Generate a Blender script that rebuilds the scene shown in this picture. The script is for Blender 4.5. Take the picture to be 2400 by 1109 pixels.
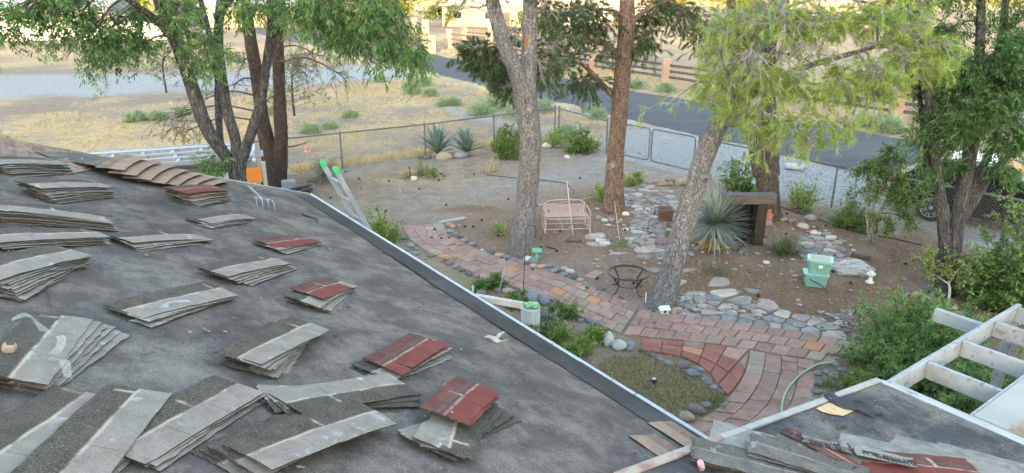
import bpy, math, random
import numpy as np
from mathutils import Vector, Matrix, noise

R = math.radians
sc = bpy.context.scene
col = sc.collection
for o in list(bpy.data.objects):
    bpy.data.objects.remove(o)

# ---------------------------------------------------------------- camera
CAM_H, PITCH, FPX = 5.7, R(19.5), 1650.0
cd = bpy.data.cameras.new('camera')
cd.sensor_width = 36.0
cd.lens = FPX / 2400 * 36
cd.clip_start, cd.clip_end = 0.05, 6000
cam = bpy.data.objects.new('camera', cd)
cam.location = (0, 0, CAM_H)
cam.rotation_euler = (math.pi / 2 - PITCH, 0, 0)
col.objects.link(cam)
sc.camera = cam

# ---------------------------------------------------------------- sky, sun, exposure
SUN_EL, SUN_AZ = R(8.0), R(188.0)          # low evening sun behind the camera; azimuth clockwise from +Y
w = bpy.data.worlds.new('World')
sc.world = w
w.use_nodes = True
nt = w.node_tree
bg = nt.nodes['Background']
sky = nt.nodes.new('ShaderNodeTexSky')
sky.sky_type = 'NISHITA'
sky.sun_disc = False
sky.sun_elevation = SUN_EL
sky.sun_rotation = SUN_AZ
sky.altitude = 700
sky.air_density, sky.dust_density, sky.ozone_density = 1.0, 1.4, 0.0
nt.links.new(sky.outputs[0], bg.inputs[0])
bg.inputs[1].default_value = 0.15
ld = bpy.data.lights.new('sun', 'SUN')
ld.energy, ld.angle, ld.color = 2.0, R(0.5), (1.0, 0.72, 0.36)
sun = bpy.data.objects.new('sun', ld)
sdir = Vector((math.sin(SUN_AZ) * math.cos(SUN_EL), math.cos(SUN_AZ) * math.cos(SUN_EL), math.sin(SUN_EL)))
sun.rotation_euler = (-sdir).to_track_quat('-Z', 'Y').to_euler()
sun.location = sdir * 50
col.objects.link(sun)
vs = sc.view_settings
vs.view_transform, vs.look = 'Standard', 'None'
vs.exposure, vs.gamma = 3.3, 1.0
vs.use_curve_mapping = False
sc.cycles.max_bounces = 6
sc.cycles.diffuse_bounces = 2
sc.cycles.glossy_bounces = 2
sc.cycles.adaptive_threshold = 0.03
sc.cycles.transparent_max_bounces = 8

# ---------------------------------------------------------------- helpers
rng = np.random.default_rng(11)
random.seed(11)
_cp, _sp = math.cos(PITCH), math.sin(PITCH)


def ray(x, y):
    X, Y = (x - 1200) / FPX, (y - 554.5) / FPX
    return Vector((X, _cp - Y * _sp, -(_sp + Y * _cp)))


def P(x, y, z=0.0):
    """the place at height z that was sighted at photo pixel x, y"""
    d = ray(x, y)
    return Vector((0, 0, CAM_H)) + d * ((z - CAM_H) / d.z)


def PY(x, y, Y):
    d = ray(x, y)
    return Vector((0, 0, CAM_H)) + d * (Y / d.y)


def tag(o, label=None, cat=None, group=None, kind=None):
    if label: o['label'] = label
    if cat: o['category'] = cat
    if group: o['group'] = group
    if kind: o['kind'] = kind
    return o


def thing(name, label, cat, loc=(0, 0, 0), rz=0.0, group=None):
    o = bpy.data.objects.new(name, None)
    o.empty_display_size = 0.2
    o.location = loc
    o.rotation_euler = (0, 0, rz)
    col.objects.link(o)
    return tag(o, label, cat, group)


def link(name, me, parent=None, loc=None, rot=None, scale=None):
    o = bpy.data.objects.new(name, me)
    col.objects.link(o)
    if parent: o.parent = parent
    if loc is not None: o.location = loc
    if rot is not None: o.rotation_euler = rot
    if scale is not None: o.scale = scale
    return o


def big_mesh(name, V, Fidx, mat=None, smooth=False, attr=None, uv=None):
    """V (n,3), Fidx (m,k) with k equal for all faces; attr: dict name -> per-vertex float"""
    V = np.ascontiguousarray(V, dtype=np.float32)
    Fidx = np.ascontiguousarray(Fidx, dtype=np.int32)
    me = bpy.data.meshes.new(name)
    m, k = Fidx.shape
    me.vertices.add(len(V)); me.vertices.foreach_set('co', V.ravel())
    me.loops.add(m * k); me.loops.foreach_set('vertex_index', Fidx.ravel())
    me.polygons.add(m)
    me.polygons.foreach_set('loop_start', np.arange(0, m * k, k, dtype=np.int32))
    me.polygons.foreach_set('loop_total', np.full(m, k, dtype=np.int32))
    if smooth:
        me.polygons.foreach_set('use_smooth', np.ones(m, dtype=bool))
    me.update(calc_edges=True)
    if attr:
        for n, a in attr.items():
            at = me.attributes.new(n, 'FLOAT', 'POINT')
            at.data.foreach_set('value', np.ascontiguousarray(a, dtype=np.float32))
    if uv is not None:
        ul = me.uv_layers.new(name='UVMap')
        ul.data.foreach_set('uv', np.ascontiguousarray(uv[Fidx.ravel()], dtype=np.float32).ravel())
    if mat: me.materials.append(mat)
    return me


class MB:
    def __init__(s):
        s.v, s.f = [], []

    def add(s, vs_, fs_):
        b = len(s.v)
        s.v.extend([tuple(p) for p in vs_])
        s.f.extend([tuple(i + b for i in f) for f in fs_])
        return s

    def box(s, c, d, M=None, taper=1.0):
        hx, hy, hz = d[0] / 2, d[1] / 2, d[2] / 2
        pts = []
        for z in (-1, 1):
            t = 1.0 if z < 0 else taper
            for (a, b) in ((-1, -1), (1, -1), (1, 1), (-1, 1)):
                p = Vector((a * hx * t, b * hy * t, z * hz))
                if M is not None: p = M @ p
                pts.append(p + Vector(c))
        return s.add(pts, [(3, 2, 1, 0), (4, 5, 6, 7), (0, 1, 5, 4), (1, 2, 6, 5), (2, 3, 7, 6), (3, 0, 4, 7)])

    def bar(s, a, b, w_, h_, up=(0, 0, 1)):
        a, b = Vector(a), Vector(b)
        z = (b - a); L = z.length; z.normalize()
        x = Vector(up).cross(z)
        if x.length < 1e-5: x = Vector((1, 0, 0)).cross(z)
        x.normalize(); y = z.cross(x)
        M = Matrix((x, y, z)).transposed()
        return s.box((a + b) / 2, (w_, h_, L), M)

    def tube(s, pts, rad, n=8, cap=True, jit=0.0):
        pts = [Vector(p) for p in pts]
        m = len(pts)
        if not hasattr(rad, '__len__'): rad = [rad] * m
        vs_, fs_ = [], []
        px_ = None
        for i, p in enumerate(pts):
            t = (pts[min(i + 1, m - 1)] - pts[max(i - 1, 0)])
            if t.length < 1e-9: t = Vector((0, 0, 1))
            t.normalize()
            if px_ is None:
                a = Vector((1, 0, 0)) if abs(t.x) < 0.8 else Vector((0, 1, 0))
                px_ = (a - t * a.dot(t)).normalized()
            else:
                px_ = (px_ - t * px_.dot(t))
                px_ = px_.normalized() if px_.length > 1e-6 else Vector((1, 0, 0))
            py_ = t.cross(px_)
            for k in range(n):
                an = 2 * math.pi * k / n
                r = rad[i] * (1 + (random.uniform(-jit, jit) if jit else 0))
                vs_.append(p + px_ * (math.cos(an) * r) + py_ * (math.sin(an) * r))
        for i in range(m - 1):
            for k in range(n):
                k2 = (k + 1) % n
                fs_.append((i * n + k, i * n + k2, (i + 1) * n + k2, (i + 1) * n + k))
        if cap:
            fs_.append(tuple(range(n - 1, -1, -1)))
            fs_.append(tuple((m - 1) * n + k for k in range(n)))
        return s.add(vs_, fs_)

    def lathe(s, prof, n=20, c=(0, 0, 0), cap=True):
        c = Vector(c)
        vs_, fs_ = [], []
        for (r, z) in prof:
            for k in range(n):
                a = 2 * math.pi * k / n
                vs_.append(c + Vector((r * math.cos(a), r * math.sin(a), z)))
        m = len(prof)
        for i in range(m - 1):
            for k in range(n):
                k2 = (k + 1) % n
                fs_.append((i * n + k, i * n + k2, (i + 1) * n + k2, (i + 1) * n + k))
        if cap:
            fs_.append(tuple(range(n - 1, -1, -1)))
            fs_.append(tuple((m - 1) * n + k for k in range(n)))
        return s.add(vs_, fs_)

    def prism(s, poly, z0, z1, inset=0.0):
        n = len(poly)
        cx = sum(p[0] for p in poly) / n; cy = sum(p[1] for p in poly) / n
        vs_ = [(p[0], p[1], z0) for p in poly]
        vs_ += [(p[0] + (cx - p[0]) * inset, p[1] + (cy - p[1]) * inset, z1 if not callable(z1) else z1(p[0], p[1])) for p in poly]
        fs_ = [tuple(range(n - 1, -1, -1)), tuple(range(n, 2 * n))]
        for i in range(n):
            j = (i + 1) % n
            fs_.append((i, j, n + j, n + i))
        return s.add(vs_, fs_)

    def mesh(s, name, mat, smooth=False, bevel=0.0):
        me = bpy.data.meshes.new(name)
        me.from_pydata(s.v, [], s.f)
        if bevel > 0:
            import bmesh
            bm = bmesh.new(); bm.from_mesh(me)
            bmesh.ops.bevel(bm, geom=bm.edges[:], offset=bevel, segments=1, affect='EDGES', clamp_overlap=True)
            bm.to_mesh(me); bm.free()
        if smooth:
            for p in me.polygons: p.use_smooth = True
        if mat: me.materials.append(mat)
        me.update()
        return me

    def build(s, name, mat, parent=None, off=None, smooth=False, bevel=0.0, loc=None, rot=None):
        if off is not None:
            ox, oy, oz = off
            s.v = [(p[0] - ox, p[1] - oy, p[2] - oz) for p in s.v]
        return link(name, s.mesh(name, mat, smooth, bevel), parent, loc, rot)


def bez(pts, n=12):
    """Catmull-Rom through the points"""
    pts = [Vector(p) for p in pts]
    if len(pts) == 2:
        return [pts[0].lerp(pts[1], i / n) for i in range(n + 1)]
    q = [pts[0] * 2 - pts[1]] + pts + [pts[-1] * 2 - pts[-2]]
    out = []
    for i in range(1, len(q) - 2):
        for k in range(n):
            t = k / n
            a, b, c, d = q[i - 1], q[i], q[i + 1], q[i + 2]
            out.append(0.5 * ((2 * b) + (c - a) * t + (2 * a - 5 * b + 4 * c - d) * t * t + (3 * b - a - 3 * c + d) * t ** 3))
    out.append(pts[-1])
    return out


def interp(vals, n):
    x = np.linspace(0, len(vals) - 1, n)
    return list(np.interp(x, range(len(vals)), vals))


# ---------------------------------------------------------------- materials
def _n(nt, typ, **kw):
    n = nt.nodes.new(typ)
    for k, v in kw.items():
        if k.startswith('i_'):
            n.inputs[int(k[2:]) if k[2:].isdigit() else k[2:]].default_value = v
        else:
            setattr(n, k, v)
    return n


def ramp(nt, src, stops, interp_='LINEAR'):
    r = nt.nodes.new('ShaderNodeValToRGB')
    r.color_ramp.interpolation = interp_
    el = r.color_ramp.elements
    while len(el) < len(stops): el.new(0.5)
    for e, (p, c) in zip(el, stops):
        e.position = p
        e.color = (*c, 1) if len(c) == 3 else c
    nt.links.new(src, r.inputs[0])
    return r


def mixc(nt, fac, a, b, mode='MIX'):
    m = nt.nodes.new('ShaderNodeMix')
    m.data_type = 'RGBA'; m.blend_type = mode
    for sock, v in ((m.inputs[0], fac), (m.inputs[6], a), (m.inputs[7], b)):
        if hasattr(v, 'links') or isinstance(v, bpy.types.NodeSocket):
            nt.links.new(v, sock)
        elif isinstance(v, (int, float)):
            sock.default_value = v
        else:
            sock.default_value = (*v, 1) if len(v) == 3 else v
    return m.outputs[2]


def math_(nt, op, a, b=0.0, clamp=False):
    m = nt.nodes.new('ShaderNodeMath'); m.operation = op; m.use_clamp = clamp
    for sock, v in ((m.inputs[0], a), (m.inputs[1], b)):
        if isinstance(v, bpy.types.NodeSocket): nt.links.new(v, sock)
        else: sock.default_value = v
    return m.outputs[0]


def new_mat(name):
    m = bpy.data.materials.new(name); m.use_nodes = True
    return m, m.node_tree, m.node_tree.nodes['Principled BSDF']


def coords(nt, kind='Object', stretch=(1, 1, 1), rand=False, rot=(0, 0, 0)):
    tc = nt.nodes.new('ShaderNodeTexCoord')
    src = tc.outputs[kind]
    if rand:
        oi = nt.nodes.new('ShaderNodeObjectInfo')
        va = nt.nodes.new('ShaderNodeVectorMath'); va.operation = 'MULTIPLY_ADD'
        nt.links.new(oi.outputs['Random'], va.inputs[0])
        va.inputs[1].default_value = (37.0, 91.0, 17.0)
        nt.links.new(src, va.inputs[2])
        src = va.outputs[0]
    mp = nt.nodes.new('ShaderNodeMapping')
    mp.inputs['Scale'].default_value = stretch
    mp.inputs['Rotation'].default_value = rot
    nt.links.new(src, mp.inputs['Vector'])
    return mp.outputs[0]


def noise_t(nt, vec, scale, detail=4, rough=0.6, dist=0.0):
    n = nt.nodes.new('ShaderNodeTexNoise')
    n.inputs['Scale'].default_value = scale
    n.inputs['Detail'].default_value = detail
    n.inputs['Roughness'].default_value = rough
    n.inputs['Distortion'].default_value = dist
    nt.links.new(vec, n.inputs['Vector'])
    return n.outputs['Fac']


def bump(nt, bsdf, h, strength=0.3, dist=0.01):
    b = nt.nodes.new('ShaderNodeBump')
    b.inputs['Strength'].default_value = strength
    b.inputs['Distance'].default_value = dist
    nt.links.new(h, b.inputs['Height'])
    nt.links.new(b.outputs[0], bsdf.inputs['Normal'])


_mats = {}


def mat(name, stops, scale=8, detail=5, rough=0.8, bmp=0.2, bscale=None, bdist=0.01, stretch=(1, 1, 1), kind='Object',
        rand=True, vary=0.0, speck=None, metal=0.0, dist=0.0, spec=0.3, large=None):
    """speck=(colour, scale, lo, hi); vary = per-object brightness spread; large=(scale, colour, lo, hi) soft big stains"""
    if name in _mats: return _mats[name]
    m, nt, b = new_mat(name)
    v = coords(nt, kind, stretch, rand)
    f = noise_t(nt, v, scale, detail, 0.6, dist)
    if len(stops) == 1:
        c = ramp(nt, f, [(0.3, tuple(x * 0.85 for x in stops[0])), (0.7, tuple(min(1, x * 1.12) for x in stops[0]))]).outputs[0]
    else:
        if len(stops[0]) == 3:
            k = len(stops)
            stops = [(0.28 + 0.44 * i / (k - 1), s_) for i, s_ in enumerate(stops)]
        c = ramp(nt, f, stops).outputs[0]
    if large:
        g = noise_t(nt, v, large[0], 4, 0.6, 0.5)
        c = mixc(nt, ramp(nt, g, [(large[2], (0, 0, 0)), (large[3], (1, 1, 1))]).outputs[0], c, large[1])
    if speck:
        g = noise_t(nt, v, speck[1], 2, 0.5)
        c = mixc(nt, ramp(nt, g, [(speck[2], (0, 0, 0)), (speck[3], (1, 1, 1))]).outputs[0], c, speck[0])
    if vary:
        oi = nt.nodes.new('ShaderNodeObjectInfo')
        k = math_(nt, 'MULTIPLY_ADD', oi.outputs['Random'], 2 * vary)
        k.node.inputs[2].default_value = 1 - vary
        hs = nt.nodes.new('ShaderNodeHueSaturation')
        nt.links.new(k, hs.inputs['Value']); nt.links.new(c, hs.inputs['Color'])
        c = hs.outputs[0]
    nt.links.new(c, b.inputs['Base Color'])
    b.inputs['Roughness'].default_value = rough
    b.inputs['Metallic'].default_value = metal
    b.inputs['Specular IOR Level'].default_value = spec
    if bmp:
        h = noise_t(nt, v, bscale or scale * 3, 4, 0.6)
        bump(nt, b, h, bmp, bdist)
    _mats[name] = m
    return m


def leaf_mat(name, dark, light, trans=0.35, rough=0.5, dry=None):
    """leaf colour varies from leaf to leaf through the attribute 'v'"""
    if name in _mats: return _mats[name]
    m, nt, b = new_mat(name)
    at = nt.nodes.new('ShaderNodeAttribute'); at.attribute_name = 'v'
    stops = [(0.0, dark), (0.85, light)] + ([(0.93, light), (1.0, dry)] if dry else [])
    c = ramp(nt, at.outputs['Fac'], stops).outputs[0]
    nt.links.new(c, b.inputs['Base Color'])
    b.inputs['Roughness'].default_value = rough
    b.inputs['Specular IOR Level'].default_value = 0.25
    tr = nt.nodes.new('ShaderNodeBsdfTranslucent')
    nt.links.new(c, tr.inputs[0])
    mx = nt.nodes.new('ShaderNodeMixShader'); mx.inputs[0].default_value = trans
    nt.links.new(b.outputs[0], mx.inputs[1]); nt.links.new(tr.outputs[0], mx.inputs[2])
    nt.links.new(mx.outputs[0], nt.nodes['Material Output'].inputs[0])
    _mats[name] = m
    return m


# ---------------------------------------------------------------- foliage
def unit(a):
    return a / np.maximum(np.linalg.norm(a, axis=-1, keepdims=True), 1e-9)


def rdir(n, up=0.0):
    d = rng.normal(size=(n, 3)); d[:, 2] += up
    return unit(d)


def leaf_mesh(name, pos, dirs, L, W, mat_, fold=0.25, curl=0.15, v=None, off=(0, 0, 0)):
    """one folded diamond per leaf"""
    n = len(pos)
    d = unit(dirs)
    nr = rdir(n, 1.2)
    s = unit(np.cross(d, nr)); u = np.cross(s, d)
    L = np.asarray(L).reshape(-1, 1) * np.ones((n, 1)); W = np.asarray(W).reshape(-1, 1) * np.ones((n, 1))
    base = pos
    mid = pos + d * L * 0.45
    V = np.empty((n, 4, 3))
    V[:, 0] = base
    V[:, 1] = mid + s * W * 0.5 + u * W * fold
    V[:, 2] = pos + d * L - u * L * curl
    V[:, 3] = mid - s * W * 0.5 + u * W * fold
    V -= np.asarray(off)
    F = np.arange(n * 4).reshape(n, 4)
    if v is None: v = rng.random(n)
    return big_mesh(name, V.reshape(-1, 3), F, mat_, attr={'v': np.repeat(v, 4)})


def needle_mesh(name, pos, dirs, L, W, mat_, v=None, off=(0, 0, 0)):
    n = len(pos)
    d = unit(dirs)
    s = unit(np.cross(d, rdir(n)))
    L = np.asarray(L).reshape(-1, 1) * np.ones((n, 1)); W = np.asarray(W).reshape(-1, 1) * np.ones((n, 1))
    V = np.empty((n, 3, 3))
    V[:, 0] = pos - s * W / 2
    V[:, 1] = pos + s * W / 2
    V[:, 2] = pos + d * L
    V[:, 2, 2] -= (0.08 * L[:, 0])
    V -= np.asarray(off)
    if v is None: v = rng.random(n)
    return big_mesh(name, V.reshape(-1, 3), np.arange(n * 3).reshape(n, 3), mat_, attr={'v': np.repeat(v, 3)})
# ================================================================ ground
def seg_dist(X, Y, pts):
    D = np.full(X.shape, 1e9)
    for (a, b) in zip(pts[:-1], pts[1:]):
        ax, ay = a[0], a[1]; bx, by = b[0], b[1]
        dx, dy = bx - ax, by - ay
        t = np.clip(((X - ax) * dx + (Y - ay) * dy) / (dx * dx + dy * dy), 0, 1)
        D = np.minimum(D, np.hypot(X - ax - t * dx, Y - ay - t * dy))
    return D


def inside(X, Y, poly):
    c = np.zeros(X.shape, bool)
    n = len(poly)
    for i in range(n):
        x1, y1 = poly[i][0], poly[i][1]; x2, y2 = poly[(i + 1) % n][0], poly[(i + 1) % n][1]
        if y1 == y2: continue
        cond = ((y1 > Y) != (y2 > Y)) & (X < (x2 - x1) * (Y - y1) / (y2 - y1) + x1)
        c ^= cond
    return c


def soft_poly(X, Y, poly, w_):
    d = seg_dist(X, Y, list(poly) + [poly[0]])
    s = np.where(inside(X, Y, poly), d, -d)
    return np.clip(0.5 + s / (2 * w_), 0, 1)


def vnoise(X, Y, s, seed=0):
    """cheap smooth value noise"""
    r = np.random.default_rng(seed).random((64, 64))
    x, y = X * s, Y * s
    xi, yi = np.floor(x).astype(int), np.floor(y).astype(int)
    fx, fy = x - xi, y - yi
    fx, fy = fx * fx * (3 - 2 * fx), fy * fy * (3 - 2 * fy)
    g = lambda a, b: r[a % 64, b % 64]
    return (g(xi, yi) * (1 - fx) + g(xi + 1, yi) * fx) * (1 - fy) + (g(xi, yi + 1) * (1 - fx) + g(xi + 1, yi + 1) * fx) * fy


RD = Vector((0.52, -0.854, 0)).normalized()          # direction of the paved road (towards the camera's right)
RN = Vector((-RD.y, RD.x, 0))                        # across it, away from the house
R0 = Vector((4.84, 33.3, 0))                         # a point on its near edge
RW = 6.5


def road_pt(a, b, z=0.0):
    p = R0 + RD * a + RN * b
    return Vector((p.x, p.y, z))


def axis(lo, hi, step, far):
    mid = np.arange(lo, hi + 1e-6, step)
    g, s, a = [], step, hi
    while a < far:
        s *= 1.22; a += s; g.append(a)
    g2, s, a = [], step, lo
    while a > -far:
        s *= 1.22; a -= s; g2.append(a)
    return np.concatenate([g2[::-1], mid, g])


gx, gy = axis(-22, 22, 0.16, 3500), axis(6, 44, 0.16, 3500)
GX, GY = np.meshgrid(gx, gy)
n1 = vnoise(GX, GY, 0.6, 1); n2 = vnoise(GX, GY, 2.3, 2); n3 = vnoise(GX, GY, 0.17, 3)
wob = (n1 - 0.5) * 1.4 + (n2 - 0.5) * 0.5
near = np.exp(-np.maximum(0, np.hypot(GX, GY - 20) - 24) / 8)
GZ = (n2 - 0.5) * 0.03 * near + (n1 - 0.5) * 0.04 * near
GZ += np.where(GY > 30, (n3 - 0.5) * 0.25, 0) * np.clip((GY - 30) / 15, 0, 1)
across = (GX - R0.x) * RN.x + (GY - R0.y) * RN.y
GZ -= 0.06 * np.exp(-((across - RW / 2) / 4.5) ** 4)            # the road bed is cut a little into the field
# far land climbs gently so that the plain ends in foothills
far_r = np.hypot(GX, GY)
# zones
side_road = [(-70, 52), (-35.4, 49.7), (-22, 49.7), (-10, 57), (-4.5, 51), (-8.2, 46), (-18.5, 41.2), (-27.4, 38.6), (-70, 33)]
gravel = soft_poly(GX + wob, GY + wob * 1.6, side_road, 1.1)
shoulder = np.clip(1 - np.abs(across + 0.7) / 0.9 + (n1 - 0.5) * 0.9, 0, 1) * (across < 0.8)
along = (GX - R0.x) * RD.x + (GY - R0.y) * RD.y
gravel = np.maximum(gravel, shoulder * 0.9)
drive = [(3.2, 25.2), (4.2, 29.5), (9.5, 31), (19, 13), (12.5, 12.5), (9.6, 18.2), (5.9, 22.0), (4.4, 21.6), (1.6, 20.6), (-1.0, 20.0), (-.6, 21.2), (1.0, 22.4), (2.4, 23.6)]
gravel = np.maximum(gravel, soft_poly(GX + wob * 0.6, GY + wob * 0.6, drive, 0.55) * np.where((GY < 24) & (GX + .75 * (GY - 22) < 5.6), 0.32, 1.0))
track = seg_dist(GX, GY, [(-3.4, 36.2), (-2.3, 33.4), (-0.4, 31.2), (1.5, 29.6)])
gravel = np.maximum(gravel, np.clip(1.1 - track / 0.6 + (n2 - .5) * .6, 0, 1) * 0.75)
arc = seg_dist(GX, GY, [(-3.9, 37.0), (-5.4, 38.8), (-5.9, 41.0), (-4.8, 43.6)])
gravel = np.maximum(gravel, np.clip(1.0 - arc / 0.5 + (n2 - .5) * .6, 0, 1) * 0.6)
fence_line = [(-22, 13), (-8.2, 21.3), (1.72, 28.07), (3.47, 25.0), (5.87, 22.16), (8.75, 18.3), (14, 12.2)]
yard = inside(GX, GY, fence_line + [(30, -20), (-40, -20)]).astype(float)
straw = (1 - yard) * np.clip(0.35 + (n1 - 0.5) * 1.5 + (n3 - 0.5) * 1.3 + (n2 - 0.5) * 0.5, 0, 1)
straw = np.maximum(straw, np.clip(1.2 - seg_dist(GX, GY, fence_line[:3]) / 1.4, 0, 1) * (0.5 + n2 * 0.7) * (1 - yard))
straw = np.maximum(straw, yard * 0.7 * np.exp(-(((GX + 3.4) / 1.8) ** 2 + ((GY - 21.6) / 0.9) ** 2)) * (0.4 + n2))
straw = np.maximum(straw, np.clip(1 - np.abs(across + 1.9) / 0.8, 0, 1) * n2 * 1.3)
straw = np.where(across > RW, np.clip(0.55 + (n1 - 0.5) * 1.2 + (n3 - .5), 0, 1), straw)
litter = np.zeros_like(GX)
for (cx, cy, rx, ry, a) in ((1.2, 16.4, 3.4, 2.2, .75), (4.2, 13.6, 2.4, 1.6, .9), (6.2, 12.2, 3.2, 1.9, 1.0), (6.8, 16.5, 2.4, 2.0, .9), (9.5, 13.2, 4, 3.2, 1.0),
                            (-6.8, 20.2, 2.6, 1.4, .8), (3.0, 18.6, 2.4, 1.5, .85), (-1.0, 18.2, 1.0, .35, .9), (-3.4, 22.0, 1.4, .5, .6), (2.6, 9.6, 1.3, 1.0, .9), (4.0, 17.2, 2.5, 1.2, .9)):
    litter = np.maximum(litter, a * np.exp(-(((GX - cx) / rx) ** 2 + ((GY - cy) / ry) ** 2) ** 1.5))
litter = np.clip(litter * (0.55 + 0.9 * n2) + (n1 - .5) * .25 * (litter > .1), 0, 1) * yard
LAWN = [P(1405, 850), P(1440, 832), P(1540, 838), P(1610, 872), P(1660, 885), P(1690, 925), P(1690, 960), P(1620, 985), P(1380, 985)]
LAWN = [(p.x, p.y) for p in LAWN]
lawn = soft_poly(GX + wob * 0.08, GY + wob * 0.08, LAWN, 0.1)
LAWN2 = [(p.x, p.y) for p in (P(1000, 600), P(1080, 640), P(1130, 668), P(1090, 690), P(960, 640))]
lawn = np.maximum(lawn, 0.7 * soft_poly(GX, GY, LAWN2, 0.25))
GZ += 0.14 * np.exp(-(((GX + 1.0) / 0.75) ** 2 + ((GY - 18.2) / 0.35) ** 2))   # heap of raked needles
GZ += 0.22 * np.exp(-(((GX + 4.55) / 0.35) ** 2 + ((GY - 20.9) / 0.3) ** 2))
GZ += 0.10 * np.exp(-(((GX + 1.7) / 2.2) ** 2 + ((GY - 23.6) / 0.8) ** 2))


def gz(x, y):
    i = np.clip(np.searchsorted(gx, x) - 1, 0, len(gx) - 2); j = np.clip(np.searchsorted(gy, y) - 1, 0, len(gy) - 2)
    fx = (x - gx[i]) / (gx[i + 1] - gx[i]); fy = (y - gy[j]) / (gy[j + 1] - gy[j])
    return (GZ[j, i] * (1 - fx) + GZ[j, i + 1] * fx) * (1 - fy) + (GZ[j + 1, i] * (1 - fx) + GZ[j + 1, i + 1] * fx) * fy


def G(x, y):
    p = P(x, y)
    return Vector((p.x, p.y, float(gz(p.x, p.y))))


def ground_material():
    m, nt, b = new_mat('soil_gravel_and_straw')
    geo = nt.nodes.new('ShaderNodeNewGeometry')
    v = geo.outputs['Position']
    at = lambda n: (lambda a: (setattr(a, 'attribute_name', n), a.outputs['Fac'])[1])(nt.nodes.new('ShaderNodeAttribute'))
    big = noise_t(nt, v, 0.35, 5, 0.6, 0.4)
    mid = noise_t(nt, v, 2.4, 6, 0.65, 0.3)
    fine = noise_t(nt, v, 26, 5, 0.7)
    grit = noise_t(nt, v, 90, 3, 0.6)
    soil = ramp(nt, mid, [(0.25, (0.128, 0.090, 0.064)), (0.5, (0.205, 0.152, 0.113)), (0.75, (0.29, 0.228, 0.178))]).outputs[0]
    soil = mixc(nt, ramp(nt, big, [(0.35, (0, 0, 0)), (0.65, (0.45, 0.45, 0.45))]).outputs[0], soil, (0.245, 0.198, 0.158))
    soil = mixc(nt, 0.55, soil, ramp(nt, fine, [(0.3, (0.30, 0.30, 0.30)), (0.7, (0.72, 0.72, 0.72))]).outputs[0], 'OVERLAY')
    soil = mixc(nt, ramp(nt, grit, [(0.62, (0, 0, 0)), (0.68, (0.6, 0.6, 0.6))]).outputs[0], soil, (0.40, 0.36, 0.30))
    soil = mixc(nt, ramp(nt, grit, [(0.30, (0.5, 0.5, 0.5)), (0.36, (0, 0, 0))]).outputs[0], soil, (0.07, 0.05, 0.04))
    # straw
    v2 = nt.nodes.new('ShaderNodeMapping'); v2.inputs['Scale'].default_value = (1, 2.2, 1); nt.links.new(v, v2.inputs[0])
    sf = noise_t(nt, v2.outputs[0], 9, 6, 0.75, 1.2)
    straw_c = ramp(nt, sf, [(0.28, (0.22, 0.15, 0.075)), (0.5, (0.40, 0.29, 0.150)), (0.7, (0.56, 0.44, 0.26))]).outputs[0]
    c = mixc(nt, math_(nt, 'MULTIPLY', at('straw'), ramp(nt, mid, [(0.3, (0.35, 0.35, 0.35)), (0.6, (1, 1, 1))]).outputs[0]), soil, straw_c)
    # needle litter
    lf = noise_t(nt, v2.outputs[0], 30, 5, 0.8, 2.0)
    lit_c = ramp(nt, lf, [(0.3, (0.050, 0.030, 0.020)), (0.5, (0.150, 0.090, 0.056)), (0.72, (0.35, 0.235, 0.155))]).outputs[0]
    c = mixc(nt, at('litter'), c, lit_c)
    # lawn
    law = ramp(nt, lf, [(0.3, (0.10, 0.092, 0.045)), (0.5, (0.215, 0.180, 0.095)), (0.7, (0.36, 0.30, 0.18))]).outputs[0]
    c = mixc(nt, at('lawn'), c, law)
    # gravel
    vo = nt.nodes.new('ShaderNodeTexVoronoi'); vo.inputs['Scale'].default_value = 34; nt.links.new(v, vo.inputs['Vector'])
    gr = ramp(nt, vo.outputs['Color'], [(0.15, (0.13, 0.13, 0.135)), (0.5, (0.25, 0.25, 0.255)), (0.85, (0.44, 0.44, 0.44))]).outputs[0]
    gr = mixc(nt, ramp(nt, mid, [(0.35, (0.5, 0.5, 0.5)), (0.65, (0, 0, 0))]).outputs[0], gr, (0.27, 0.25, 0.225))
    c = mixc(nt, at('gravel'), c, gr)
    nt.links.new(c, b.inputs['Base Color'])
    b.inputs['Roughness'].default_value = 0.95
    b.inputs['Specular IOR Level'].default_value = 0.15
    h = math_(nt, 'ADD', math_(nt, 'MULTIPLY', fine, 0.6), math_(nt, 'ADD', math_(nt, 'MULTIPLY', vo.outputs['Distance'], at('gravel')), grit))
    bump(nt, b, h, 0.55, 0.02)
    return m


ny_, nx_ = GX.shape
idx = np.arange(ny_ * nx_).reshape(ny_, nx_)
F = np.stack([idx[:-1, :-1], idx[:-1, 1:], idx[1:, 1:], idx[1:, :-1]], -1).reshape(-1, 4)
me = big_mesh('ground', np.stack([GX, GY, GZ], -1).reshape(-1, 3), F, ground_material(), smooth=True,
              attr={'gravel': gravel.ravel(), 'straw': straw.ravel(), 'litter': litter.ravel(), 'lawn': lawn.ravel()})
tag(link('ground', me), kind='structure')


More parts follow.
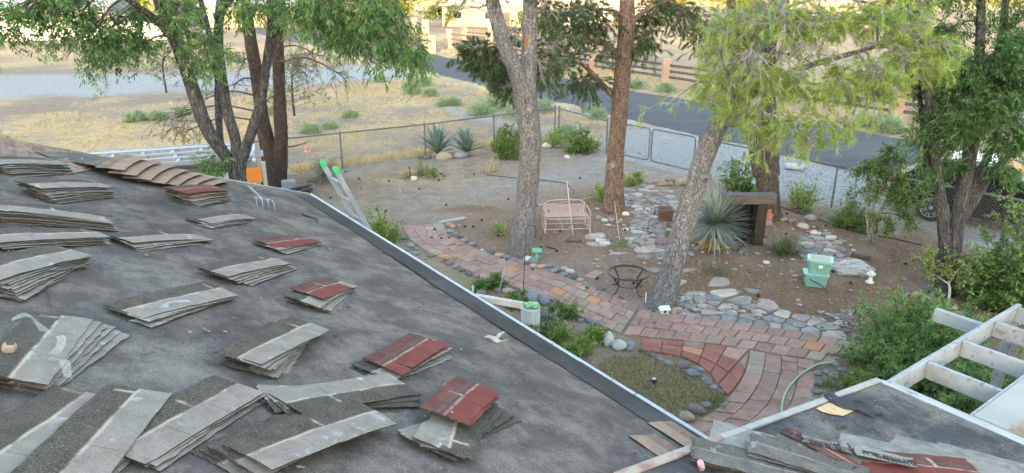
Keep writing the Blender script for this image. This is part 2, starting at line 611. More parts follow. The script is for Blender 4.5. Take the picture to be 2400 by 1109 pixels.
# ---------------------------------------------------------------- paved road
def asphalt():
    m, nt, b = new_mat('asphalt')
    v = coords(nt, 'Object')
    n_ = noise_t(nt, v, 140, 3, 0.7)
    l_ = noise_t(nt, coords(nt, 'Object', (0.12, 1.2, 1), rot=(0, 0, R(58.7))), 1.2, 4, 0.6, 0.3)
    c = ramp(nt, n_, [(0.3, (0.036, 0.038, 0.041)), (0.55, (0.070, 0.072, 0.077)), (0.75, (0.125, 0.127, 0.132))]).outputs[0]
    c = mixc(nt, ramp(nt, l_, [(0.42, (0, 0, 0)), (0.68, (0.45, 0.45, 0.45))]).outputs[0], c, (0.105, 0.110, 0.120))
    ck = nt.nodes.new('ShaderNodeTexVoronoi'); ck.feature = 'DISTANCE_TO_EDGE'; ck.inputs['Scale'].default_value = 0.33
    nt.links.new(v, ck.inputs['Vector'])
    c = mixc(nt, ramp(nt, ck.outputs['Distance'], [(0.0, (0.8, 0.8, 0.8)), (0.008, (0, 0, 0))]).outputs[0], c, (0.03, 0.03, 0.032))
    nt.links.new(c, b.inputs['Base Color'])
    b.inputs['Roughness'].default_value = 0.95
    b.inputs['Specular IOR Level'].default_value = 0.2
    bump(nt, b, n_, 0.35, 0.01)
    return m


xs = np.concatenate([np.arange(-900, -120, 20), np.arange(-120, 70, 0.5), np.arange(70, 400, 20)])
ys = np.linspace(0, 1, 9)
V = []
for i, a in enumerate(xs):
    e0 = (vnoise(np.array(a), np.array(0.), 0.9, 5) - .5) * 0.3 + (vnoise(np.array(a), np.array(3.), 0.25, 6) - .5) * 0.4
    e1 = (vnoise(np.array(a), np.array(9.), 0.9, 7) - .5) * 0.3
    for t in ys:
        p = R0 + RD * a + RN * (t * (RW + e1 - e0) + e0)
        V.append((p.x, p.y, 0.03 + 0.07 * (1 - (2 * t - 1) ** 2) if 0 < t < 1 else -0.04))
n = len(ys); m_ = len(xs)
idx = np.arange(n * m_).reshape(m_, n)
F = np.stack([idx[:-1, :-1], idx[1:, :-1], idx[1:, 1:], idx[:-1, 1:]], -1).reshape(-1, 4)
tag(link('road', big_mesh('road', np.array(V), F, asphalt(), smooth=True)), kind='structure')

# ---------------------------------------------------------------- foothills far ahead and an unseen ridge added behind the house to shade the yard
hill_m = mat('dry_hillside', [(0.16, 0.11, 0.06), (0.30, 0.22, 0.12), (0.38, 0.30, 0.18)], scale=0.05, detail=8, rough=0.95, bmp=0.6, bscale=0.12, bdist=1.5,
             speck=((0.10, 0.12, 0.04), 0.22, 0.55, 0.66), rand=False)


def hill(name, x0, x1, y0, y1, hfun, step):
    X, Y = np.meshgrid(np.arange(x0, x1 + 1, step), np.arange(y0, y1 + 1, step))
    Z = hfun(X, Y)
    ny, nx = X.shape
    ii = np.arange(ny * nx).reshape(ny, nx)
    F = np.stack([ii[:-1, :-1], ii[:-1, 1:], ii[1:, 1:], ii[1:, :-1]], -1).reshape(-1, 4)
    tag(link(name, big_mesh(name, np.stack([X, Y, Z], -1).reshape(-1, 3), F, hill_m, smooth=True)), kind='structure')


def h_front(X, Y):
    s = np.clip((Y - 190) / 260, 0, 1) ** 1.3
    return -1 + s * (70 + 40 * vnoise(X, Y, 0.006, 21)) + s * 14 * vnoise(X, Y, 0.022, 22) + s * 4 * vnoise(X, Y, 0.07, 23)


def h_shade_ridge(X, Y):
    s = np.exp(-((Y + 190) / 62) ** 2)
    k = np.exp(-(np.abs(X) / 420) ** 4)
    return -1 + s * k * (34.5 + 3.0 * vnoise(X, Y, 0.012, 31) + 1.2 * vnoise(X, Y, 0.05, 32))


hill('foothills', -700, 700, 180, 900, h_front, 9)
hill('ridge', -560, 560, -380, -60, h_shade_ridge, 9)  # out of view, added so that its shadow covers the yard
# ================================================================ the house with the roof being stripped
HA = Vector((-3.22, 10.77, 0)); HE = Vector((0.5835, -0.8121, 0)).normalized(); HU = Vector((HE.y, -HE.x, 0))
ZE, SL = 2.60, 0.35                      # eave height, pitch of the main roof
HRZ = math.atan2(HE.y, HE.x)
RIDGE_T, S_MAX = 5.6, 15.0
PS, PT, PSL = 8.25, -1.81, 0.14          # corner and pitch of the low porch roof


def hl(s, t, z):                         # house-local coordinates: s along the eave, t up the slope
    return Vector((s, -t, z))


def roof_z(t): return ZE + SL * t
def porch_z(t): return ZE + PSL * (t - PT)


def on_roof(x, y, lift=0.0):
    """where photo pixel x, y meets the main roof, as (s, t)"""
    d = ray(x, y); o = Vector((0, 0, CAM_H))
    # z = ZE + SL*((p-HA).HU) + lift
    k = (ZE + lift + SL * (o - HA).dot(HU) - o.z) / (d.z - SL * d.dot(HU))
    p = o + d * k
    q = p - HA
    return q.dot(HE), q.dot(HU)


def on_porch(x, y, lift=0.0):
    d = ray(x, y); o = Vector((0, 0, CAM_H))
    k = (ZE + lift + PSL * ((o - HA).dot(HU) - PT) - o.z) / (d.z - PSL * d.dot(HU))
    q = o + d * k - HA
    return q.dot(HE), q.dot(HU)


house = thing('house', 'house with dark stripped roof seen from above, shingles torn off', 'house', (HA.x, HA.y, 0), HRZ)


def roof_felt(name, base, tint=0.0):
    m, nt, b = new_mat(name)
    v = coords(nt, 'Object')
    streak = noise_t(nt, coords(nt, 'Object', (1.3, 0.6, 1)), 1.6, 8, 0.72, 0.25)
    streak2 = noise_t(nt, coords(nt, 'Object', (0.35, 3.2, 1), rot=(0, 0, 0.45)), 2.4, 8, 0.78, 0.1)
    big = noise_t(nt, v, 0.9, 5, 0.6, 0.5)
    gran = noise_t(nt, v, 170, 2, 0.6)
    dust = noise_t(nt, v, 2.6, 9, 0.74, 0.15)
    c = ramp(nt, streak, [(0.3, tuple(x * 0.78 for x in base)), (0.5, base), (0.72, tuple(x * 1.25 for x in base))]).outputs[0]
    c = mixc(nt, ramp(nt, streak2, [(0.48, (0, 0, 0)), (0.66, (0.4, 0.4, 0.4))]).outputs[0], c, tuple(x * 1.9 for x in base))
    c = mixc(nt, ramp(nt, dust, [(0.45, (0, 0, 0)), (0.64, (0.8, 0.8, 0.8))]).outputs[0], c, (0.19, 0.158, 0.132))
    c = mixc(nt, ramp(nt, big, [(0.48, (0, 0, 0)), (0.64, (0.7, 0.7, 0.7))]).outputs[0], c, tuple(x * 0.48 for x in base))
    gm = math_(nt, 'MULTIPLY', ramp(nt, gran, [(0.55, (0, 0, 0)), (0.66, (1, 1, 1))]).outputs[0], ramp(nt, dust, [(0.42, (0.08, 0.08, 0.08)), (0.58, (0.8, 0.8, 0.8))]).outputs[0])
    c = mixc(nt, gm, c, (0.33, 0.30, 0.25))
    dk = noise_t(nt, v, 60, 4, 0.75)
    c = mixc(nt, ramp(nt, dk, [(0.30, (0.6, 0.6, 0.6)), (0.44, (0, 0, 0))]).outputs[0], c, tuple(x * 0.4 for x in base))
    sp_ = nt.nodes.new('ShaderNodeSeparateXYZ'); nt.links.new(v, sp_.inputs[0])
    for (ax, per, wd_) in ((1, 0.92, 0.006), (0, 2.44, 0.005)):
        fr_ = math_(nt, 'FRACT', math_(nt, 'ADD', math_(nt, 'DIVIDE', sp_.outputs[ax], per), math_(nt, 'MULTIPLY', math_(nt, 'SUBTRACT', big, 0.5), 0.02)))
        ln_ = math_(nt, 'MULTIPLY', ramp(nt, fr_, [(0.0, (1, 1, 1)), (wd_ / per * 2, (0, 0, 0))]).outputs[0], ramp(nt, dust, [(0.4, (0.7, 0.7, 0.7)), (0.55, (0.1, 0.1, 0.1))]).outputs[0])
        c = mixc(nt, ln_, c, tuple(x * 0.35 for x in base))
    # scuffs and pale chips
    sc_ = noise_t(nt, coords(nt, 'Object', (1, 6, 1), rot=(0, 0, -0.6)), 16, 3, 0.6, 1.5)
    c = mixc(nt, ramp(nt, sc_, [(0.70, (0, 0, 0)), (0.76, (0.45, 0.45, 0.45))]).outputs[0], c, (0.22, 0.22, 0.22))
    nt.links.new(c, b.inputs['Base Color'])
    b.inputs['Roughness'].default_value = 0.78
    b.inputs['Specular IOR Level'].default_value = 0.15
    h = math_(nt, 'ADD', math_(nt, 'MULTIPLY', dust, 0.7), math_(nt, 'MULTIPLY', gran, 0.5))
    bump(nt, b, h, 0.45, 0.008)
    return m


felt_m = roof_felt('dusty_roof_felt', (0.078, 0.066, 0.058))
porch_m = roof_felt('porch_roof_felt', (0.052, 0.053, 0.056))
strip_m = mat('new_starter_strip', [(0.022, 0.021, 0.020), (0.038, 0.036, 0.034)], scale=4, detail=6, rough=0.9, bmp=0.3, bscale=180, bdist=0.004,
              speck=((0.16, 0.155, 0.15), 260, 0.62, 0.7), large=(1.2, (0.062, 0.060, 0.058), 0.5, 0.8))
drip_m = mat('white_drip_edge', [(0.27, 0.29, 0.31), (0.38, 0.40, 0.425)], scale=6, rough=0.45, bmp=0.05, speck=((0.20, 0.15, 0.11), 14, 0.63, 0.70), spec=0.5)
fascia_m = mat('painted_fascia', [(0.42, 0.40, 0.37), (0.55, 0.53, 0.50)], scale=5, stretch=(0.2, 3, 3), rough=0.7, bmp=0.1)
stucco_m = mat('cream_stucco', [(0.40, 0.37, 0.31), (0.50, 0.47, 0.40)], scale=3, rough=0.9, bmp=0.5, bscale=60, bdist=0.006)
wood_new = mat('bare_plywood', [(0.46, 0.30, 0.15), (0.60, 0.42, 0.23)], scale=4, stretch=(0.6, 6, 1), rough=0.7, bmp=0.1, speck=((0.30, 0.17, 0.08), 9, 0.62, 0.7))


def slab(pts, thick):
    """sheet through four house-local points (top), thickness downwards"""
    n = len(pts)
    b = [p - Vector((0, 0, thick)) for p in pts]
    return MB().add(list(pts) + b, [tuple(range(n)), tuple(range(2 * n - 1, n - 1, -1))] + [(i, n + i, n + (i + 1) % n, (i + 1) % n) for i in range(n)])


# main roof: uneven skin, deck below it
NS, NT = 150, 60
ss = np.linspace(0, S_MAX, NS); tt = np.linspace(0, RIDGE_T, NT)
Sg, Tg = np.meshgrid(ss, tt)
Zg = ZE + SL * Tg + (vnoise(Sg, Tg, 1.7, 41) - 0.5) * 0.012 + (vnoise(Sg, Tg, 0.5, 42) - .5) * 0.012
Zg[0] = ZE
ii = np.arange(NS * NT).reshape(NT, NS)
F = np.stack([ii[:-1, :-1], ii[1:, :-1], ii[1:, 1:], ii[:-1, 1:]], -1).reshape(-1, 4)
o = link('roof_felt', big_mesh('roof_felt', np.stack([Sg, -Tg, Zg], -1).reshape(-1, 3), F, felt_m, smooth=True), house)
slab([hl(0, 0, ZE - .02), hl(S_MAX, 0, ZE - .02), hl(S_MAX, RIDGE_T, roof_z(RIDGE_T) - .02), hl(0, RIDGE_T, roof_z(RIDGE_T) - .02)], 0.12).build('roof_deck', fascia_m, house)
slab([hl(0, RIDGE_T, roof_z(RIDGE_T) - .012), hl(S_MAX, RIDGE_T, roof_z(RIDGE_T) - .012), hl(S_MAX, 2 * RIDGE_T + 1, ZE - .3), hl(0, 2 * RIDGE_T + 1, ZE - .3)], 0.12).build('rear_roof_slope', felt_m, house)
# starter strip along the eave, in overlapping lengths
for k, (a, b) in enumerate(((0.3, 3.06), (3.02, 4.35), (4.31, 6.6), (6.56, 8.22))):
    wv = (0.30, 0.31, 0.32, 0.30)[k]
    z0 = 0.006 + 0.003 * (k % 2)
    slab([hl(a, 0.015, roof_z(0.015) + z0 + .004), hl(b, 0.015, roof_z(0.015) + z0), hl(b, wv, roof_z(wv) + z0 + .002), hl(a, wv + .01, roof_z(wv) + z0 + .006)], 0.012).build('starter_strip', strip_m, house)
# drip edge: three lengths with small steps
for (a, b, d) in ((0.0, 3.98, 0.0), (4.0, 7.2, 0.004), (7.215, 8.2, -0.002)):
    MB().box(hl((a + b) / 2, -0.012 + d, ZE + 0.004), (b - a, 0.034, 0.012)).box(hl((a + b) / 2, -0.036 + d, ZE - 0.035), (b - a, 0.008, 0.075)).build('drip_edge', drip_m, house)
rk = lambda t, ds, dz: hl(ds, t, roof_z(t) + dz)
b_ = MB()
b_.bar(rk(0.0, -0.012, 0.006), rk(RIDGE_T, -0.012, 0.006), 0.045, 0.012)
b_.build('rake_drip_edge', mat('weathered_rake_metal', [(0.20, 0.19, 0.175), (0.42, 0.41, 0.39)], scale=5, rough=0.6, bmp=0.1), house)
MB().bar(rk(0.05, -0.03, -0.09), rk(RIDGE_T, -0.03, -0.09), 0.03, 0.16).build('rake_fascia', fascia_m, house)
MB().box(hl(4.1, -0.005, ZE - 0.13), (8.2, 0.03, 0.13)).build('fascia', fascia_m, house)
# walls below
MB().box(hl(7.7, 5.6, 1.24), (14.4, 10.4, 2.48)).build('wall', stucco_m, house)
gm_ = MB()
gm_.add([hl(0.5, 0.4, 2.48), hl(0.5, 10.8, 2.48), hl(0.5, RIDGE_T, roof_z(RIDGE_T) - .16), hl(0.62, 0.4, 2.48), hl(0.62, 10.8, 2.48), hl(0.62, RIDGE_T, roof_z(RIDGE_T) - .16)],
        [(0, 1, 2), (5, 4, 3), (0, 2, 5, 3), (1, 4, 5, 2)])
gm_.build('gable_wall', stucco_m, house)

# porch roof
TMEET = (ZE - PSL * PT - ZE) / (SL - PSL)
NS2, NT2 = 60, 40
ss = np.linspace(PS, S_MAX, NS2); tt = np.linspace(PT, TMEET + 0.25, NT2)
Sg, Tg = np.meshgrid(ss, tt)
Zg = ZE + PSL * (Tg - PT) + (vnoise(Sg, Tg, 1.9, 43) - 0.5) * 0.014
Zg[0] = ZE
ii = np.arange(NS2 * NT2).reshape(NT2, NS2)
F = np.stack([ii[:-1, :-1], ii[1:, :-1], ii[1:, 1:], ii[:-1, 1:]], -1).reshape(-1, 4)
link('porch_roof_felt', big_mesh('porch_roof_felt', np.stack([Sg, -Tg, Zg], -1).reshape(-1, 3), F, porch_m, smooth=True), house)
slab([hl(PS, PT, ZE - .015), hl(S_MAX, PT, ZE - .015), hl(S_MAX, TMEET, porch_z(TMEET) - .02), hl(PS, TMEET, porch_z(TMEET) - .02)], 0.14).build('porch_deck', fascia_m, house)
old_trim = mat('worn_red_trim', [(0.30, 0.27, 0.24), (0.36, 0.29, 0.24), (0.20, 0.07, 0.055)], scale=5, detail=6, rough=0.8, bmp=0.3)
MB().bar(hl(PS - 0.012, PT - .01, ZE + .012), hl(PS - 0.012, 0.25, porch_z(0.25) + .012), 0.05, 0.016).build('porch_edge_trim', mat('pale_edge_trim', [(0.26, 0.245, 0.225), (0.38, 0.365, 0.34)], scale=6, rough=0.7, bmp=0.2), house)
MB().bar(hl(PS - 0.012, 0.26, porch_z(0.26) + .012), hl(PS - 0.012, TMEET, porch_z(TMEET) + .012), 0.06, 0.016).build('porch_edge_trim', old_trim, house)
MB().box(hl((PS + S_MAX) / 2, PT - 0.014, ZE + .003), (S_MAX - PS, 0.05, 0.012)).build('porch_drip_edge', drip_m, house)
MB().box(hl((PS + S_MAX) / 2, PT - 0.02, ZE - .09), (S_MAX - PS, 0.03, 0.15)).build('porch_fascia', fascia_m, house)
MB().box(hl((PS + S_MAX) / 2, PT + 0.9, 1.2), (S_MAX - PS - 0.9, 1.3, 2.4)).build('porch_wall', stucco_m, house)
# ================================================================ trees
def bark(name, dark, mid, light, scale=7.0, zs=0.28, depth=0.03, patch=None):
    if name in _mats: return _mats[name]
    m, nt, b = new_mat(name)
    v = coords(nt, 'Object', (1, 1, zs))
    f = noise_t(nt, v, scale, 5, 0.65, 0.8)
    vo = nt.nodes.new('ShaderNodeTexVoronoi'); vo.feature = 'DISTANCE_TO_EDGE'
    vo.inputs['Scale'].default_value = scale * 1.7
    nt.links.new(v, vo.inputs['Vector'])
    c = ramp(nt, f, [(0.28, dark), (0.5, mid), (0.72, light)]).outputs[0]
    c = mixc(nt, ramp(nt, vo.outputs['Distance'], [(0.0, (0.85, 0.85, 0.85)), (0.13, (0, 0, 0))]).outputs[0], c, tuple(x * 0.55 for x in dark))
    if patch:
        g = noise_t(nt, coords(nt, 'Object', (1, 1, 0.5)), patch[1], 3, 0.6, 0.3)
        c = mixc(nt, ramp(nt, g, [(patch[2], (0, 0, 0)), (patch[3], (1, 1, 1))]).outputs[0], c, patch[0])
    nt.links.new(c, b.inputs['Base Color'])
    b.inputs['Roughness'].default_value = 0.92
    b.inputs['Specular IOR Level'].default_value = 0.15
    h = math_(nt, 'ADD', f, ramp(nt, vo.outputs['Distance'], [(0.0, (0, 0, 0)), (0.16, (1, 1, 1))]).outputs[0])
    bump(nt, b, h, 0.9, depth)
    _mats[name] = m
    return m


def trunk_mesh(mb, pts, rad, n=20, seg=7, rough=0.10, flare=0.0):
    if n >= 16: n, seg = n * 2, seg * 2
    pts = bez(pts, seg)
    rad = interp(rad, len(pts))
    if flare:
        k = max(3, int(len(pts) * 0.16))
        for i in range(k):
            rad[i] *= 1 + flare * (1 - i / k) ** 2
    b0 = len(mb.v)
    mb.tube(pts, rad, n)
    for i in range(b0, len(mb.v)):
        q = (i - b0) // n
        if q >= len(pts): continue
        c = pts[q]; p = Vector(mb.v[i]); d = p - c
        an = (i - b0) % n
        fu = abs(noise.noise(Vector((p.x * 16, p.y * 16, p.z * 2.2)))) * 1.6
        s_ = 1 - 0.10 * (1 - min(1, fu)) ** 3 + rough * (noise.noise(Vector((p.x * 5, p.y * 5, p.z * 1.3))) + 0.5 * noise.noise(Vector((p.x * 14, p.y * 14, p.z * 4))))
        if flare and q < len(pts) * 0.12:
            s_ += 0.22 * flare * (1 - q / (len(pts) * 0.12)) * math.cos(an / n * 2 * math.pi * 5)
        mb.v[i] = tuple(c + d * s_)
    return pts


def tri_tubes(paths, r0, r1):
    """paths (N,K,3) -> thin three-sided branches"""
    N, K, _ = paths.shape
    if N == 0: return np.zeros((0, 3)), np.zeros((0, 4), int)
    t = np.empty_like(paths)
    t[:, 1:-1] = paths[:, 2:] - paths[:, :-2]; t[:, 0] = paths[:, 1] - paths[:, 0]; t[:, -1] = paths[:, -1] - paths[:, -2]
    t = unit(t)
    a = unit(np.cross(t, np.array([0.31, 0.87, 0.37]))); b = np.cross(t, a)
    rr = (np.asarray(r0).reshape(-1, 1, 1) * (1 - np.linspace(0, 1, K))[None, :, None] + np.asarray(r1).reshape(-1, 1, 1) * np.linspace(0, 1, K)[None, :, None])
    V = np.empty((N, K, 3, 3))
    for k in range(3):
        an = 2 * math.pi * k / 3
        V[:, :, k] = paths + (a * math.cos(an) + b * math.sin(an)) * rr
    base = (np.arange(N) * K * 3)[:, None, None] + (np.arange(K - 1) * 3)[None, :, None]
    F = []
    for k in range(3):
        k2 = (k + 1) % 3
        F.append(np.stack([base + k, base + k2, base + 3 + k2, base + 3 + k], -1))
    return V.reshape(-1, 3), np.concatenate([f.reshape(-1, 4) for f in F])


def curve_paths(S, D, L, K=5, droop=0.25, wig=0.08):
    """N curved twigs from S along D with length L"""
    N = len(S)
    L = np.asarray(L).reshape(-1, 1) * np.ones((N, 1))
    t = np.linspace(0, 1, K)
    out = S[:, None, :] + D[:, None, :] * (L[:, None, :] * t[None, :, None])
    out[:, :, 2] -= droop * L * (t[None, :] ** 2)
    w_ = np.cumsum(rng.normal(size=(N, K, 3)) * wig / K ** 0.5, axis=1) * L[:, None, :]
    w_ -= w_[:, :1]
    return out + w_


class Tree:
    def __init__(s, name, label, base, group=None, cat='tree'):
        s.base = Vector(base)
        s.root = thing(name, label, cat, base, 0, group)
        s.trunk = MB(); s.stems = []
        s.wv, s.wf, s.wn = [], [], 0
        s.lp, s.ld, s.lv = [], [], []
        s.tips = []

    def stem(s, pts, rad, n=20, seg=7, rough=0.1, flare=0.0):
        s.stems.append(trunk_mesh(s.trunk, pts, rad, n, seg, rough, flare))

    def wood(s, paths, r0, r1):
        V, F = tri_tubes(paths, r0, r1)
        s.wv.append(V); s.wf.append(F + s.wn); s.wn += len(V)

    def cluster(s, c, rx, ry, rz, nsub, ntw, stem=None, at=None, limb_r=0.05, droop=0.25, tw_l=(0.25, 0.5), style='ash', dens=1.0, out=0.6, bare=0.0, sag=0.0):
        """a limb from the stem to c, side limbs through the ellipsoid, twigs along them"""
        c = Vector(c)
        if at is None:
            best = None
            for st in (s.stems if stem is None else [s.stems[stem]]):
                for p in st[len(st) // 3:]:
                    d = (p - c).length + (3.0 * max(0, p.z - c.z + 0.1 - sag))
                    if best is None or d < best[0]: best = (d, p)
            at = best[1]
        at = Vector(at)
        mid = at.lerp(c, 0.5) + Vector((0, 0, 0.12 * (c - at).length))
        lp = np.array([tuple(p) for p in bez([at, mid, c], 6)])
        s.wood(lp[None], limb_r, limb_r * 0.45)
        cc = np.array(c); r3 = np.array([rx, ry, rz])
        # side limbs
        q = rdir(nsub) * (rng.random((nsub, 1)) ** 0.4) * r3
        tgt = cc + q
        k0 = rng.integers(len(lp) // 2, len(lp), nsub)
        S = lp[k0]
        D = tgt - S; L = np.linalg.norm(D, axis=1)
        sub = curve_paths(S, unit(D), L, 7, 0.10, 0.06)
        s.wood(sub, limb_r * 0.38, 0.004)
        # twigs
        N = nsub * ntw
        wi = np.repeat(np.arange(nsub), ntw)
        ti = rng.random(N) * 0.75 + 0.25
        f = ti * 6; i0 = np.minimum(f.astype(int), 5); fr = (f - i0)[:, None]
        TS = sub[wi, i0] * (1 - fr) + sub[wi, i0 + 1] * fr
        TD = unit(unit(unit(D)[wi]) * out + rdir(N) * 0.8 + np.array([0, 0, -0.1]))
        TL = rng.uniform(tw_l[0], tw_l[1], N)
        tw = curve_paths(TS, TD, TL, 5, droop, 0.07)
        s.wood(tw, 0.0045 if style == 'ash' else 0.0065, 0.0025)
        keep = rng.random(N) >= bare
        s.leaf(tw[keep], TD[keep], style, dens)

    def leaf(s, tw, TD, style, dens=1.0):
        N = len(tw)
        if N == 0: return
        if style == 'ash':
            nl = max(1, int(8 * dens))
            wi = np.repeat(np.arange(N), nl)
            t = np.tile(np.linspace(0.25, 1.0, nl), N) * 4
            i0 = np.minimum(t.astype(int), 3); fr = (t - i0)[:, None]
            p = tw[wi, i0] * (1 - fr) + tw[wi, i0 + 1] * fr
            rdv = unit(unit(tw[wi, 4] - tw[wi, 3]) * 0.6 + rdir(len(wi)) * 0.85 + np.array([0, 0, -0.35]))
            lr = rng.uniform(0.10, 0.17, len(wi))[:, None]
            side = unit(np.cross(rdv, rdir(len(wi), 1.0)))
            lv = np.clip(rng.normal(0.45, 0.16, len(wi)) + (rng.random(N)[wi] - 0.5) * 0.5, 0, 0.9)
            for (fr_, sg) in ((0.35, 1), (0.35, -1), (0.68, 1), (0.68, -1), (1.0, 0)):
                s.lp.append(p + rdv * lr * fr_)
                s.ld.append(unit(rdv * (0.75 if sg else 1.0) + side * sg * 0.75 + np.array([0, 0, -0.25])))
                s.lv.append(np.clip(lv + rng.normal(0, 0.06, len(wi)), 0, 1))
            s.lL = getattr(s, 'lL', (0.075, 0.115)); s.lW = getattr(s, 'lW', 0.30)
        elif style == 'simple':
            nl = max(1, int(12 * dens))
            wi = np.repeat(np.arange(N), nl)
            t = np.tile(np.linspace(0.12, 1.0, nl), N) * 4
            i0 = np.minimum(t.astype(int), 3); fr = (t - i0)[:, None]
            p = tw[wi, i0] * (1 - fr) + tw[wi, i0 + 1] * fr
            s.lp.append(p); s.ld.append(unit(unit(tw[wi, 4] - tw[wi, 3]) * 0.5 + rdir(len(wi), 0.1)))
            s.lv.append(np.clip(rng.normal(0.5, 0.2, len(wi)) + (rng.random(N)[wi] - 0.5) * 0.5, 0, 1))
        elif style == 'pine':
            nl = max(4, int(34 * dens))
            wi = np.repeat(np.arange(N), nl)
            t = (rng.random(len(wi)) ** 0.5) * 0.6 + 0.4
            f = t * 4
            i0 = np.minimum(f.astype(int), 3); fr = (f - i0)[:, None]
            p = tw[wi, i0] * (1 - fr) + tw[wi, i0 + 1] * fr
            ax = unit(tw[wi, i0 + 1] - tw[wi, i0])
            s.lp.append(p); s.ld.append(unit(ax * 0.75 + rdir(len(wi)) * 0.7))
            s.lv.append(np.clip(rng.normal(0.45, 0.15, len(wi)) + (rng.random(N)[wi] - 0.5) * 0.6, 0, 1))

    def finish(s, bark_m, twig_m, leaf_m, L=(0.075, 0.115), W=0.30, needles=False, crown='crown', fold=0.25, curl=0.15):
        off = tuple(s.base)
        if s.trunk.v:
            s.trunk.build('trunk', bark_m, s.root, off=off, smooth=True)
        if s.wv:
            V = np.concatenate(s.wv) - np.array(off)
            link('branches', big_mesh('branches', V, np.concatenate(s.wf), twig_m, smooth=True), s.root)
        if s.lp:
            p, d, v = np.concatenate(s.lp), np.concatenate(s.ld), np.concatenate(s.lv)
            LL = rng.uniform(L[0], L[1], len(p))
            if needles: me = needle_mesh(crown, p, d, LL, W, leaf_m, v, off)
            else: me = leaf_mesh(crown, p, d, LL, LL * W, leaf_m, fold, curl, v, off)
            link(crown, me, s.root)
        return s.root


def ppts(lst, Y, dY=0.0):
    """photo points of a stem standing at distance Y (dY = how far it leans away from bottom to top)"""
    n = len(lst)
    return [PY(x, y, Y + dY * i / max(1, n - 1)) for i, (x, y) in enumerate(lst)]


def m_px(px_, Y):                       # size in metres of px_ photo pixels at distance Y
    return px_ * Y * 1.04 / FPX


ash_bark = bark('grey_ash_bark', (0.040, 0.038, 0.038), (0.098, 0.094, 0.092), (0.20, 0.195, 0.19), 22, 0.16, 0.02)
twig_m = mat('twig_bark', [(0.07, 0.06, 0.05), (0.15, 0.13, 0.11)], scale=20, rough=0.9, bmp=0)
grey_twig = mat('dead_grey_twigs', [(0.20, 0.185, 0.175), (0.38, 0.36, 0.34)], scale=9, rough=0.9, bmp=0)
pine_bark = bark('grey_pine_bark', (0.115, 0.106, 0.102), (0.245, 0.232, 0.226), (0.38, 0.366, 0.358), 22, 0.26, 0.022)
pine_bark_o = bark('grey_pine_bark_orange_scars', (0.115, 0.106, 0.102), (0.245, 0.232, 0.226), (0.38, 0.366, 0.358), 22, 0.26, 0.022,
                   patch=((0.40, 0.17, 0.065), 1.5, 0.60, 0.66))
red_bark = bark('red_pine_bark', (0.028, 0.022, 0.019), (0.072, 0.053, 0.045), (0.15, 0.102, 0.083), 18, 0.33, 0.02)
red_bark_l = bark('orange_brown_pine_bark', (0.10, 0.067, 0.052), (0.23, 0.157, 0.122), (0.35, 0.262, 0.214), 20, 0.33, 0.02,
                  patch=((0.46, 0.20, 0.09), 1.3, 0.62, 0.68))
dark_bark = bark('dark_furrowed_bark', (0.045, 0.037, 0.031), (0.115, 0.095, 0.080), (0.20, 0.175, 0.15), 18, 0.25, 0.02)
ash_leaf = leaf_mat('ash_leaves', (0.045, 0.110, 0.030), (0.220, 0.370, 0.115), 0.45, dry=(0.40, 0.40, 0.12))
ash_leaf_dk = leaf_mat('dark_ash_leaves', (0.032, 0.082, 0.026), (0.170, 0.300, 0.095), 0.42)
pine_dk = leaf_mat('dark_pine_needles', (0.020, 0.045, 0.020), (0.110, 0.165, 0.058), 0.2, dry=(0.22, 0.16, 0.07))
pine_lt = leaf_mat('bright_pine_needles', (0.120, 0.180, 0.035), (0.400, 0.520, 0.110), 0.35, dry=(0.50, 0.44, 0.18))

# ---- ash with four stems behind the far roof edge
Y = 13.0
t = Tree('ash_tree', 'grey four-stemmed ash tree rising behind the far edge of the roof', (PY(556, 420, Y).x, Y, 0))
gb = Vector((PY(556, 420, Y).x, Y, -0.1))
t.stem([gb] + ppts([(558, 420), (560, 385), (556, 352)], Y), [0.19, 0.165, 0.15, 0.10], 20, 6, 0.08, 0.2)
t.stem(ppts([(562, 420), (528, 365), (490, 310), (462, 240), (437, 165), (415, 105), (396, 55), (372, 0), (340, -90)], Y, -0.6), [0.10, 0.115, 0.125, 0.12, 0.115, 0.11, 0.105, 0.10, 0.07])
t.stem(ppts([(425, 130), (404, 90), (366, 48), (330, 20), (292, -8), (230, -60)], Y - .3, -0.8), [0.10, 0.085, 0.065, 0.055, 0.05, 0.03], 12)
t.stem(ppts([(556, 400), (552, 330), (533, 262), (522, 190), (512, 110), (514, 40), (520, -30), (500, -120)], Y, 0.3), [0.11, 0.10, 0.095, 0.09, 0.088, 0.085, 0.08, 0.05])
t.stem(ppts([(518, 360), (514, 300), (511, 230), (508, 170), (490, 80), (470, 0), (455, -80)], Y + .25, 0.5), [0.075, 0.07, 0.065, 0.06, 0.055, 0.05, 0.03], 12)
t.stem(ppts([(560, 395), (584, 325), (607, 255), (622, 170), (634, 90), (640, 20), (648, -60), (690, -150)], Y, -0.4), [0.11, 0.10, 0.09, 0.085, 0.08, 0.075, 0.07, 0.05])
t.stem(ppts([(640, 80), (672, 52), (730, 20), (800, -20), (880, -60)], Y - .2, -1.2), [0.06, 0.05, 0.045, 0.04, 0.03], 10)
t.stem(ppts([(512, 40), (540, 0), (570, -50)], Y, -0.4), [0.07, 0.06, 0.05], 10)
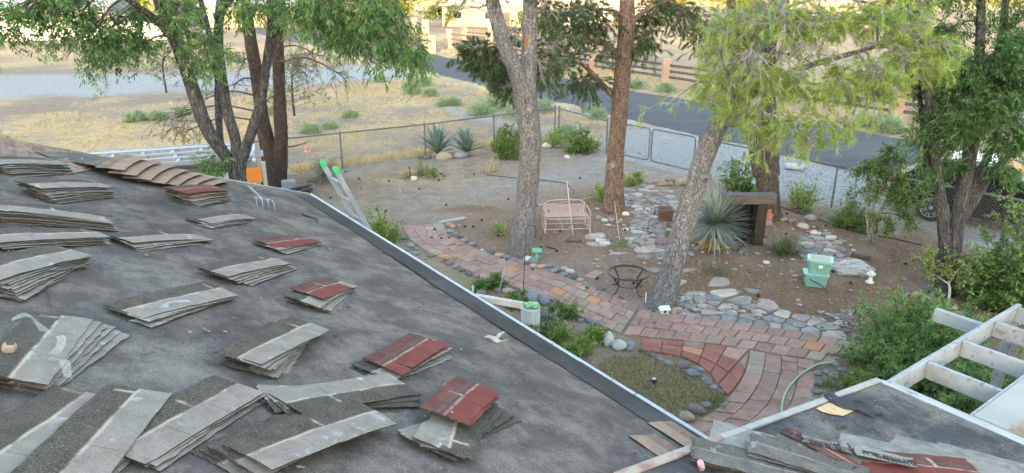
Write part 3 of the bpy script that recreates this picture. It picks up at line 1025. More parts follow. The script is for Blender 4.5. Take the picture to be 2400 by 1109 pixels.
for (x, y, rx, ry, Yc, rY, ns, nt_, lr) in (
        (40, 40, 62, 48, 11.2, .9, 13, 6, .045), (12, 92, 30, 22, 11.0, .5, 5, 5, .02), (105, 18, 46, 34, 11.4, .8, 10, 6, .04), (180, 20, 60, 34, 11.8, .9, 12, 6, .045),
        (160, 92, 32, 15, 11.6, .5, 5, 5, .02), (228, 78, 44, 32, 11.8, .7, 10, 6, .03), (240, 120, 36, 24, 11.9, .5, 7, 5, .02), (207, 150, 14, 10, 11.8, .2, 2, 4, .012),
        (300, 55, 60, 44, 12.4, 1.0, 15, 6, .04), (345, 105, 40, 32, 12.8, .8, 8, 6, .03), (275, 100, 26, 24, 12.2, .5, 6, 5, .02), (420, 20, 50, 30, 12.4, .8, 8, 6, .03),
        (460, 95, 42, 42, 12.2, .35, 9, 6, .02), (490, 135, 34, 30, 12.1, .3, 7, 6, .02), (440, 140, 20, 22, 12.2, .3, 3, 5, .012), (560, 30, 50, 36, 12.4, .8, 7, 5, .03),
        (625, 24, 40, 30, 12.2, .7, 8, 6, .03), (690, 36, 52, 38, 11.8, .8, 12, 6, .035), (770, 55, 56, 42, 11.4, .8, 13, 6, .04), (790, 105, 40, 30, 11.3, .6, 9, 6, .02),
        (850, 60, 56, 44, 11.0, .8, 13, 6, .04), (860, 118, 48, 30, 10.9, .6, 10, 6, .02), (925, 92, 46, 34, 10.8, .6, 10, 6, .03), (962, 122, 34, 26, 10.7, .5, 7, 6, .02),
        (1000, 148, 26, 20, 10.6, .3, 4, 5, .012), (895, 160, 24, 16, 10.8, .3, 3, 5, .012), (972, 178, 16, 12, 10.7, .2, 2, 4, .01), (740, 5, 80, 30, 11.2, .9, 12, 5, .04), (900, 10, 60, 30, 10.6, .8, 8, 5, .03),
        (505, 385, 40, 24, 12.6, .3, 9, 6, .02), (120, -70, 200, 50, 11.2, 1.2, 18, 5, .05), (500, -90, 200, 60, 12.4, 1.5, 18, 5, .05), (820, -80, 160, 50, 11.2, 1.2, 16, 5, .05)):
    t.cluster(PY(x, y - ((20 if x > 540 else 10) if 0 < y < 300 else 0), Yc), m_px(rx, Yc), rY, m_px(ry * .85, Yc), max(2, int(ns * .80)), nt_ - 1, limb_r=lr, droop=0.35, tw_l=(0.20, 0.38), style='ash', dens=0.7, sag=1.2)
t.finish(ash_bark, twig_m, ash_leaf, (0.06, 0.10), 0.30)

# ---- suckers at its foot
def bush(name, label, cat, base, h, w_, n, leafm, L, W, stem_r=0.008, up=1.2, group=None, dens=1.0, style='simple', droop=0.1, barkm=None, tw=(0.12, 0.28), spread=1.0, nt_=6, lift=0.0, d=None):
    base = Vector(base)
    t = Tree(name, label, base, group, cat)
    D = rdir(n * 3, up); D = D[D[:, 2] > 0.05][:n]; n = len(D)
    D = unit(D * np.array([spread, spread, 1]))
    ext = 1 / np.sqrt((D[:, 0] / (w_ / 2)) ** 2 + (D[:, 1] / ((d or w_) / 2)) ** 2 + (D[:, 2] / h) ** 2)
    S = np.array(base) + rng.normal(size=(n, 3)) * np.array([0.04, 0.04, 0]) * w_ + np.array([0, 0, lift])
    LN = ext * rng.uniform(0.55, 1.0, n)
    sub = curve_paths(S, D, LN, 7, droop, 0.05)
    t.wood(sub, stem_r, stem_r * 0.35)
    N = n * nt_
    wi = np.repeat(np.arange(n), nt_)
    ti = rng.random(N) * 0.8 + 0.2
    f = ti * 6; i0 = np.minimum(f.astype(int), 5); fr = (f - i0)[:, None]
    TS = sub[wi, i0] * (1 - fr) + sub[wi, i0 + 1] * fr
    TD = unit(D[wi] * 0.7 + rdir(N) * 0.8)
    tws = curve_paths(TS, TD, rng.uniform(tw[0], tw[1], N), 5, droop, 0.06)
    t.wood(tws, stem_r * 0.35, 0.001)
    t.leaf(tws, TD, style, dens)
    t.finish(None, barkm or twig_m, leafm, L, W, crown='leaves')
    return t.root


# ---- reddish pine with two trunks
Y = 20.6
t = Tree('pine_tree', 'reddish pine with two trunks in a V beside the orange box', (PY(642, 432, Y).x, Y, 0))
b0 = Vector((PY(642, 432, Y).x, Y, -0.1))
t.stem([b0] + ppts([(640, 400), (628, 345), (614, 275), (604, 190), (590, 110), (578, 30), (570, -60)], Y, .2), [0.42, 0.33, 0.235, 0.20, 0.185, 0.175, 0.16, 0.12], 20, 7, .10)
t.stem([b0] + ppts([(652, 400), (659, 335), (657, 260), (653, 170), (652, 90), (656, 10), (660, -80)], Y, -.2), [0.36, 0.28, 0.20, 0.18, 0.17, 0.16, 0.15, 0.11], 20, 7, .10)
for (x, y, rx, ry, Yc, rY, ns, nt_, dens, bare) in (
        (745, 130, 70, 40, 20, 1.2, 11, 5, .55, .55), (700, 165, 50, 40, 19.6, .9, 9, 5, .5, .6), (560, 150, 45, 35, 19.8, .9, 6, 5, .3, .85), (545, 200, 40, 25, 19.6, .8, 5, 4, .3, .85),
        (800, 175, 40, 25, 19.5, .9, 6, 5, .45, .5), (760, 60, 90, 40, 20.5, 1.4, 12, 5, .7, .3), (600, 20, 90, 40, 20.5, 1.4, 12, 5, .7, .4), (400, 280, 50, 38, 19.4, .9, 10, 6, .75, .25),
        (470, 235, 40, 24, 19.6, .7, 6, 5, .4, .6), (620, 240, 40, 30, 19.8, .6, 5, 4, .3, .9), (680, 80, 50, 40, 19.8, .8, 6, 5, .4, .7), (430, 310, 30, 20, 19.3, .6, 4, 5, .5, .4)):
    t.cluster(PY(x, y, Yc), m_px(rx, Yc), rY, m_px(ry, Yc), ns, nt_, limb_r=.035, droop=0.3, tw_l=(0.3, 0.6), style='pine', dens=dens, bare=bare, sag=0.8)
t.finish(red_bark, mat('dark_pine_twigs', [(0.055, 0.042, 0.036), (0.12, 0.095, 0.08)], scale=9, rough=0.9, bmp=0), pine_dk, (0.07, 0.12), 0.0085, True, 'needles')

# ---- young pine in the field and a broader one behind the ash
def small_pine(name, label, x, yb, yt, w_, Yd=None, n=26, leafm=pine_dk, group=None):
    b = G(x, yb); Yb = b.y
    top = PY(x, yt, Yb)
    t = Tree(name, label, b, group)
    H = top.z - b.z
    t.stem([b - Vector((0, 0, .05)), b + Vector((0.03, 0, H * .5)), top], [0.06, 0.045, 0.01], 8, 5, .1)
    S, D, LN = [], [], []
    for i in range(n):
        f = 0.12 + 0.86 * i / n
        an = i * 2.4
        S.append(b + Vector((0, 0, H * f))); D.append((math.cos(an), math.sin(an), 0.35)); LN.append(w_ / 2 * (1.05 - f * 0.75) * random.uniform(.8, 1.15))
    S, D, LN = np.array(S), unit(np.array(D)), np.array(LN)
    sub = curve_paths(S, D, LN, 6, 0.05, 0.05)
    t.wood(sub, 0.014, 0.004)
    wi = np.repeat(np.arange(n), 9); N = len(wi)
    f = (rng.random(N) * .75 + .25) * 5; i0 = np.minimum(f.astype(int), 4); fr = (f - i0)[:, None]
    TS = sub[wi, i0] * (1 - fr) + sub[wi, i0 + 1] * fr
    TD = unit(D[wi] * .8 + rdir(N) * .7)
    tw = curve_paths(TS, TD, rng.uniform(.15, .35, N), 5, 0.0, .05)
    t.wood(tw, 0.005, 0.002)
    t.leaf(tw, TD, 'pine', 0.9)
    t.finish(red_bark, twig_m, leafm, (0.07, 0.12), 0.016, True, 'needles')


olive = leaf_mat('olive_pine_needles', (0.070, 0.095, 0.030), (0.21, 0.25, 0.09), 0.2)
small_pine('young_pine', 'young olive green pine alone in the dry field beyond the wire fence', 690, 272, 128, 3.4, leafm=olive, n=34)
small_pine('young_pine', 'bushy olive pine partly hidden behind the left ash stem', 390, 215, 92, 2.6, leafm=olive, n=22)

# ---- big forked grey pine in the middle
Y = 15.1
t = Tree('pine_tree', 'tall grey pine forking in two above the path, beside the pink glider', G(1222, 592))
bp = G(1222, 592)
t.stem([bp - Vector((0, 0, .1)), bp + Vector((0.02, 0.02, .35))] + ppts([(1232, 490), (1240, 400), (1243, 330), (1236, 265), (1228, 215)], Y + .1), [0.33, 0.285, 0.245, 0.235, 0.24, 0.25, 0.26], 26, 7, .05, .3)
t.stem(ppts([(1232, 235), (1212, 175), (1186, 115), (1166, 50), (1152, -10), (1140, -90)], Y + .1, -.3), [0.20, 0.185, 0.165, 0.155, 0.145, 0.12], 22, 7, .05)
t.stem(ppts([(1238, 240), (1239, 170), (1241, 100), (1243, 30), (1246, -40), (1250, -110)], Y + .1, .2), [0.19, 0.175, 0.165, 0.16, 0.155, 0.13], 22, 7, .05)
for (x, y, rx, ry, Yc, rY, ns, nt_, dens, bare) in (
        (1120, 118, 46, 20, 15.8, .6, 13, 8, 1.3, .0), (1165, 150, 48, 28, 15.8, .7, 14, 8, 1.3, .0), (1195, 195, 28, 30, 15.7, .5, 9, 7, 1.2, .05), (1275, 170, 28, 40, 15.6, .5, 9, 7, 1.1, .1),
        (1300, 110, 40, 45, 15.8, .8, 12, 7, 1.0, .25), (1285, 30, 44, 40, 15.8, .8, 10, 7, 1.0, .3), (1200, 75, 30, 40, 15.8, .5, 7, 5, .7, .4), (1120, 20, 80, 30, 15.0, .8, 5, 4, .3, .75),
        (1150, -70, 130, 50, 15.0, 1.2, 16, 6, 1.0, .1), (1320, -60, 120, 50, 15.4, 1.2, 16, 6, 1.0, .1), (1215, 180, 18, 22, 15.2, .25, 4, 5, .2, .9)):
    t.cluster(PY(x, y, Yc), m_px(rx, Yc), rY, m_px(ry, Yc), int(ns * 1.5), nt_, limb_r=.035, droop=0.25, tw_l=(0.2, 0.42), style='pine', dens=dens * 1.35, bare=bare, sag=.8)
pr = t.finish(pine_bark_o, grey_twig, pine_dk, (0.07, 0.12), 0.012, True, 'needles')
# sawn branch stubs
for (x, y, dx) in ((1238, 257, 0.02),):
    q = PY(x, y, Y - .22)
    MB().tube([q + Vector((0, .1, 0)), q + Vector((dx, -.06, .01))], [.06, .045], 12).build('branch_stub', mat('sawn_wood', [(0.20, 0.155, 0.12), (0.30, 0.25, 0.20)], scale=20, rough=.9), pr, off=tuple(bp))

# ---- orange-brown pine to its right
Y = 18.3
t = Tree('pine_tree', 'orange-brown pine with one long low limb reaching left over the road', G(1436, 492))
bp = G(1436, 492)
t.stem([bp - Vector((0, 0, .1)), bp + Vector((0.02, 0, .4))] + ppts([(1440, 400), (1447, 320), (1453, 240), (1460, 160), (1467, 80), (1470, 0), (1472, -100)], Y), [0.32, 0.27, 0.235, 0.225, 0.22, 0.215, 0.205, 0.19, 0.17], 24, 7, .06, .3)
limb = ppts([(1440, 226), (1412, 200), (1388, 172), (1365, 152), (1335, 140), (1300, 135)], Y, -.6)
t.stem(limb, [0.09, 0.075, 0.065, 0.05, 0.04, 0.02], 10)
limb2 = ppts([(1445, 130), (1428, 108), (1400, 98), (1370, 98), (1338, 108)], Y, -.4)
t.stem(limb2, [0.095, 0.08, 0.07, 0.055, 0.035], 10)
t.stem(ppts([(1475, 60), (1500, 36), (1536, 14), (1580, -4)], Y, -.4), [0.07, 0.05, 0.04, 0.03], 10)
t.stem(ppts([(1462, 40), (1440, 26), (1405, 22), (1370, 26)], Y, -.2), [0.06, 0.05, 0.035, 0.02], 10)
for (x, y, rx, ry, Yc, rY, ns, nt_, dens, bare) in (
        (1370, 190, 62, 24, 17.9, .8, 12, 7, 1.2, .05), (1310, 140, 50, 34, 17.8, .9, 12, 7, .9, .45), (1350, 70, 70, 40, 18.2, 1.2, 16, 7, 1.0, .2), (1400, 30, 60, 40, 18.2, 1.0, 14, 7, 1.1, .1),
        (1420, 110, 44, 40, 18.4, .9, 9, 6, .7, .5), (1510, 80, 38, 60, 18.6, 1.0, 13, 7, 1.1, .05), (1520, 20, 60, 34, 18.4, 1.0, 14, 7, 1.1, .05), (1590, 30, 50, 40, 18.6, 1.0, 12, 7, 1.1, .1),
        (1330, 35, 60, 34, 17.6, .8, 10, 7, 1.0, .1), (1480, 110, 30, 40, 18.9, .6, 6, 6, .8, .3), (1500, -80, 160, 60, 18.4, 1.5, 18, 6, 1.0, .0), (1640, 70, 40, 50, 18.8, .8, 9, 7, 1.1, .1)):
    t.cluster(PY(x, y, Yc), m_px(rx, Yc), rY, m_px(ry, Yc), int(ns * 1.4), nt_, limb_r=.035, droop=0.3, tw_l=(0.22, 0.48), style='pine', dens=dens * 1.35, bare=bare, sag=.8)
pr = t.finish(red_bark_l, twig_m, pine_dk, (0.07, 0.12), 0.013, True, 'needles')
cone_me = MB().lathe([(0.004, -0.035), (0.022, -0.022), (0.028, 0.0), (0.02, 0.026), (0.004, 0.042)], 8).mesh('cone', mat('pine_cones', [(0.03, 0.022, 0.018), (0.07, 0.05, 0.04)], scale=60, rough=.9), True)
for (x, y) in ((1312, 122), (1326, 118), (1340, 124), (1352, 126), (1356, 120), (1334, 134), (1372, 132), (1384, 134), (1300, 118), (1318, 108), (1345, 112), (1288, 66), (1330, 60), (1302, 178), (1396, 64), (1320, 150)):
    q = PY(x, y, 17.8 + random.uniform(-.3, .2))
    link('cone', cone_me, pr, tuple(q - bp), (random.uniform(-.6, .6), random.uniform(-.6, .6), 0))
# sawn stub low on the trunk
q = PY(1436, 388, Y - .24)
MB().tube([q + Vector((0, .15, 0)), q + Vector((-.01, -.05, .01))], [.075, .062], 12).build('branch_stub', mat('sawn_wood', []), pr, off=tuple(bp))

# ---- leaning pine with the bright low crown
b0 = G(1550, 716); Y = b0.y
t = Tree('leaning_pine', 'leaning pale grey pine with bright yellow-green crown, rooted at the path edge', b0)
t.stem([b0 - Vector((0.03, 0, .12)), b0 + Vector((.03, 0, .15))] + ppts([(1572, 640), (1598, 545), (1622, 460), (1650, 370), (1680, 300), (1708, 245), (1740, 180), (1790, 90), (1850, -20)], Y + .1, .7),
       [0.30, 0.25, 0.215, 0.205, 0.195, 0.185, 0.175, 0.165, 0.14, 0.10, 0.08], 26, 7, .05, .2)
t.stem(ppts([(1700, 262), (1735, 238), (1800, 200), (1880, 160), (1980, 130), (2090, 100)], Y + .3, -1.2), [0.10, 0.085, 0.07, 0.055, 0.045, 0.02], 10)
t.stem(ppts([(1705, 250), (1700, 200), (1720, 140), (1770, 80), (1830, 30)], Y + .3, -1.0), [0.09, 0.075, 0.06, 0.05, 0.03], 10)
t.stem(ppts([(1690, 290), (1740, 290), (1800, 285), (1870, 300)], Y + .2, -1.0), [0.07, 0.055, 0.04, 0.02], 10)
for (x, y, rx, ry, Yc, rY, ns, nt_, dens, bare) in (
        (1700, 175, 62, 40, 11.6, .7, 14, 8, .8, .15), (1680, 120, 50, 36, 11.6, .7, 11, 8, .7, .25), (1790, 180, 70, 44, 11.2, .8, 17, 8, .8, .15), (1880, 190, 66, 46, 11.0, .8, 17, 8, .85, .1),
        (1960, 200, 66, 50, 10.9, .8, 18, 8, .9, .05), (2050, 180, 62, 50, 10.8, .8, 17, 8, .9, .1), (2120, 150, 56, 46, 10.8, .7, 14, 8, .85, .1), (2180, 110, 50, 40, 10.8, .6, 12, 8, .8, .15), (2215, 130, 30, 26, 10.8, .4, 6, 7, .8, .1),
        (1740, 60, 70, 50, 11.6, .8, 15, 8, .7, .25), (1840, 50, 76, 50, 11.4, .9, 18, 8, .8, .15), (1940, 40, 80, 46, 11.2, .9, 19, 8, .9, .1), (2050, 40, 70, 44, 11.0, .8, 17, 8, .85, .15), (2140, 50, 60, 44, 11.0, .7, 13, 8, .8, .2),
        (1770, 260, 60, 36, 11.2, .6, 12, 8, .8, .1), (1860, 280, 66, 42, 10.9, .6, 14, 8, .8, .1), (1940, 290, 56, 40, 10.8, .6, 11, 8, .75, .15), (1760, 310, 34, 24, 11.2, .4, 5, 7, .7, .15), (1970, 320, 34, 22, 10.8, .3, 4, 7, .7, .1),
        (2050, 240, 50, 30, 10.7, .5, 7, 8, .7, .15), (1890, 120, 90, 26, 11.0, .8, 15, 7, .2, .85), (1760, 140, 70, 30, 11.2, .6, 12, 7, .2, .85), (2080, 100, 70, 26, 10.9, .6, 10, 7, .2, .85),
        (1690, 60, 50, 50, 11.8, .7, 12, 8, .8, .15), (1670, 215, 44, 28, 11.6, .5, 9, 8, .9, .1), (1725, 270, 40, 40, 11.4, .5, 9, 8, .8, .15), (1820, 340, 50, 26, 11.0, .4, 7, 8, .8, .1), (1900, 340, 50, 24, 10.8, .4, 7, 8, .8, .1), (1560, 248, 46, 12, 11.6, .3, 4, 6, .5, .2), (1800, 20, 120, 60, 11.8, 1.0, 14, 8, .7, .3), (1900, -70, 220, 60, 11.4, 1.4, 26, 6, .8, .1)):
    t.cluster(PY(x, y, Yc), m_px(rx, Yc), rY, m_px(ry, Yc), max(2, int(ns * (1.0 if y < 230 else .7))), nt_, limb_r=.026, droop=0.3, tw_l=(0.14, 0.30), style='pine', dens=dens * 1.35, bare=bare, sag=.8)
pr = t.finish(pine_bark, grey_twig, pine_lt, (0.08, 0.13), 0.0070, True, 'needles')
q = PY(1664, 412, Y - .05)
MB().tube([q - Vector((.16, -.05, .06)), q + Vector((.02, -.02, 0))], [.065, .052], 12, jit=.06).build('branch_stub', pine_bark, pr, off=tuple(b0))

# ---- dark tree with two trunks behind the mine-shaft prop
b0 = G(1800, 510); Y = b0.y
t = Tree('dark_tree', 'dark furrowed tree with two trunks behind the timber mine prop', b0)
t.stem([b0 - Vector((0, 0, .1))] + ppts([(1800, 470), (1797, 420), (1792, 375)], Y), [0.36, 0.31, 0.29, 0.27], 20, 7, .08, .2)
t.stem(ppts([(1782, 410), (1772, 350), (1756, 290), (1740, 220), (1725, 140), (1715, 40), (1710, -60)], Y, .2), [0.20, 0.175, 0.15, 0.14, 0.13, 0.12, 0.09], 18, 7, .08)
t.stem(ppts([(1806, 410), (1806, 340), (1803, 270), (1800, 190), (1806, 100), (1815, 0), (1820, -80)], Y, .4), [0.23, 0.21, 0.19, 0.17, 0.15, 0.13, 0.10], 18, 7, .08)
for (x, y, rx, ry, Yc, rY, ns, nt_, dens, bare) in ((1830, 30, 110, 60, 17.4, 1.6, 16, 6, .9, .2), (1960, 60, 90, 50, 17.0, 1.4, 14, 6, .9, .2), (2080, 20, 90, 50, 17.0, 1.4, 14, 6, .9, .2), (1680, 60, 70, 60, 17.4, 1.2, 12, 6, .9, .2), (1850, 130, 70, 40, 17.4, 1.0, 9, 6, .6, .5)):
    t.cluster(PY(x, y, Yc), m_px(rx, Yc), rY, m_px(ry, Yc), ns, nt_, limb_r=.04, droop=0.3, tw_l=(0.3, 0.6), style='pine', dens=dens, bare=bare, sag=.8)
t.finish(dark_bark, twig_m, pine_dk, (0.08, 0.13), 0.010, True, 'needles')

# ---- ash on the right with several stems
b0 = G(2205, 685); Y = b0.y
t = Tree('ash_tree', 'many-stemmed dark green ash on the right, in front of the parked car', b0)
t.stem([b0 - Vector((0, 0, .1)), b0 + Vector((.02, 0, .12))] + ppts([(2216, 620), (2224, 580)], Y), [0.26, 0.23, 0.19, 0.18], 20, 7, .1, .3)
t.stem(ppts([(2216, 625), (2214, 560), (2207, 480), (2196, 400), (2188, 320), (2178, 240), (2172, 160), (2165, 60)], Y, -.2), [0.135, 0.12, 0.10, 0.085, 0.075, 0.07, 0.06, 0.05], 16, 7, .06)
t.stem(ppts([(2228, 620), (2240, 545), (2254, 470), (2268, 390), (2282, 300), (2290, 230), (2296, 120), (2300, 0), (2304, -80)], Y, .1), [0.15, 0.135, 0.125, 0.125, 0.12, 0.105, 0.08, 0.07, 0.05], 16, 7, .06)
t.stem(ppts([(2250, 520), (2290, 460), (2330, 400), (2372, 360), (2440, 310)], Y, .3), [0.10, 0.085, 0.07, 0.06, 0.04], 12, 6, .08)
t.stem(ppts([(2262, 500), (2300, 400), (2330, 330), (2360, 260), (2410, 190)], Y + .1, .3), [0.09, 0.075, 0.06, 0.05, 0.035], 12, 6, .08)
t.stem(ppts([(2204, 450), (2180, 400), (2168, 330), (2160, 270), (2150, 180)], Y, .2), [0.07, 0.06, 0.055, 0.05, 0.03], 12, 6, .08)
t.stem(ppts([(2288, 260), (2330, 160), (2350, 70), (2360, -20)], Y, .2), [0.09, 0.08, 0.07, 0.05], 12, 6, .08)
for (x, y, rx, ry, Yc, rY, ns, nt_, lr) in (
        (2200, 190, 50, 46, 12.9, .8, 12, 6, .03), (2270, 170, 60, 50, 12.6, .9, 15, 6, .03), (2340, 150, 60, 56, 12.4, .9, 16, 6, .03), (2390, 210, 40, 50, 12.2, .8, 11, 6, .03), (2310, 240, 60, 40, 12.2, .8, 15, 6, .03), (2250, 260, 50, 34, 12.5, .6, 10, 6, .02),
        (2170, 120, 50, 50, 13.2, .8, 11, 6, .03), (2150, 40, 60, 44, 13.4, .8, 10, 6, .03), (2240, 60, 50, 44, 13.0, .8, 8, 5, .03), (2370, 60, 40, 50, 12.8, .8, 8, 6, .03), (2390, 300, 30, 30, 12.4, .6, 6, 6, .02), (2350, 320, 40, 26, 12.5, .6, 6, 6, .02), (2420, 120, 60, 90, 12.4, .9, 12, 6, .03),
        (2215, 320, 26, 40, 12.9, .3, 6, 5, .012), (2175, 300, 24, 40, 12.8, .3, 5, 5, .012), (2240, 400, 30, 40, 12.9, .3, 4, 5, .01), (2180, 390, 24, 30, 12.9, .3, 3, 5, .01), (2290, -60, 200, 50, 12.8, 1.3, 20, 5, .04), (2375, 380, 30, 24, 12.4, .3, 4, 5, .012)):
    t.cluster(PY(x, y, Yc), m_px(rx, Yc), rY, m_px(ry, Yc), ns, nt_, limb_r=lr, droop=0.35, tw_l=(0.2, 0.4), style='ash', dens=0.8, sag=1.0)
t.finish(ash_bark, twig_m, ash_leaf_dk, (0.065, 0.105), 0.28)
# ================================================================ torn-off shingles on the roof
def shingle_mat(name, up, low, line, redlike=False, speck_c=(0.40, 0.35, 0.27)):
    m, nt, b = new_mat(name)
    tc = nt.nodes.new('ShaderNodeTexCoord')
    sx = nt.nodes.new('ShaderNodeSeparateXYZ'); nt.links.new(tc.outputs['UV'], sx.inputs[0])
    oi = nt.nodes.new('ShaderNodeObjectInfo')
    va = nt.nodes.new('ShaderNodeVectorMath'); va.operation = 'MULTIPLY_ADD'
    nt.links.new(oi.outputs['Random'], va.inputs[0]); va.inputs[1].default_value = (31, 57, 11); nt.links.new(tc.outputs['UV'], va.inputs[2])
    v = va.outputs[0]
    mid = noise_t(nt, v, 9, 5, 0.65, 0.4)
    gran = noise_t(nt, v, 210, 2, 0.7)
    blot = noise_t(nt, v, 6.5, 4, 0.6, 0.6)
    yy = math_(nt, 'ADD', sx.outputs[1], math_(nt, 'MULTIPLY', math_(nt, 'SUBTRACT', mid, 0.5), 0.022))
    fac = ramp(nt, math_(nt, 'ADD', math_(nt, 'MULTIPLY', yy, 20.0), 0.5), [(0.42, (0, 0, 0)), (0.58, (1, 1, 1))]).outputs[0]
    vu = mixc(nt, ramp(nt, mid, [(0.3, (0, 0, 0)), (0.7, (1, 1, 1))]).outputs[0], tuple(x * 0.65 for x in up), tuple(x * 1.45 for x in up))
    vl = mixc(nt, ramp(nt, mid, [(0.3, (0, 0, 0)), (0.7, (1, 1, 1))]).outputs[0], tuple(x * 0.78 for x in low), tuple(x * 1.2 for x in low))
    if not redlike:
        vl = mixc(nt, ramp(nt, blot, [(0.60, (0, 0, 0)), (0.72, (0.75, 0.75, 0.75))]).outputs[0], vl, (0.44, 0.45, 0.47))
    c = mixc(nt, fac, vl, vu)
    gs = ramp(nt, gran, [(0.56, (0, 0, 0)), (0.66, (0.55, 0.55, 0.55))]).outputs[0]
    c = mixc(nt, gs, c, speck_c if not redlike else tuple(x * 1.5 for x in low))
    c = mixc(nt, ramp(nt, gran, [(0.32, (0.5, 0.5, 0.5)), (0.42, (0, 0, 0))]).outputs[0], c, tuple(x * 0.5 for x in up))
    # pale dirt line between the weathered and the covered half, and across it where the next shingle butted
    ln = ramp(nt, math_(nt, 'ABSOLUTE', yy), [(0.0, (0.9, 0.9, 0.9)), (0.004, (0.7, 0.7, 0.7)), (0.013, (0, 0, 0))]).outputs[0]
    x0 = math_(nt, 'MULTIPLY_ADD', oi.outputs['Random'], 0.5); x0.node.inputs[2].default_value = 0.0
    xx = math_(nt, 'ABSOLUTE', math_(nt, 'ADD', math_(nt, 'SUBTRACT', sx.outputs[0], x0), math_(nt, 'MULTIPLY', math_(nt, 'SUBTRACT', mid, 0.5), 0.05)))
    ln2 = math_(nt, 'MULTIPLY', ramp(nt, xx, [(0.0, (0.9, 0.9, 0.9)), (0.008, (0.7, 0.7, 0.7)), (0.016, (0, 0, 0))]).outputs[0], ramp(nt, sx.outputs[1], [(0.0, (1, 1, 1)), (0.09, (0.8, 0.8, 0.8)), (0.11, (0, 0, 0))]).outputs[0])
    ln2 = math_(nt, 'MULTIPLY', ln2, fac)
    br = ramp(nt, blot, [(0.40, (0.25, 0.25, 0.25)), (0.52, (1, 1, 1))]).outputs[0]
    c = mixc(nt, math_(nt, 'MULTIPLY', math_(nt, 'MAXIMUM', math_(nt, 'MULTIPLY', ln, 0.55) if redlike else ln, ln2), br), c, line)
    if redlike:      # tar spots and dirt over the covered half
        tar = math_(nt, 'ABSOLUTE', math_(nt, 'SUBTRACT', yy, 0.045))
        c = mixc(nt, math_(nt, 'MULTIPLY', ramp(nt, tar, [(0.0, (0.8, 0.8, 0.8)), (0.008, (0.7, 0.7, 0.7)), (0.02, (0, 0, 0))]).outputs[0], ramp(nt, noise_t(nt, v, 40, 2, 0.5), [(0.42, (0.2, 0.2, 0.2)), (0.55, (1, 1, 1))]).outputs[0]), c, (0.10, 0.085, 0.078))
    nt.links.new(c, b.inputs['Base Color'])
    b.inputs['Roughness'].default_value = 0.9
    b.inputs['Specular IOR Level'].default_value = 0.2
    bump(nt, b, gran, 0.5, 0.004)
    return m


sh_grey = shingle_mat('grey_weathered_shingle', (0.055, 0.045, 0.036), (0.215, 0.183, 0.155), (0.42, 0.36, 0.27))
sh_red = shingle_mat('red_shingle', (0.105, 0.042, 0.035), (0.160, 0.040, 0.032), (0.48, 0.44, 0.37), True)
sh_brown = shingle_mat('brown_shingle', (0.20, 0.135, 0.098), (0.300, 0.198, 0.140), (0.30, 0.23, 0.18), True)
sh_char = shingle_mat('charcoal_shingle', (0.105, 0.095, 0.083), (0.088, 0.080, 0.072), (0.26, 0.23, 0.19))
sh_tan = shingle_mat('tan_grey_shingle', (0.20, 0.185, 0.165), (0.225, 0.205, 0.185), (0.26, 0.24, 0.21))


sh_edge = mat('shaded_asphalt_edge', [(0.020, 0.019, 0.018), (0.050, 0.046, 0.042)], scale=30, detail=3, rough=.95, bmp=.2, speck=((0.15, 0.13, 0.10), 60, .60, .68))  # asphalt rims and backs, also darkened to stand for shade between layers


def shingle_mesh(L=0.914, W=0.305, tabs=3, m_=None, arch=0.02, twist=0.0, curl=0.0, ragged=0.0, slots=True):
    """three-tab strip: x along it, tabs towards -y; slots are real cuts"""
    hw = 0.0016 if m_ is sh_red else (0.003 if m_ is sh_brown else 0.0009)
    xs = list(np.linspace(-L / 2, L / 2, 16))
    cuts = []
    if slots:
        for k in range(1, tabs):
            c = -L / 2 + L * k / tabs
            cuts.append(c)
            xs = [x for x in xs if abs(x - c) > 0.02] + [c - hw, c + hw]
    xs = sorted(xs)
    ys = [-W / 2, -W / 2 + 0.05, -W / 2 + 0.10, -0.012, 0.03, 0.075, W / 2 - 0.03, W / 2]
    vs_, fs_, uv = [], [], []
    sd = random.random() * 50
    for j, y in enumerate(ys):
        for i, x in enumerate(xs):
            xr, yr = x, y
            if ragged and (i in (0, len(xs) - 1) or j in (0, len(ys) - 1)):
                xr += noise.noise(Vector((sd, y * 30, x * 9))) * ragged
                yr += noise.noise(Vector((sd + 5, x * 14, 0))) * ragged
            z = -arch * 0.42 * abs(x / 0.457) ** 2.2 - arch * 0.15 * (y / 0.152) ** 2 + twist * x * y * 6 + curl * max(0, (x / (L / 2))) ** 3
            z += 0.006 * noise.noise(Vector((x * 5 + sd, y * 7, 0)))
            vs_.append((xr, yr, z)); uv.append((x, y))
    nx = len(xs)
    for j in range(len(ys) - 1):
        for i in range(nx - 1):
            if j < 3 and any(abs((xs[i] + xs[i + 1]) / 2 - c) < hw * 0.9 for c in cuts): continue
            fs_.append((j * nx + i, j * nx + i + 1, (j + 1) * nx + i + 1, (j + 1) * nx + i))
    me = bpy.data.meshes.new('shingle')
    me.from_pydata(vs_, [], fs_)
    ul = me.uv_layers.new(name='UVMap')
    for lp in me.loops: ul.data[lp.index].uv = uv[lp.vertex_index]
    me.materials.append(m_ or sh_grey); me.materials.append(sh_edge)
    return me


def add_shingle(parent, x, y, z, ang, rx=0.0, ry=0.0, label=None, **kw):
    o = link('shingle', shingle_mesh(**kw), parent, (x, y, z))
    o.rotation_euler = (rx, ry, ang)
    md = o.modifiers.new('thickness', 'SOLIDIFY'); md.thickness = 0.0055; md.offset = -1; md.material_offset = 1; md.material_offset_rim = 1
    if label: o['label'] = label
    return o


def plane_frame(s, t, main=True, lift=0.0):
    sl = SL if main else PSL
    U3 = Vector((HU.x, HU.y, sl)).normalized(); N = U3.cross(HE).normalized()
    M = Matrix((HE, -U3, N)).transposed()
    z = roof_z(t) if main else porch_z(t)
    p = HA + HE * s + HU * t
    return Vector((p.x, p.y, z)) + N * lift, M


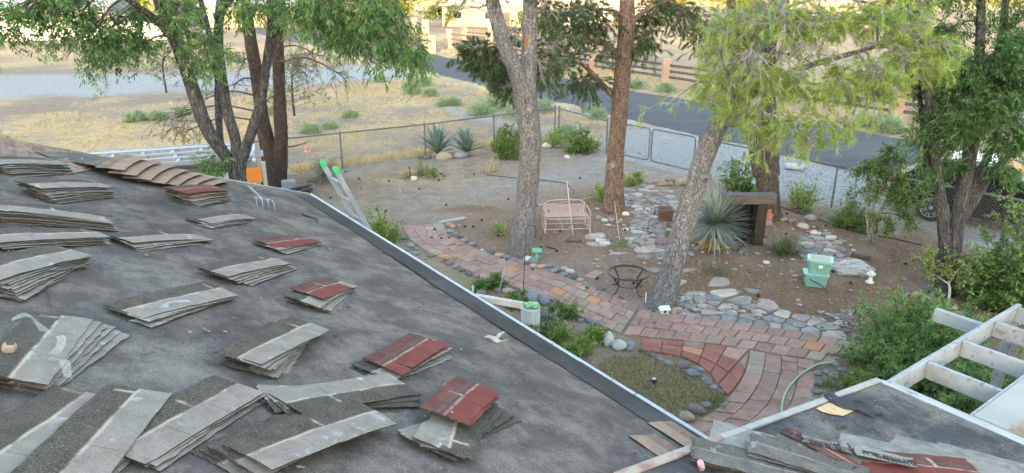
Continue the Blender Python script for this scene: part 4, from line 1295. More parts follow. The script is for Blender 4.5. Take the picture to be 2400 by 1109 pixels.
def place_on(name, label, cat, x, y, main=True, lift=0.0, group=None):
    s, t = (on_roof if main else on_porch)(x, y, lift)
    p, M = plane_frame(s, t, main, 0.0)
    o = thing(name, label, cat, p, 0, group)
    o.rotation_euler = M.to_euler()
    return o, (s, t)


def loc2(x, y, st0, main=True, lift=0.0):
    """photo pixel -> local 2-D position in the roof plane relative to st0"""
    s, t = (on_roof if main else on_porch)(x, y, lift)
    k = math.sqrt(1 + (SL if main else PSL) ** 2)
    return Vector((s - st0[0], -(t - st0[1]) * k))


STK = 'torn-off shingle stacks on the roof'


def stack(label, p1, p2, q, n, fan=2.0, shift=(0.0, -0.02), top=None, L=0.914, main=True, gap=0.012, arch=0.02, mats=None, tabs=3, pivot=0.0, jit=1.0, z0=0.0):
    """n layers; p1-p2 is the middle line of the top sheet, q a pixel on its tab side"""
    H = n * gap + z0
    cx, cy = (p1[0] + p2[0]) / 2, (p1[1] + p2[1]) / 2
    root, st = place_on('shingle_stack', label, 'shingles', cx, cy, main, H * 0.9, STK)
    a, b, qq = loc2(*p1, st, main, H), loc2(*p2, st, main, H), loc2(*q, st, main, 0)
    ang = math.atan2(b.y - a.y, b.x - a.x)
    ny = Vector((math.sin(ang), -math.cos(ang)))          # direction of -y of the sheet
    if ny.dot(qq - (a + b) / 2) < 0:
        ang += math.pi
    ny = Vector((math.sin(ang), -math.cos(ang))); ex = Vector((math.cos(ang), math.sin(ang)))
    pv = ex * (pivot * L / 2)
    for i in range(n):                                     # i = 0 is the top sheet
        fr = R(fan) * i + R(random.uniform(-1.2, 1.2)) * jit * (i > 0)
        # turning about the pivot end
        c0 = -pv
        c1 = Vector((c0.x * math.cos(fr) - c0.y * math.sin(fr), c0.x * math.sin(fr) + c0.y * math.cos(fr)))
        pos = pv + c1 + ex * (shift[0] * i + random.uniform(-.02, .02) * jit * (i > 0)) - ny * (shift[1] * i + random.uniform(-.008, .008) * jit * (i > 0))
        m_ = sh_grey
        lab = None
        Li, ti = L, tabs
        if mats and i < len(mats) and mats[i]:
            m_ = mats[i]
            if m_ is sh_red: lab = 'brick red shingle'
        if top and i == 0:
            m_, Li, ti = top[0], top[1], top[2]
            lab = top[3] if len(top) > 3 else None
        z = z0 + (n - 1 - i) * gap + 0.006 + arch * 0.35
        add_shingle(root, pos.x, pos.y, z, ang + fr, rx=R(random.uniform(-2.0, 1.2)), ry=R(random.uniform(-1.3, 1.3)), label=lab, L=Li, tabs=ti, m_=m_,
                    arch=arch * random.uniform(.6, 1.2), twist=random.uniform(-.02, .02), curl=random.uniform(-.008, .012), ragged=0.012 if i else 0.006)
    return root, st, ang


stack('thick grey shingle stack at the left edge, nearest the brown rake shingles', (-50, 376), (140, 378), (60, 420), 9, 0.6, (.006, -.012), arch=.03)
stack('thick wavy grey shingle stack, second from the top at the left edge', (25, 436), (262, 428), (150, 480), 10, 0.5, (.005, -.010), arch=.035, gap=.012)
stack('grey shingle stack with ragged right end below the wavy stack', (-25, 484), (220, 505), (100, 560), 8, -0.5, (.008, -.006), arch=.03)
stack('flat low grey shingle stack touching the wide stack beside it', (-28, 552), (216, 545), (100, 590), 5, 0.8, (.004, -.006))
stack('wide grey shingle stack with dark upper half, right of the low flat one', (268, 560), (478, 546), (400, 610), 4, 1.2, (.006, -.018), arch=.03)
stack('large fanned grey shingle stack cut by the left edge of the picture', (-66, 640), (176, 582), (150, 700), 9, 1.5, (-.004, -.016), pivot=-.6, arch=.03)
stack('thick shingle stack with a red sheet on top, beside the brown strips', (388, 448), (520, 440), (450, 490), 10, 0.8, (.0, -.012), top=(sh_red, .9, 3, 'brick red shingle'), arch=.045, mats=[None, sh_red, None, sh_brown, None, sh_brown], gap=.013)
stack('small grey shingle stack just below the tined fork', (452, 515), (588, 500), (520, 550), 4, 1.5, (-.025, -.012), arch=.03)
stack('low shingle stack with red sheet and white dashed line, near the roof middle', (612, 574), (738, 556), (690, 610), 4, 2.0, (.008, -.012), top=(sh_red, .86, 3, 'red shingle with pale dashed line'), arch=.03)
stack('grey shingle stack with dark upper half between the two low red ones', (486, 636), (655, 606), (640, 680), 6, 1.5, (.022, -.016), arch=.035)
stack('fanned grey shingle stack topped by a short red piece with white stripe', (692, 700), (806, 654), (830, 700), 7, 2.2, (.012, -.012), top=(sh_red, .62, 2, 'short red shingle with white stripe'), arch=.03, pivot=-.3)
stack('single long grey shingle strip with bright right tip, above the dark gap', (290, 722), (528, 676), (420, 770), 4, 2.5, (-.012, -.012), arch=.025)
s13 = stack('steeply turned grey shingle stack under the clear plastic strip', (2, 898), (160, 712), (220, 850), 6, -2.2, (.006, -.018), pivot=-.2, arch=.02)
stack('fanned grey shingle stack with six edges showing, at the roof centre', (541, 842), (742, 750), (720, 850), 7, 2.6, (.004, -.014), pivot=-.7, arch=.02)
stack('shingle stack topped by a red sheet with white residue on its left end', (886, 862), (1028, 780), (980, 850), 6, -1.8, (-.024, -.004), top=(sh_red, .66, 2, 'red shingle with white residue'), arch=.025, mats=[None, sh_red])
stack('long grey shingle sheets under the steep sheet at the bottom left', (290, 1040), (560, 900), (520, 1010), 4, 1.2, (.003, -.008), arch=.015)
stack('steep grey shingle sheets with wide dark half at the bottom left corner', (128, 1112), (330, 896), (420, 1020), 3, -3.5, (.0, -.01), pivot=-.3, arch=.015, gap=.02)
stack('dark-sided grey shingle sheets partly cut by the bottom left corner', (-60, 1100), (170, 940), (230, 1080), 3, 1.0, (.0, -.006), arch=.01)
stack('long arched grey shingle stack at the bottom centre, dark half uppermost', (560, 1076), (914, 950), (780, 1080), 6, 1.2, (-.012, .030), arch=.045, gap=.013)
stack('grey shingle sheets crossed under the nearest red sheet', (1040, 1070), (1096, 890), (960, 980), 5, -7.0, (.0, .012), arch=.012)
stack('nearest red shingle sheet of two tabs lying across crossed grey sheets', (1012, 990), (1130, 888), (1130, 970), 2, 2.0, (.0, -.01), top=(sh_red, .64, 2, 'brick red shingle with dark tar line'), L=.62, tabs=2, arch=.03, gap=.014, mats=[None, sh_red], z0=.085)
stack('leftover grey shingle sheets sticking out behind the long arched stack', (730, 935), (900, 905), (820, 900), 4, -7.0, (.02, .0), arch=.02)

# brown strips pulled loose in a row beside the rake
root, st = place_on('brown_shingle_row', 'row of overlapping brown shingle strips curling beside the far roof edge', 'shingles', 350, 405, True, .05)
for k, (pa, pb) in enumerate((((452, 432), (510, 416)), ((418, 430), (478, 410)), ((384, 428), (446, 404)), ((350, 426), (412, 398)), ((316, 421), (378, 391)), ((282, 414), (344, 385)), ((252, 406), (312, 378)))):
    a, b = loc2(*pa, st, True, .05), loc2(*pb, st, True, .05)
    ang = math.atan2(b.y - a.y, b.x - a.x)
    c = (a + b) / 2
    add_shingle(root, c.x, c.y, 0.034 + .019 * k, ang, rx=R(-8), L=max(.7, (b - a).length * 1.05), m_=sh_brown, arch=.035, curl=.01, ragged=.006)
root, st = place_on('brown_shingle_row', 'brown and charcoal shingle flap lifted with a black gap beneath, at the far roof edge', 'shingles', 190, 372, True, .06)
for k, (pa, pb, m_) in enumerate((((120, 392), (196, 380), sh_brown), ((150, 384), (215, 366), sh_brown), ((110, 366), (236, 372), sh_char), ((196, 388), (268, 378), sh_char))):
    a, b = loc2(*pa, st, True, .05), loc2(*pb, st, True, .05)
    c = (a + b) / 2
    add_shingle(root, c.x, c.y, 0.03 + .02 * k, math.atan2(b.y - a.y, b.x - a.x) + (math.pi if k == 3 else 0), rx=R(4), L=.86, m_=m_, arch=.04, ragged=.012)
# brown courses still nailed along the rake (part of the house)
SLA = math.atan(SL)
for r_ in range(17):
    t0 = 1.70 + 0.138 * r_
    n_ = 1 if r_ < 8 else (2 if r_ < 12 else 3)
    for k in range(n_):
        wdt = .42
        s0 = 0.02 + k * .425 + (.0 if r_ % 2 else -.0)
        if k == n_ - 1: wdt = .42 - .05 * ((r_ * 7) % 4)
        o = link('shingle', shingle_mesh(L=wdt, W=.28, tabs=2, m_=sh_brown, arch=.003, ragged=.008), house)
        o.location = hl(s0 + wdt / 2, t0, roof_z(t0) + .020 + .0015 * r_ + random.uniform(0, .004))
        o.rotation_euler = (SLA + R(1.6), 0, math.pi + random.uniform(-.02, .02))
        md = o.modifiers.new('thickness', 'SOLIDIFY'); md.thickness = .006; md.offset = -1; md.material_offset = 1; md.material_offset_rim = 1
# two brown starter pieces in the valley by the porch
for (x, y, a_) in ((1598, 1022, 0.0), (1560, 1056, 0.02)):
    s, t = on_roof(x, y, .012)
    o = link('shingle', shingle_mesh(L=.42, W=.28, tabs=1, m_=sh_brown, arch=.002, slots=False), house)
    o.location = hl(s, t, roof_z(t) + .016); o.rotation_euler = (-SLA, 0, a_)
    md = o.modifiers.new('thickness', 'SOLIDIFY'); md.thickness = .006; md.offset = -1; md.material_offset = 1; md.material_offset_rim = 1

# ---- porch roof: grey courses still on it, and the loose heap
PLA = math.atan(PSL)
for (x, y, L_, a_) in ((2040, 1052, .914, .55), (2180, 1060, .914, .50), (2320, 1090, .914, .46), (2110, 1088, .914, .52), (2250, 1106, .914, .48), (1990, 1090, .7, .56)):
    s, t = on_porch(x, y, .01)
    o = link('shingle', shingle_mesh(L=L_, m_=sh_tan, arch=.003, ragged=.02, tabs=3), house)
    o.location = hl(s, t, porch_z(t) + .012 + random.uniform(0, .006)); o.rotation_euler = (-PLA, 0, a_)
    md = o.modifiers.new('thickness', 'SOLIDIFY'); md.thickness = .006; md.offset = -1; md.material_offset = 1; md.material_offset_rim = 1


def loose(label, p1, p2, q, m_, lift, L=.914, W=.305, arch=.01, tabs=3, rx=0.0, nm='loose_shingle', lab=None, n=1):
    cx, cy = (p1[0] + p2[0]) / 2, (p1[1] + p2[1]) / 2
    root, st = place_on(nm, label, 'shingles' if n > 1 else 'shingle', cx, cy, False, lift, 'loose shingles heaped on the porch roof')
    a, b, qq = loc2(*p1, st, False, lift), loc2(*p2, st, False, lift), loc2(*q, st, False, 0)
    ang = math.atan2(b.y - a.y, b.x - a.x)
    if Vector((math.sin(ang), -math.cos(ang))).dot(qq - (a + b) / 2) < 0: ang += math.pi
    for i in range(n):
        add_shingle(root, random.uniform(-.02, .02) * i, random.uniform(-.02, .02) * i, lift + .006 - .008 * i, ang + R(2.5) * i, rx=rx, L=L if L > 0 else (a - b).length, W=W, m_=m_, arch=arch, tabs=tabs, ragged=.015, twist=random.uniform(-.02, .02))


loose('pale grey shingle lying flat at the left end of the porch heap', (1722, 1024), (1852, 1058), (1750, 1090), sh_tan, .015, L=.66)
loose('charcoal shingle with pale lower edge at the left front of the porch heap', (1688, 1066), (1850, 1108), (1760, 1020), sh_char, .05, L=.74, W=.29, arch=.012, n=2)
loose('charcoal shingle with rounded nose in the middle of the porch heap', (1822, 1056), (1962, 1100), (1900, 1030), sh_char, .075, L=.70, W=.28, n=2)
loose('dark shingle leaning behind the middle of the porch heap', (1872, 1032), (1962, 1072), (1930, 1020), sh_char, .06, L=.5, W=.26, arch=.012)
loose('narrow red shingle strip pointing up in the porch heap', (1868, 1020), (1976, 1078), (1900, 1060), sh_red, .075, L=.5, W=.09, tabs=1, arch=.02)
loose('small dark shingle piece with pale rim on top of the porch heap', (1892, 1028), (1972, 1048), (1940, 1015), sh_char, .085, L=.30, W=.12, tabs=1, arch=.015)
loose('large red shingle sheet at the bottom right of the porch roof', (1985, 1078), (2270, 1104), (2100, 1109), sh_red, .05, L=.95, W=.29, arch=.015)
loose('curled grey shingle scrap lying on the large red sheet', (2022, 1058), (2120, 1080), (2080, 1090), sh_tan, .085, L=.36, W=.08, tabs=1, arch=.03)
loose('pale grey shingle half hidden under the large red sheet', (1975, 1092), (2030, 1112), (1960, 1109), sh_tan, .04, L=.3, W=.22, tabs=1)

# ---- bare wood, torn felt flap, scraps
s, t = on_porch(1955, 955, .006)
poly = [on_porch(x, y, .006) for (x, y) in ((1912, 958), (1940, 946), (1968, 940), (1992, 950), (2006, 962), (1976, 976), (1950, 972), (1925, 966))]
mb = MB(); mb.add([hl(a, b, porch_z(b) + .010) for (a, b) in poly], [tuple(range(len(poly)))])
mb.build('bare_wood_patch', wood_new, house)
root, st = place_on('felt_flap', 'torn black felt flap folded up beside the bare wood patch', 'felt flap', 1998, 948, False, .02)
gv, gf = [], []
for i in range(9):
    for j in range(7):
        u_, v_ = i / 8 - .5, j / 6 - .5
        gv.append((u_ * .36 + .03 * math.sin(v_ * 7), v_ * .20 + .02 * math.sin(u_ * 9), .015 + .05 * (1 - abs(v_) * 1.7) * (0.6 + .4 * math.sin(u_ * 8 + 1)) + .03 * noise.noise(Vector((u_ * 5, v_ * 5, 2)))))
for i in range(8):
    for j in range(6): gf.append((i * 7 + j, (i + 1) * 7 + j, (i + 1) * 7 + j + 1, i * 7 + j + 1))
fl = MB().add(gv, gf).build('flap', mat('black_felt', [(0.022, 0.022, 0.024), (0.05, 0.05, 0.053)], scale=9, rough=.7, bmp=.3, bscale=50), root, smooth=True)
fl.rotation_euler = (0, 0, R(20))
md = fl.modifiers.new('thickness', 'SOLIDIFY'); md.thickness = .005

root, st = place_on('paper_scrap', 'curled tan paper scrap lying on the bare roof near the eave', 'scrap', 1165, 798)
mb = MB()
for (pts_, wd) in ((((1138, 792), (1150, 802), (1168, 806), (1186, 806)), .045), (((1162, 798), (1172, 790), (1180, 787)), .06)):
    pp_ = [loc2(x, y, st) for (x, y) in pts_]
    vv, ff = [], []
    for i, p in enumerate(pp_):
        z = .006 + .03 * math.sin(i * 1.4) ** 2
        vv += [(p.x, p.y - wd / 2, z), (p.x, p.y + wd / 2, z + .02)]
        if i: ff.append((2 * i - 2, 2 * i - 1, 2 * i + 1, 2 * i))
    mb.add(vv, ff)
so = mb.build('strip', mat('tan_paper', [(0.30, 0.27, 0.22), (0.42, 0.39, 0.33)], scale=20, rough=.8), root)
md = so.modifiers.new('thickness', 'SOLIDIFY'); md.thickness = .002
root, st = place_on('wood_scrap', 'short grey strip lying beside the long arched stack', 'scrap', 945, 927)
a = loc2(912, 926, st); b = loc2(980, 928, st)
MB().bar((a.x, a.y, .012), (b.x, b.y, .014), .035, .012).build('strip', sh_tan, root)

# ---- clear plastic strip over the steep stack
pm, nt, b = new_mat('cloudy_plastic')
b.inputs['Base Color'].default_value = (0.42, 0.42, 0.39, 1); b.inputs['Roughness'].default_value = 0.3
tr = nt.nodes.new('ShaderNodeBsdfTransparent')
mx = nt.nodes.new('ShaderNodeMixShader'); mx.inputs[0].default_value = 0.68
nt.links.new(b.outputs[0], mx.inputs[1]); nt.links.new(tr.outputs[0], mx.inputs[2]); nt.links.new(mx.outputs[0], nt.nodes['Material Output'].inputs[0])
root, st = place_on('plastic_strip', 'cloudy clear plastic strip curling over the steep grey stack', 'plastic strip', 90, 800, True, .1)
pp_ = [loc2(x, y, st, True, .1) for (x, y) in ((10, 748), (50, 750), (78, 758), (100, 775), (118, 796), (124, 812), (100, 824), (112, 842), (128, 858), (142, 876))]
pp_ = bez([(p.x, p.y, 0) for p in pp_], 4)
vv, ff = [], []
for i, p in enumerate(pp_):
    tn = (pp_[min(i + 1, len(pp_) - 1)] - pp_[max(0, i - 1)]).normalized()
    n_ = Vector((-tn.y, tn.x, 0)) * .019
    z = .092 + .028 * math.sin(i * .45)
    vv += [tuple(p - n_ + Vector((0, 0, z))), tuple(p + n_ + Vector((0, 0, z + .012 * math.sin(i * .8))))]
    if i: ff.append((2 * i - 2, 2 * i - 1, 2 * i + 1, 2 * i))
MB().add(vv, ff).build('ribbon', pm, root, smooth=True)

# ---- round cap at the left edge
root, st = place_on('round_cap', 'round tan cap with rusty brown centre at the left edge', 'cap', 2, 815, True, .1)
MB().lathe([(.026, .075), (.030, .085), (.030, .105), (.026, .115), (.0, .117)], 20).build('rim', mat('tan_plastic', [(0.26, 0.20, 0.15), (0.34, 0.27, 0.21)], scale=30, rough=.6), root, smooth=True)
MB().lathe([(.019, .116), (.018, .119), (.0, .120)], 14).build('centre', mat('rust', [(0.075, 0.042, 0.03), (0.13, 0.075, 0.052)], scale=40, rough=.9), root)

# ---- pink tip at the bottom edge
root, st = place_on('pink_grip', 'pink and white rounded grip tip at the bottom edge of the picture', 'grip', 1622, 1104, True, .1)
prof = [(.0, -.055), (.012, -.053), (.018, -.045), (.020, -.02), (.020, .08), (.019, .16)]
g_ = MB().lathe(prof, 14).build('grip', mat('pink_rubber', [(0.62, 0.26, 0.33), (0.72, 0.40, 0.46)], scale=10, rough=.6), root, smooth=True)
g_.location = (0.01, 0.035, .12); g_.rotation_euler = (R(62), 0, R(25))
g2 = MB().lathe([(.0205, -.012), (.0215, -.006), (.0205, 0), (.0215, .008), (.0205, .014)], 14, cap=False).build('ring', mat('white_rubber', [(0.7, 0.62, 0.62)], scale=10, rough=.6), root, smooth=True)
g2.location, g2.rotation_euler = g_.location, g_.rotation_euler

# ---- tined fork and pry bar
root, st = place_on('tined_fork', 'short-handled four-tined fork lying on the roof', 'garden fork', 610, 470)
A_, B_, C_ = loc2(582, 446, st), loc2(612, 478, st), loc2(618, 497, st)
v3 = lambda p, z: Vector((p.x, p.y, z))
sd_ = (B_ - A_).normalized(); nn = Vector((-sd_.y, sd_.x))
steel = mat('worn_steel', [(0.22, 0.22, 0.23), (0.42, 0.42, 0.43)], scale=14, rough=.45, metal=.6, bmp=.05)
dk_steel = mat('dark_steel', [(0.03, 0.03, 0.03), (0.08, 0.075, 0.07)], scale=14, rough=.6, metal=.3, bmp=.05)
MB().tube([v3(A_, .05), v3(B_, .07)], [.018, .014], 10).build('shaft', steel, root, smooth=True)
MB().tube([v3(A_ + nn * .08, .05), v3(A_ - nn * .08, .05)], .018, 10).build('grip', mat('dark_grip', [(0.05, 0.05, 0.055), (0.2, 0.2, 0.2)], scale=12, rough=.6), root, smooth=True)
MB().bar(v3(B_ + nn * .10, .07), v3(B_ - nn * .10, .07), .022, .014).build('crossbar', steel, root)
for k in (-1.5, -.5, .5, 1.5):
    p0 = B_ + nn * (.063 * k)
    MB().tube(bez([v3(p0, .07), v3(p0 + sd_ * .10 + nn * .01 * k, .085), v3(p0 + sd_ * .22 + nn * .012 * k, .05), v3(p0 + sd_ * .32 + nn * .01 * k, .006)], 4), interp([.008, .007, .003], 13), 6).build('tine', steel, root, smooth=True)
root, st = place_on('pry_bar', 'thin dark bent pry bar lying on the roof above the ladder', 'pry bar', 724, 512)
MB().tube(bez([v3(loc2(709, 502, st), .012), v3(loc2(716, 508, st), .02), v3(loc2(738, 514, st), .014), v3(loc2(744, 519, st), .008)], 5), .012, 6).build('bar', dk_steel, root, smooth=True)

# ---- grit, chips and torn bits scattered on both roofs (uncountable)
vv, ff = [], []
for k in range(1500):
    if k < 1250:
        s, t = rng.uniform(0.3, 10.5), rng.uniform(0.35, 4.6); z0 = roof_z(t)
    else:
        s, t = rng.uniform(PS + .1, 11), rng.uniform(PT + .1, .8); z0 = porch_z(t)
    big_ = rng.random() < 0.12
    r_ = rng.uniform(.012, .03) if big_ else rng.uniform(.004, .010)
    an = rng.uniform(0, 6.3); el = rng.uniform(.25, .6)
    b0 = len(vv)
    for j in range(5):
        a = an + j * 2 * math.pi / 5
        x_, y_ = math.cos(j * 2 * math.pi / 5) * r_, math.sin(j * 2 * math.pi / 5) * r_ * el * rng.uniform(.5, 1.3)
        vv.append(hl(s + x_ * math.cos(an) - y_ * math.sin(an), t + x_ * math.sin(an) + y_ * math.cos(an), z0 + SL * (x_ * math.sin(an) + y_ * math.cos(an)) * (1 if k < 1250 else .4) + .009 + rng.uniform(0, .008)))
    ff.append(tuple(range(b0 + 4, b0 - 1, -1)))
mb = MB(); mb.v = [tuple(p) for p in vv]; mb.f = ff
o = mb.build('roof_debris', mat('roof_chips', [(0.03, 0.03, 0.03), (0.11, 0.10, 0.09), (0.34, 0.31, 0.26)], scale=7, detail=2, rough=.9, rand=False, bmp=0), house)
o['kind'] = 'stuff'
md = o.modifiers.new('thickness', 'SOLIDIFY'); md.thickness = .004; md.offset = 1
# ================================================================ paths, stones, fence
paver_m = mat('paver_rose', [(0.20, 0.115, 0.088), (0.275, 0.165, 0.127), (0.335, 0.228, 0.182)], scale=7, detail=6, rough=.9, bmp=.35, bscale=70, bdist=.006, vary=.16, large=(2.5, (0.235, 0.175, 0.14), .48, .7), speck=((0.33, 0.27, 0.23), 90, .64, .72))
paver_r = mat('paver_red', [(0.20, 0.075, 0.058), (0.28, 0.11, 0.082)], scale=7, detail=6, rough=.9, bmp=.3, bscale=70, bdist=.006, vary=.15, large=(2.5, (0.25, 0.14, 0.11), .5, .75))
paver_o = mat('paver_orange', [(0.34, 0.165, 0.085), (0.44, 0.22, 0.12)], scale=7, detail=6, rough=.9, bmp=.3, bscale=70, bdist=.006)
paver_t = mat('paver_tan', [(0.22, 0.175, 0.135), (0.30, 0.245, 0.19)], scale=7, detail=6, rough=.9, bmp=.3, bscale=70, bdist=.006, vary=.12)
path = tag(bpy.data.objects.new('path', None), kind='structure'); col.objects.link(path)


def resample(pts, n):
    pts = [Vector((p.x, p.y, 0)) for p in pts]
    sm = bez(pts, 8)
    d = [0]
    for a, b in zip(sm[:-1], sm[1:]): d.append(d[-1] + (b - a).length)
    return [Vector((np.interp(s, d, [p.x for p in sm]), np.interp(s, d, [p.y for p in sm]), 0)) for s in np.linspace(0, d[-1], n)]


def paver(poly, m_, lift=0.0):
    c = sum(poly, Vector()) / len(poly)
    tilt = Vector((random.uniform(-.008, .008), random.uniform(-.008, .008), 0))
    z1 = 0.028 + random.uniform(-.006, .006) + lift
    q = [c + (p - c) * (1 - 0.006 / max(.05, (p - c).length)) + Vector((random.uniform(-.004, .004), random.uniform(-.004, .004), 0)) for p in poly]
    q = [p - c for p in q]
    if (q[1] - q[0]).cross(q[2] - q[1]).z < 0: q = q[::-1]
    mb = MB(); n = len(q)
    low = [(p.x, p.y, -.05) for p in q]
    top = [(p.x, p.y, z1 - .008 + tilt.dot(p)) for p in q]
    ins = [(p.x * .955, p.y * .955, z1 + tilt.dot(p)) for p in q]
    mb.add(low + top + ins, [tuple(range(2 * n, 3 * n))] + [(i, (i + 1) % n, n + (i + 1) % n, n + i) for i in range(n)] + [(n + i, n + (i + 1) % n, 2 * n + (i + 1) % n, 2 * n + i) for i in range(n)])
    mb.build('paver', m_, path, loc=(c.x, c.y, float(gz(c.x, c.y))))


def ribbon(E0, E1, rows, cols, pick, stag=0.5, skip=None, seg='col'):
    """pavers between two edge lines; joints between neighbouring columns staggered"""
    n = rows * 2
    A, B = resample(E0, n + 1), resample(E1, n + 1)
    for c in range(cols):
        f0, f1 = c / cols, (c + 1) / cols
        st = (c % 2) * (1 if stag else 0)
        k = -st
        while k < n:
            i0, i1 = max(0, k), min(n, k + 2)
            k += 2
            if i1 - i0 < 1: continue
            if skip and skip(c, i0): continue
            pts_ = [A[i0].lerp(B[i0], f0), A[i1].lerp(B[i1], f0), A[i1].lerp(B[i1], f1), A[i0].lerp(B[i0], f1)]
            paver(pts_, pick(c, i0))


def pk(c, i):
    r = random.random()
    return paver_o if r < .03 else (paver_t if r < .16 else paver_m)


far1 = [P(*q) for q in ((1035, 523), (1043, 534), (1050, 553), (1079, 567), (1135, 591), (1190, 610), (1273, 635), (1352, 664), (1410, 685), (1497, 720))]
near1 = [P(*q) for q in ((944, 535), (950, 545), (964, 566), (1000, 590), (1052, 613), (1120, 645), (1205, 674), (1288, 703), (1367, 746), (1455, 784))]
ribbon(far1, near1, 22, 4, pk)
far2 = [P(*q) for q in ((1500, 726), (1542, 734), (1670, 753), (1802, 769), (1887, 780), (1945, 792), (2035, 812), (2085, 838))]
near2 = [P(*q) for q in ((1462, 786), (1508, 790), (1630, 806), (1756, 820), (1850, 836), (1920, 846), (2000, 850), (2050, 858))]
ribbon(far2, near2, 15, 3, pk)
eL = [P(*q) for q in ((1757, 823), (1754, 850), (1742, 885), (1718, 925), (1680, 962), (1622, 1000), (1585, 1020))]
eR = [P(*q) for q in ((1908, 848), (1910, 872), (1909, 905), (1902, 945), (1882, 985), (1850, 1020), (1815, 1050))]
ribbon(eR, eL, 9, 4, lambda c, i: (paver_t if c == 3 and i < 4 else paver_m))
wt = [P(*q) for q in ((1505, 794), (1570, 800), (1630, 808), (1695, 815), (1754, 822))]
wb = [P(*q) for q in ((1500, 822), (1560, 830), (1610, 842), (1655, 868), (1680, 905))]
def pk_red(c, i):
    return paver_o if (c == 1 and i in (3, 4, 5)) else (paver_r if random.random() < .85 else paver_m)
ribbon(wt, wb, 5, 3, pk_red, stag=0)
lb = [P(*q) for q in ((1753, 836), (1741, 884), (1706, 932))]
rb = [P(*q) for q in ((1752, 830), (1722, 866), (1684, 908))]
ribbon(lb, rb, 3, 1, pk_red, stag=0)
# loose paver
c = G(1390, 647)
lp_ = thing('loose_paver', 'single flat rose paver lying in the soil left of the table frame', 'paver', c)
a = [P(*q) - P(1390, 647) for q in ((1367, 652), (1395, 638), (1416, 643), (1390, 658))]
MB().prism([(p.x, p.y) for p in a][::1], -.02, .03, .02).build('slab', paver_m, lp_)
# edging plank at the far end of the path
a, b = G(1030, 524), G(1090, 513)
pl = thing('edging_plank', 'grey edging plank at the far end of the paver path', 'plank', (a + b) / 2)
MB().bar(a - (a + b) / 2 + Vector((0, 0, .03)), b - (a + b) / 2 + Vector((0, 0, .03)), .10, .05).build('plank', mat('grey_plank', [(0.26, 0.26, 0.25), (0.38, 0.37, 0.35)], scale=4, stretch=(1, 8, 1), rough=.85), pl)

# ---------------------------------------------------------------- stones
def rock_mesh(seed, n=2):
    import bmesh
    bm = bmesh.new(); bmesh.ops.create_icosphere(bm, subdivisions=n, radius=1.0)
    for v in bm.verts:
        p = v.co.copy()
        d = 1 + .30 * noise.noise(p * 0.9 + Vector((seed * 7.1, 0, 0))) + .12 * noise.noise(p * 2.4 + Vector((0, seed * 3.3, 0))) + .05 * noise.noise(p * 5 + Vector((0, 0, seed)))
        v.co = p * d
        if v.co.z < -.55: v.co.z = -.55
    me = bpy.data.meshes.new('stone'); bm.to_mesh(me); bm.free()
    for f in me.polygons: f.use_smooth = True
    return me


def rock_mat(name, c0, c1, c2):
    return mat(name, [c0, c1, c2], scale=4, detail=6, rough=.88, bmp=.5, bscale=14, bdist=.02, vary=.15, speck=((c2[0] * 1.25, c2[1] * 1.25, c2[2] * 1.25), 45, .6, .7), kind='Object')


RM = {'g': rock_mat('grey_stone', (0.11, 0.11, 0.115), (0.19, 0.19, 0.195), (0.29, 0.29, 0.29)),
      'b': rock_mat('blue_grey_stone', (0.095, 0.105, 0.125), (0.165, 0.18, 0.205), (0.25, 0.27, 0.30)),
      'd': rock_mat('dark_stone', (0.055, 0.05, 0.053), (0.105, 0.098, 0.10), (0.17, 0.16, 0.165)),
      't': rock_mat('tan_stone', (0.22, 0.17, 0.125), (0.33, 0.265, 0.20), (0.44, 0.37, 0.29)),
      'w': rock_mat('pale_stone', (0.33, 0.31, 0.28), (0.46, 0.44, 0.40), (0.58, 0.56, 0.52)),
      'o': rock_mat('orange_stone', (0.27, 0.145, 0.085), (0.38, 0.22, 0.14), (0.47, 0.31, 0.21)),
      'p': rock_mat('purple_stone', (0.13, 0.095, 0.10), (0.20, 0.155, 0.16), (0.29, 0.24, 0.245))}
_rk = {}


def rock_me(kind, k):
    key = (kind, k % 7)
    if key not in _rk:
        me = rock_mesh(k % 7 + 1)
        me.materials.append(RM[kind]); _rk[key] = me
    return _rk[key]


_rc = [0]


def stone_at(parent, x, y, sz, kind, flat=0.7, name='stone', asp=1.25):
    _rc[0] += 1
    p = G(x, y)
    r = m_px(sz, p.y) * 0.5
    o = link(name, rock_me(kind, _rc[0] * 3 + int(x)), parent)
    off = parent.location if parent else Vector()
    o.location = Vector((p.x, p.y + r * .2, p.z + r * flat * .42)) - off
    o.scale = (r * asp / 1.1, r / 1.1 * random.uniform(.85, 1.1), r * flat * random.uniform(.9, 1.15))
    o.rotation_euler = (0, 0, random.uniform(-.5, .5))
    return o


def border(label, lst, group=None):
    c = G(lst[0][0], lst[0][1])
    root = thing('stone_border', label, 'stone border', c)
    for (x, y, s, k) in lst: stone_at(root, x, y, s, k)
    return root


border('row of mixed river stones along the far side of the paver path', [(1053, 529, 15, 't'), (1062, 534, 15, 'o'), (1054, 545, 17, 'g'), (1067, 551, 15, 'g'), (1079, 557, 14, 'd'), (1088, 567, 19, 'g'), (1107, 576, 20, 'g'), (1130, 586, 8, 'w'),
       (1150, 594, 18, 'd'), (1170, 600, 21, 'o'), (1186, 603, 15, 'g'), (1204, 613, 19, 'g'), (1223, 617, 21, 'g'), (1238, 610, 24, 'w'), (1249, 614, 24, 'g'), (1251, 625, 17, 't'), (1268, 628, 20, 'o'), (1287, 626, 24, 'g'), (1297, 640, 20, 'g'),
       (1311, 639, 15, 'd'), (1323, 635, 18, 't'), (1336, 642, 20, 'w'), (1321, 649, 22, 'b'), (1346, 655, 19, 'd'), (1360, 661, 16, 't'), (1371, 671, 19, 'b'), (1406, 683, 19, 'd'), (1444, 698, 13, 'p'), (1453, 701, 15, 'd'), (1464, 711, 14, 't')])
